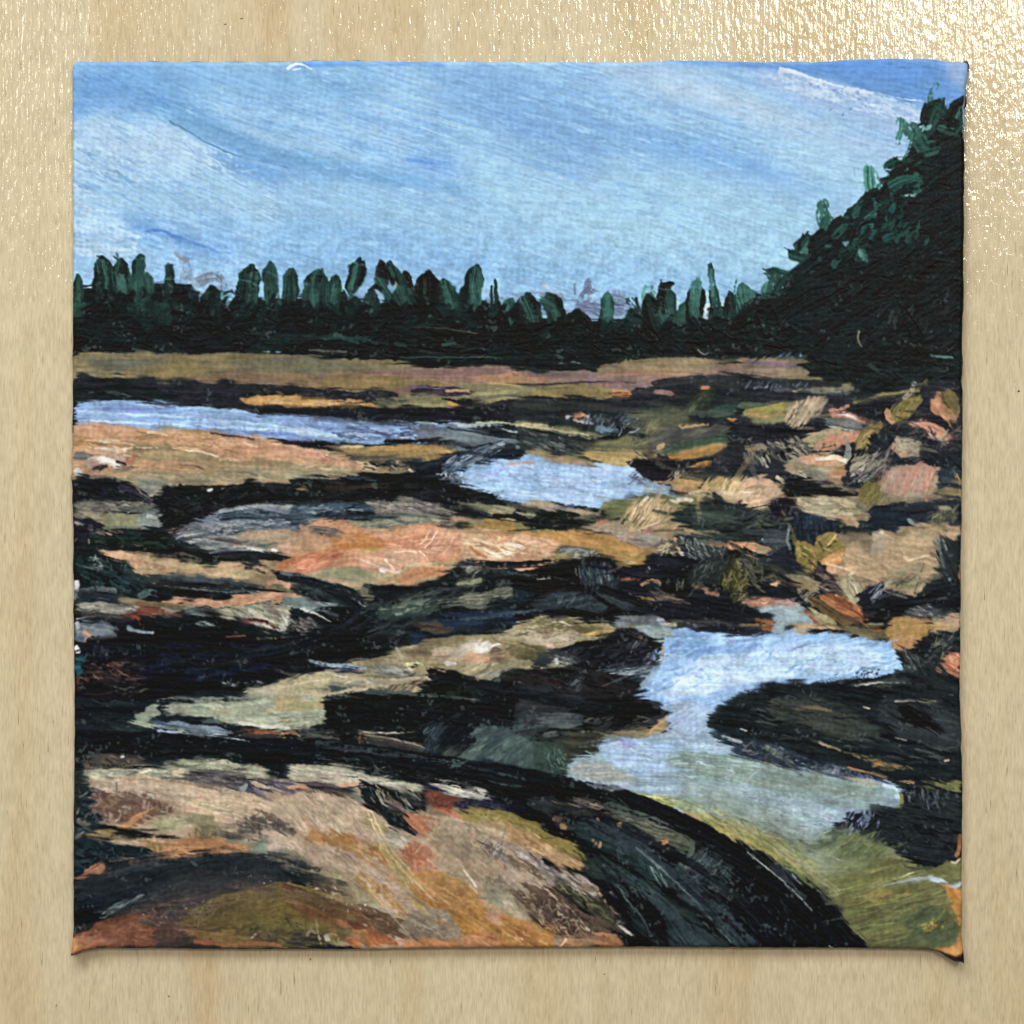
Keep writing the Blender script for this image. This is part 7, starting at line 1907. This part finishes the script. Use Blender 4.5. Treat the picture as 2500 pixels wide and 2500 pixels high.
def noise(t, vec, sx, sy, detail=3, rough=0.55, off=0.0, dist=0.0):
    mp = t.nodes.new('ShaderNodeMapping'); mp.inputs['Scale'].default_value = (sx, sy, 1); mp.inputs['Location'].default_value = (off, off*0.7, 0)
    t.links.new(vec, mp.inputs['Vector'])
    n = t.nodes.new('ShaderNodeTexNoise'); n.inputs['Scale'].default_value = 1; n.inputs['Detail'].default_value = detail
    n.inputs['Roughness'].default_value = rough; n.inputs['Distortion'].default_value = dist
    t.links.new(mp.outputs[0], n.inputs['Vector'])
    return n.outputs[0]

def ramp(t, fac, stops):
    r = t.nodes.new('ShaderNodeValToRGB'); t.links.new(fac, r.inputs[0])
    e = r.color_ramp.elements
    e[0].position, e[0].color = stops[0][0], (*stops[0][1], 1)
    e[1].position, e[1].color = stops[-1][0], (*stops[-1][1], 1)
    for p, c in stops[1:-1]:
        x = e.new(p); x.color = (*c, 1)
    return r.outputs[0]

def mixc(t, f, a, b, mode='MIX'):
    m = t.nodes.new('ShaderNodeMix'); m.data_type = 'RGBA'; m.blend_type = mode
    if isinstance(f, (int, float)): m.inputs[0].default_value = f
    else: t.links.new(f, m.inputs[0])
    for i, v in ((6, a), (7, b)):
        if isinstance(v, tuple): m.inputs[i].default_value = (*v, 1)
        else: t.links.new(v, m.inputs[i])
    return m.outputs[2]

def wood_material():
    m, t, b = nt("varnished_plywood")
    tc = t.nodes.new('ShaderNodeTexCoord'); v = tc.outputs['Object']
    bands = noise(t, v, 70, 5, 3, 0.5, 3.3, 0.4)
    wide = noise(t, v, 16, 7, 2, 0.5, 9.1)
    grain = noise(t, v, 2600, 260, 4, 0.7, 1.7)
    pores = noise(t, v, 2600, 200, 3, 0.6, 5.0)
    fine = noise(t, v, 3400, 420, 2, 0.5, 8.0)
    blot = noise(t, v, 420, 150, 4, 0.65, 2.0, 1.0)
    c = ramp(t, bands, [(0.30, (0.580, 0.480, 0.325)), (0.50, (0.555, 0.448, 0.290)), (0.60, (0.515, 0.392, 0.230)), (0.72, (0.460, 0.320, 0.170))])
    c = mixc(t, ramp(t, wide, [(0.35, (0, 0, 0)), (0.7, (0.55, 0.55, 0.55))]), c, (0.60, 0.51, 0.33))
    c = mixc(t, 1.0, c, ramp(t, grain, [(0.3, (0.86, 0.845, 0.82)), (0.5, (1, 1, 1)), (0.7, (1.07, 1.07, 1.07))]), 'MULTIPLY')
    c = mixc(t, 1.0, c, ramp(t, blot, [(0.3, (0.90, 0.885, 0.86)), (0.6, (1.02, 1.02, 1.02))]), 'MULTIPLY')
    c = mixc(t, 1.0, c, ramp(t, fine, [(0.35, (0.91, 0.90, 0.885)), (0.5, (1, 1, 1)), (0.65, (1.06, 1.06, 1.06))]), 'MULTIPLY')
    c = mixc(t, 1.0, c, ramp(t, pores, [(0.27, (0.5, 0.42, 0.33)), (0.35, (1, 1, 1))]), 'MULTIPLY')
    t.links.new(c, b.inputs['Base Color'])
    b.inputs['Roughness'].default_value = 0.6
    b.inputs['Specular IOR Level'].default_value = 0.25
    # brushed varnish: long runs along the grain, pitted in between
    r1 = noise(t, v, 1500, 80, 2, 0.5, 7.0)
    r2 = noise(t, v, 1250, 600, 2, 0.5, 4.0)
    a = t.nodes.new('ShaderNodeMath'); a.operation = 'ADD'
    q1 = t.nodes.new('ShaderNodeMath'); q1.operation = 'MULTIPLY'; q1.inputs[1].default_value = 0.7; t.links.new(r1, q1.inputs[0])
    t.links.new(q1.outputs[0], a.inputs[0]); t.links.new(r2, a.inputs[1])
    bp = t.nodes.new('ShaderNodeBump'); bp.inputs['Strength'].default_value = 1.0; bp.inputs['Distance'].default_value = 0.000105
    t.links.new(a.outputs[0], bp.inputs['Height'])
    b.inputs['Coat Weight'].default_value = 1.0
    b.inputs['Coat Roughness'].default_value = 0.07
    b.inputs['Coat IOR'].default_value = 1.5
    t.links.new(bp.outputs[0], b.inputs['Coat Normal'])
    return m

def plain(name, col, rough=0.6):
    m, t, b = nt(name)
    n = t.nodes.new('ShaderNodeTexNoise'); n.inputs['Scale'].default_value = 900
    tc = t.nodes.new('ShaderNodeTexCoord'); t.links.new(tc.outputs['Object'], n.inputs['Vector'])
    t.links.new(mixc(t, n.outputs[0], tuple(x*0.75 for x in col), tuple(x*1.2 for x in col)), b.inputs['Base Color'])
    b.inputs['Roughness'].default_value = rough
    return m

PAINTM = paint_material()

# ------------------------------------------------------------------ plywood board
def mesh_object(name, verts, faces, mat, parent=None, smooth=False):
    me = bpy.data.meshes.new(name)
    me.from_pydata(verts, [], faces)
    me.materials.append(mat)
    if smooth:
        me.polygons.foreach_set('use_smooth', [True]*len(me.polygons))
    me.update()
    o = bpy.data.objects.new(name, me); C.objects.link(o)
    if parent: o.parent = parent
    return o

W2, D2, th = 0.32, 0.30, 0.012
bv = [(x, y, z) for z in (0, -0.0006, -th) for x, y in
      ((-W2+(0.0006 if z == 0 else 0), -D2+(0.0006 if z == 0 else 0)), (W2-(0.0006 if z == 0 else 0), -D2+(0.0006 if z == 0 else 0)),
       (W2-(0.0006 if z == 0 else 0), D2-(0.0006 if z == 0 else 0)), (-W2+(0.0006 if z == 0 else 0), D2-(0.0006 if z == 0 else 0)))]
bf = [(0, 1, 2, 3)]+[(4*k+i+4, 4*k+(i+1) % 4+4, 4*k+(i+1) % 4, 4*k+i) for k in (0, 1) for i in range(4)]+[(11, 10, 9, 8)]
board = mesh_object("plywood_board", bv, bf, wood_material())
board['kind'] = 'structure'
board['label'] = "pale varnished plywood board with vertical grain under the painting"

fleckm = plain("dark_fleck", (0.035, 0.028, 0.02))
KW = H/(H-T)*S            # metres per photo unit on the board surface
for (fx, fy, ln, wd, an) in ((550, 59, 7, 3, 10), (590, 45, 11, 2.2, 8), (412, 2432, 7, 3.4, -40), (2487, 955, 8, 6, 20), (758, 2342, 7, 4, 70),
                             (137, 2455, 9, 1.6, 80), (1476, 2378, 5, 3, 40)):
    n = 8; a = math.radians(an); vs = []
    x0 = (fx-1250)*KW; y0 = (1250-fy)*KW
    for k in range(n):
        t = 2*math.pi*k/n; r = 0.8+0.35*math.sin(3*t+fx)
        u = math.cos(t)*ln/2*KW*r; v = math.sin(t)*wd/2*KW*r
        vs.append((x0+u*math.cos(a)-v*math.sin(a), y0+u*math.sin(a)+v*math.cos(a), 0.00004))
    top = (x0, y0, 0.00016)
    o = mesh_object("dark_fleck", vs+[top], [(k, (k+1) % n, n) for k in range(n)], fleckm, board)

# ------------------------------------------------------------------ the canvas painting
def interp(pts, x):
    xs, ys = zip(*pts)
    return np.interp(x, xs, ys)

N = 1080
g = np.linspace(0, 1, N)
rw = np.random.RandomState(3)
def wob(amp, sm, seed):
    r = np.random.RandomState(seed).standard_normal(N+4*sm)
    k = np.hanning(2*sm+1); k /= k.sum()
    w = np.convolve(r, k, mode='same')[2*sm:2*sm+N]
    return w/w.std()*amp*np.clip(np.minimum(g, 1-g)*40, 0, 1)
px_t = 176+(2365-176)*g
top = interp([(176, 149), (300, 149), (450, 150), (700, 150), (760, 147), (900, 148), (1100, 149), (1300, 150), (1560, 151), (1640, 146), (1800, 149), (1880, 150),
              (2000, 150), (2060, 145), (2180, 142), (2280, 143), (2310, 149), (2365, 151)], px_t)+wob(0.5, 10, 1)
px_b = 174+(2352-174)*g
bot = interp([(174, 2333), (185, 2329), (200, 2322), (215, 2318), (240, 2316), (400, 2316), (620, 2319), (900, 2318), (1260, 2315), (1500, 2313), (1880, 2315), (2120, 2316),
              (2260, 2318), (2290, 2322), (2320, 2334), (2340, 2345), (2352, 2350)], px_b)+wob(0.5, 10, 2)
py_l = 149+(2333-149)*g
left = interp([(149, 176), (700, 177), (1150, 175), (1165, 171), (1200, 176), (1460, 178), (1740, 181), (2000, 178), (2140, 178), (2155, 177), (2260, 179), (2300, 177), (2333, 174)], py_l)+wob(0.5, 14, 3)
py_r = 151+(2350-151)*g
right = interp([(151, 2365), (180, 2365), (215, 2359), (300, 2357), (330, 2353), (360, 2356), (700, 2353), (860, 2350), (885, 2353), (930, 2348), (960, 2352), (1300, 2348),
                (1500, 2346), (1700, 2345), (1900, 2351), (2100, 2350), (2290, 2349), (2330, 2351), (2350, 2352)], py_r)+wob(0.5, 12, 4)
U, V = np.meshgrid(g, g)                        # U across, V down
PX = (1-V)*px_t[None, :]+V*px_b[None, :] + (1-U)*left[:, None]+U*right[:, None] \
     - ((1-U)*(1-V)*px_t[0]+U*(1-V)*px_t[-1]+(1-U)*V*px_b[0]+U*V*px_b[-1])
PY = (1-V)*top[None, :]+V*bot[None, :] + (1-U)*py_l[:, None]+U*py_r[:, None] \
     - ((1-U)*(1-V)*top[0]+U*(1-V)*top[-1]+(1-U)*V*bot[0]+U*V*bot[-1])
# rounded upper corners
for (cx, cy, R, sx) in ((176, 149, 16, 1), (2365, 151, 9, -1)):
    a = np.clip(1-(PX-cx)*sx/R, 0, 1); b = np.clip(1-(PY-cy)/R, 0, 1)
    m = np.maximum(np.hypot(a, b), 1e-6); mm = np.maximum(a, b)
    f = np.where((a > 0) & (b > 0), mm/m, 1.0)
    PX = np.where((a > 0) & (b > 0), cx+sx*R*(1-a*f), PX); PY = np.where((a > 0) & (b > 0), cy+R*(1-b*f), PY)

# colour and paint height at every mesh point
bx = np.clip((PX-BX)/CELL, 0, NW-1.01); by = np.clip((PY-BY)/CELL, 0, NH-1.01)
xi = bx.astype(int); yi = by.astype(int); fx = bx-xi; fy = by-yi
def samp(A):
    if A.ndim == 3:
        return (A[yi, xi]*(1-fx)[..., None]+A[yi, xi+1]*fx[..., None])*(1-fy)[..., None]+(A[yi+1, xi]*(1-fx)[..., None]+A[yi+1, xi+1]*fx[..., None])*fy[..., None]
    return (A[yi, xi]*(1-fx)+A[yi, xi+1]*fx)*(1-fy)+(A[yi+1, xi]*(1-fx)+A[yi+1, xi+1]*fx)*fy
col = samp(COL)
RELIEF = 0.000030
hg = np.clip(samp(HGT), -1.5, 3.5)
WV = np.roll(WEAVE, 0, 0)
hgt = hg*RELIEF + (samp(WEAVE)-0.5)*0.000080/(1+np.clip(hg, 0, 3)*1.6)
# rolled-over rim
e = np.minimum.reduce([U, 1-U, V, 1-V])*2180.0
R = 11.0
q = np.clip(1-e/R, 0, 1)
hgt = hgt*np.clip(e/6, 0, 1) - (1-np.sqrt(np.clip(1-q*q, 0, 1)))*R*S*0.8
sag = 0.0006*np.sin(math.pi*U)*np.sin(math.pi*V)       # cloth lies a hair lower in the middle
# lifted corners where the cloth is folded
lift = 0.0010*np.exp(-((PX-176)**2+(PY-2330)**2)/40.0**2)+0.0014*np.exp(-((PX-2352)**2+(PY-2345)**2)/45.0**2)
Z = T+hgt-sag*0.3+lift
X = (PX-1250)*S; Y = (1250-PY)*S
P = np.stack([X, Y, Z], -1).astype(np.float32)
# normals of the whole sheet, so that neighbouring motifs meet without a seam
dU = np.gradient(P, axis=1); dV = np.gradient(P, axis=0)
NRM = np.cross(dV, dU); NRM /= np.linalg.norm(NRM, axis=-1, keepdims=True)+1e-12
NRM *= np.sign(NRM[..., 2:3]+1e-9)
lin = np.where(col <= 0.04045, col/12.92, ((col+0.055)/1.055)**2.4).astype(np.float32)
EXPO = np.interp(PY, [200, 750, 1250, 1750, 2350], [1.28, 1.22, 1.16, 1.11, 1.08])[..., None]      # pigment is what the photo shows, divided by the light that falls there
lin = np.clip(lin/EXPO*np.array([1.0, 1.0, 1.05])-0.006, 0.0035, 0.9).astype(np.float32)
RGBA = np.concatenate([lin, np.ones((N, N, 1), np.float32)], -1).astype(np.float32)

root = bpy.data.objects.new("canvas_painting", None); C.objects.link(root)
root.empty_display_size = 0.05
root['label'] = "small square canvas painting of a rocky shore with blue pools and dark evergreens"
root['category'] = "painting"

lab = LAB[np.clip(np.rint(by[:-1, :-1]+0.5).astype(int), 0, NH-1), np.clip(np.rint(bx[:-1, :-1]+0.5).astype(int), 0, NW-1)]
# motifs too small to be told apart belong to what is around them
counts = np.bincount(lab.ravel(), minlength=len(LABELS))
home = {'painted_tree': 'painted_forest', 'painted_rock': 'painted_rocky_shore', 'painted_pool': 'painted_rocky_shore'}
remap = np.arange(len(LABELS))
first = {}
for i, n in enumerate(LABELS):
    if n not in home and n not in first:
        first[n] = i
for i, n in enumerate(LABELS):
    if n in home:
        if counts[i] < 130: remap[i] = first[home[n]]
    else:
        remap[i] = first[n]
remap[0] = first['painted_rocky_shore']
lab = remap[lab]

idx = np.arange(N*N).reshape(N, N)
Q = np.stack([idx[:-1, :-1], idx[1:, :-1], idx[1:, 1:], idx[:-1, 1:]], -1)
Pf = P.reshape(-1, 3); Nf = NRM.reshape(-1, 3); Cf = RGBA.reshape(-1, 4)

def sheet(name, faces, parent):
    used, inv = np.unique(faces.ravel(), return_inverse=True)
    me = bpy.data.meshes.new(name)
    me.vertices.add(len(used)); me.vertices.foreach_set('co', Pf[used].ravel())
    nf = len(faces)
    me.loops.add(nf*4); me.loops.foreach_set('vertex_index', inv.astype(np.int32).ravel())
    me.polygons.add(nf); me.polygons.foreach_set('loop_start', np.arange(0, nf*4, 4, dtype=np.int32))
    me.polygons.foreach_set('loop_total', np.full(nf, 4, np.int32))
    me.polygons.foreach_set('use_smooth', np.ones(nf, bool))
    at = me.color_attributes.new('pigment', 'FLOAT_COLOR', 'POINT')
    at.data.foreach_set('color', Cf[used].ravel())
    me.materials.append(PAINTM)
    me.update(calc_edges=True)
    me.normals_split_custom_set_from_vertices(Nf[used].tolist())
    o = bpy.data.objects.new(name, me); C.objects.link(o); o.parent = parent
    return o

order = np.argsort(lab.ravel(), kind='stable')
Qs = Q.reshape(-1, 4)[order]; ls = lab.ravel()[order]
cuts = np.flatnonzero(np.diff(ls))+1
starts = np.concatenate([[0], cuts]); ends = np.concatenate([cuts, [len(ls)]])
parts = {}
for a, b in sorted(zip(starts, ends), key=lambda r: r[0]-r[1]):
    i = int(ls[a]); parts.setdefault(LABELS[i], []).append((i, a, b))
forest = None
for n in ('painted_sky', 'painted_hill', 'painted_marsh', 'painted_forest', 'painted_rocky_shore', 'painted_pool', 'painted_rock', 'painted_tree'):
    for (i, a, b) in parts.get(n, []):
        o = sheet(n, Qs[a:b], forest if n == 'painted_tree' else root)
        if n == 'painted_forest': forest = o

# ---- the turned-down sides of the cloth
ring = np.concatenate([idx[0, :-1], idx[:-1, -1], idx[-1, :0:-1], idx[:0:-1, 0]])
rp = Pf[ring]; rc = Cf[ring]; n = len(ring)
t = np.arange(n)
cen = rp[:, :2].mean(0)
tan = np.roll(rp[:, :2], -6, 0)-np.roll(rp[:, :2], 6, 0)
nor = np.stack([-tan[:, 1], tan[:, 0]], -1); nor /= np.linalg.norm(nor, axis=1, keepdims=True)+1e-9
nor *= np.sign((nor*(rp[:, :2]-cen)).sum(1))[:, None]
px = rp[:, 0]/S+1250; py = 1250-rp[:, 1]/S
bulge = np.zeros(n)
def bump(m, amt, f, seed):
    global bulge
    bulge += m*np.clip(amt*(0.4+0.8*np.sin(t*f+seed)+0.3*np.sin(t*f*2.7)), 0, None)
bump((py < 160) & (px > 330) & (px < 900), 2.6, 0.13, 1)
bump((py < 160) & (px > 2260), 3.4, 0.02, 2)
bump((px > 2340) & (py < 260), 3.4, 0.05, 1.0)
bump((px > 2330) & (py > 260) & (py < 1500), 1.6, 0.07, 0.4)
bump((px > 2330) & (py > 1700), 1.2, 0.05, 2.0)
bump((px < 190) & (py > 1120) & (py < 1500), 1.4, 0.09, 0.4)
bump((py > 2310) & (px < 230), 1.6, 0.1, 1)
bump((py > 2316) & (px > 2240), 3.0, 0.06, 1.2)
k = np.hanning(9); k /= k.sum()
bulge = np.convolve(np.concatenate([bulge[-8:], bulge, bulge[:8]]), k, 'same')[8:-8]
rows = []; cols = []
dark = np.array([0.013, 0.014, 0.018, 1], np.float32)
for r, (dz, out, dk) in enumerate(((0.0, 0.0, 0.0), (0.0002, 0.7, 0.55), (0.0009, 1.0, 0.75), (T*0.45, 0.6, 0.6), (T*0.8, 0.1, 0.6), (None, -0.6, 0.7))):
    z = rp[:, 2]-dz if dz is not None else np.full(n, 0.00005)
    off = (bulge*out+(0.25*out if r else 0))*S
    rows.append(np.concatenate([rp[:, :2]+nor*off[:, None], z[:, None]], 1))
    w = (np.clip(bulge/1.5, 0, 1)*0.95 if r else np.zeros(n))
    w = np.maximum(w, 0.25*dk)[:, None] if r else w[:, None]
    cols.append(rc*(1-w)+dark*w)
Ve = np.concatenate(rows).astype(np.float32); Ce = np.concatenate(cols).astype(np.float32)
fe = []
for r in range(len(rows)-1):
    a = r*n+t; b = r*n+(t+1) % n
    fe.append(np.stack([a, b, b+n, a+n], -1))
fe = np.concatenate(fe)
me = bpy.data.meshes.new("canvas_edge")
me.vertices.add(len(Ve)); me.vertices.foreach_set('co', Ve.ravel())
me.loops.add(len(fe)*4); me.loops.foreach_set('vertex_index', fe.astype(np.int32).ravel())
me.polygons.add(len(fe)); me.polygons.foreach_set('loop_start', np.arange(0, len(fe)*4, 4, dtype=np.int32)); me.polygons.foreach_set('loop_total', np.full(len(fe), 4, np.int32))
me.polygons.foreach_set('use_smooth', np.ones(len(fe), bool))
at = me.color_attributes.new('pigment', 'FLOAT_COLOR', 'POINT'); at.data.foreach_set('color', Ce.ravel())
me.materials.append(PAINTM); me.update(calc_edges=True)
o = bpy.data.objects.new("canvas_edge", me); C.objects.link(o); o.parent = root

# ---- little gathered tips of cloth at three corners
tipm = plain("dark_cloth", (0.02, 0.016, 0.018), 0.5)
def tip(pts, z0, z1):
    vs = []; n = len(pts)
    for zz, sc in ((z0, 1.0), (z0+(z1-z0)*0.6, 1.0), (z1, 0.72)):
        c = np.mean(pts, 0)
        for p in pts:
            q = c+(np.array(p)-c)*sc
            vs.append(((q[0]-1250)*S, (1250-q[1])*S, zz))
    fs = [tuple(k*n+i for k, i in ((0, i), (0, (i+1) % n), (1, (i+1) % n), (1, i))) for i in range(n)]
    fs += [tuple(k*n+i for k, i in ((1, i), (1, (i+1) % n), (2, (i+1) % n), (2, i))) for i in range(n)]
    fs.append(tuple(range(2*n, 3*n)))
    return mesh_object("corner_fold", vs, fs, tipm, root, True)
tip([(2356, 146), (2364, 147), (2368, 154), (2368, 172), (2364, 178), (2358, 170)], 0.0002, T-0.0003)
tip([(2296, 2326), (2320, 2338), (2345, 2342), (2352, 2318), (2354, 2322), (2353, 2346), (2346, 2351), (2332, 2350), (2316, 2341)], 0.0002, T-0.0004)
tip([(172, 2324), (178, 2328), (192, 2324), (198, 2325), (186, 2332), (175, 2335), (171, 2330)], 0.0002, T-0.0004)
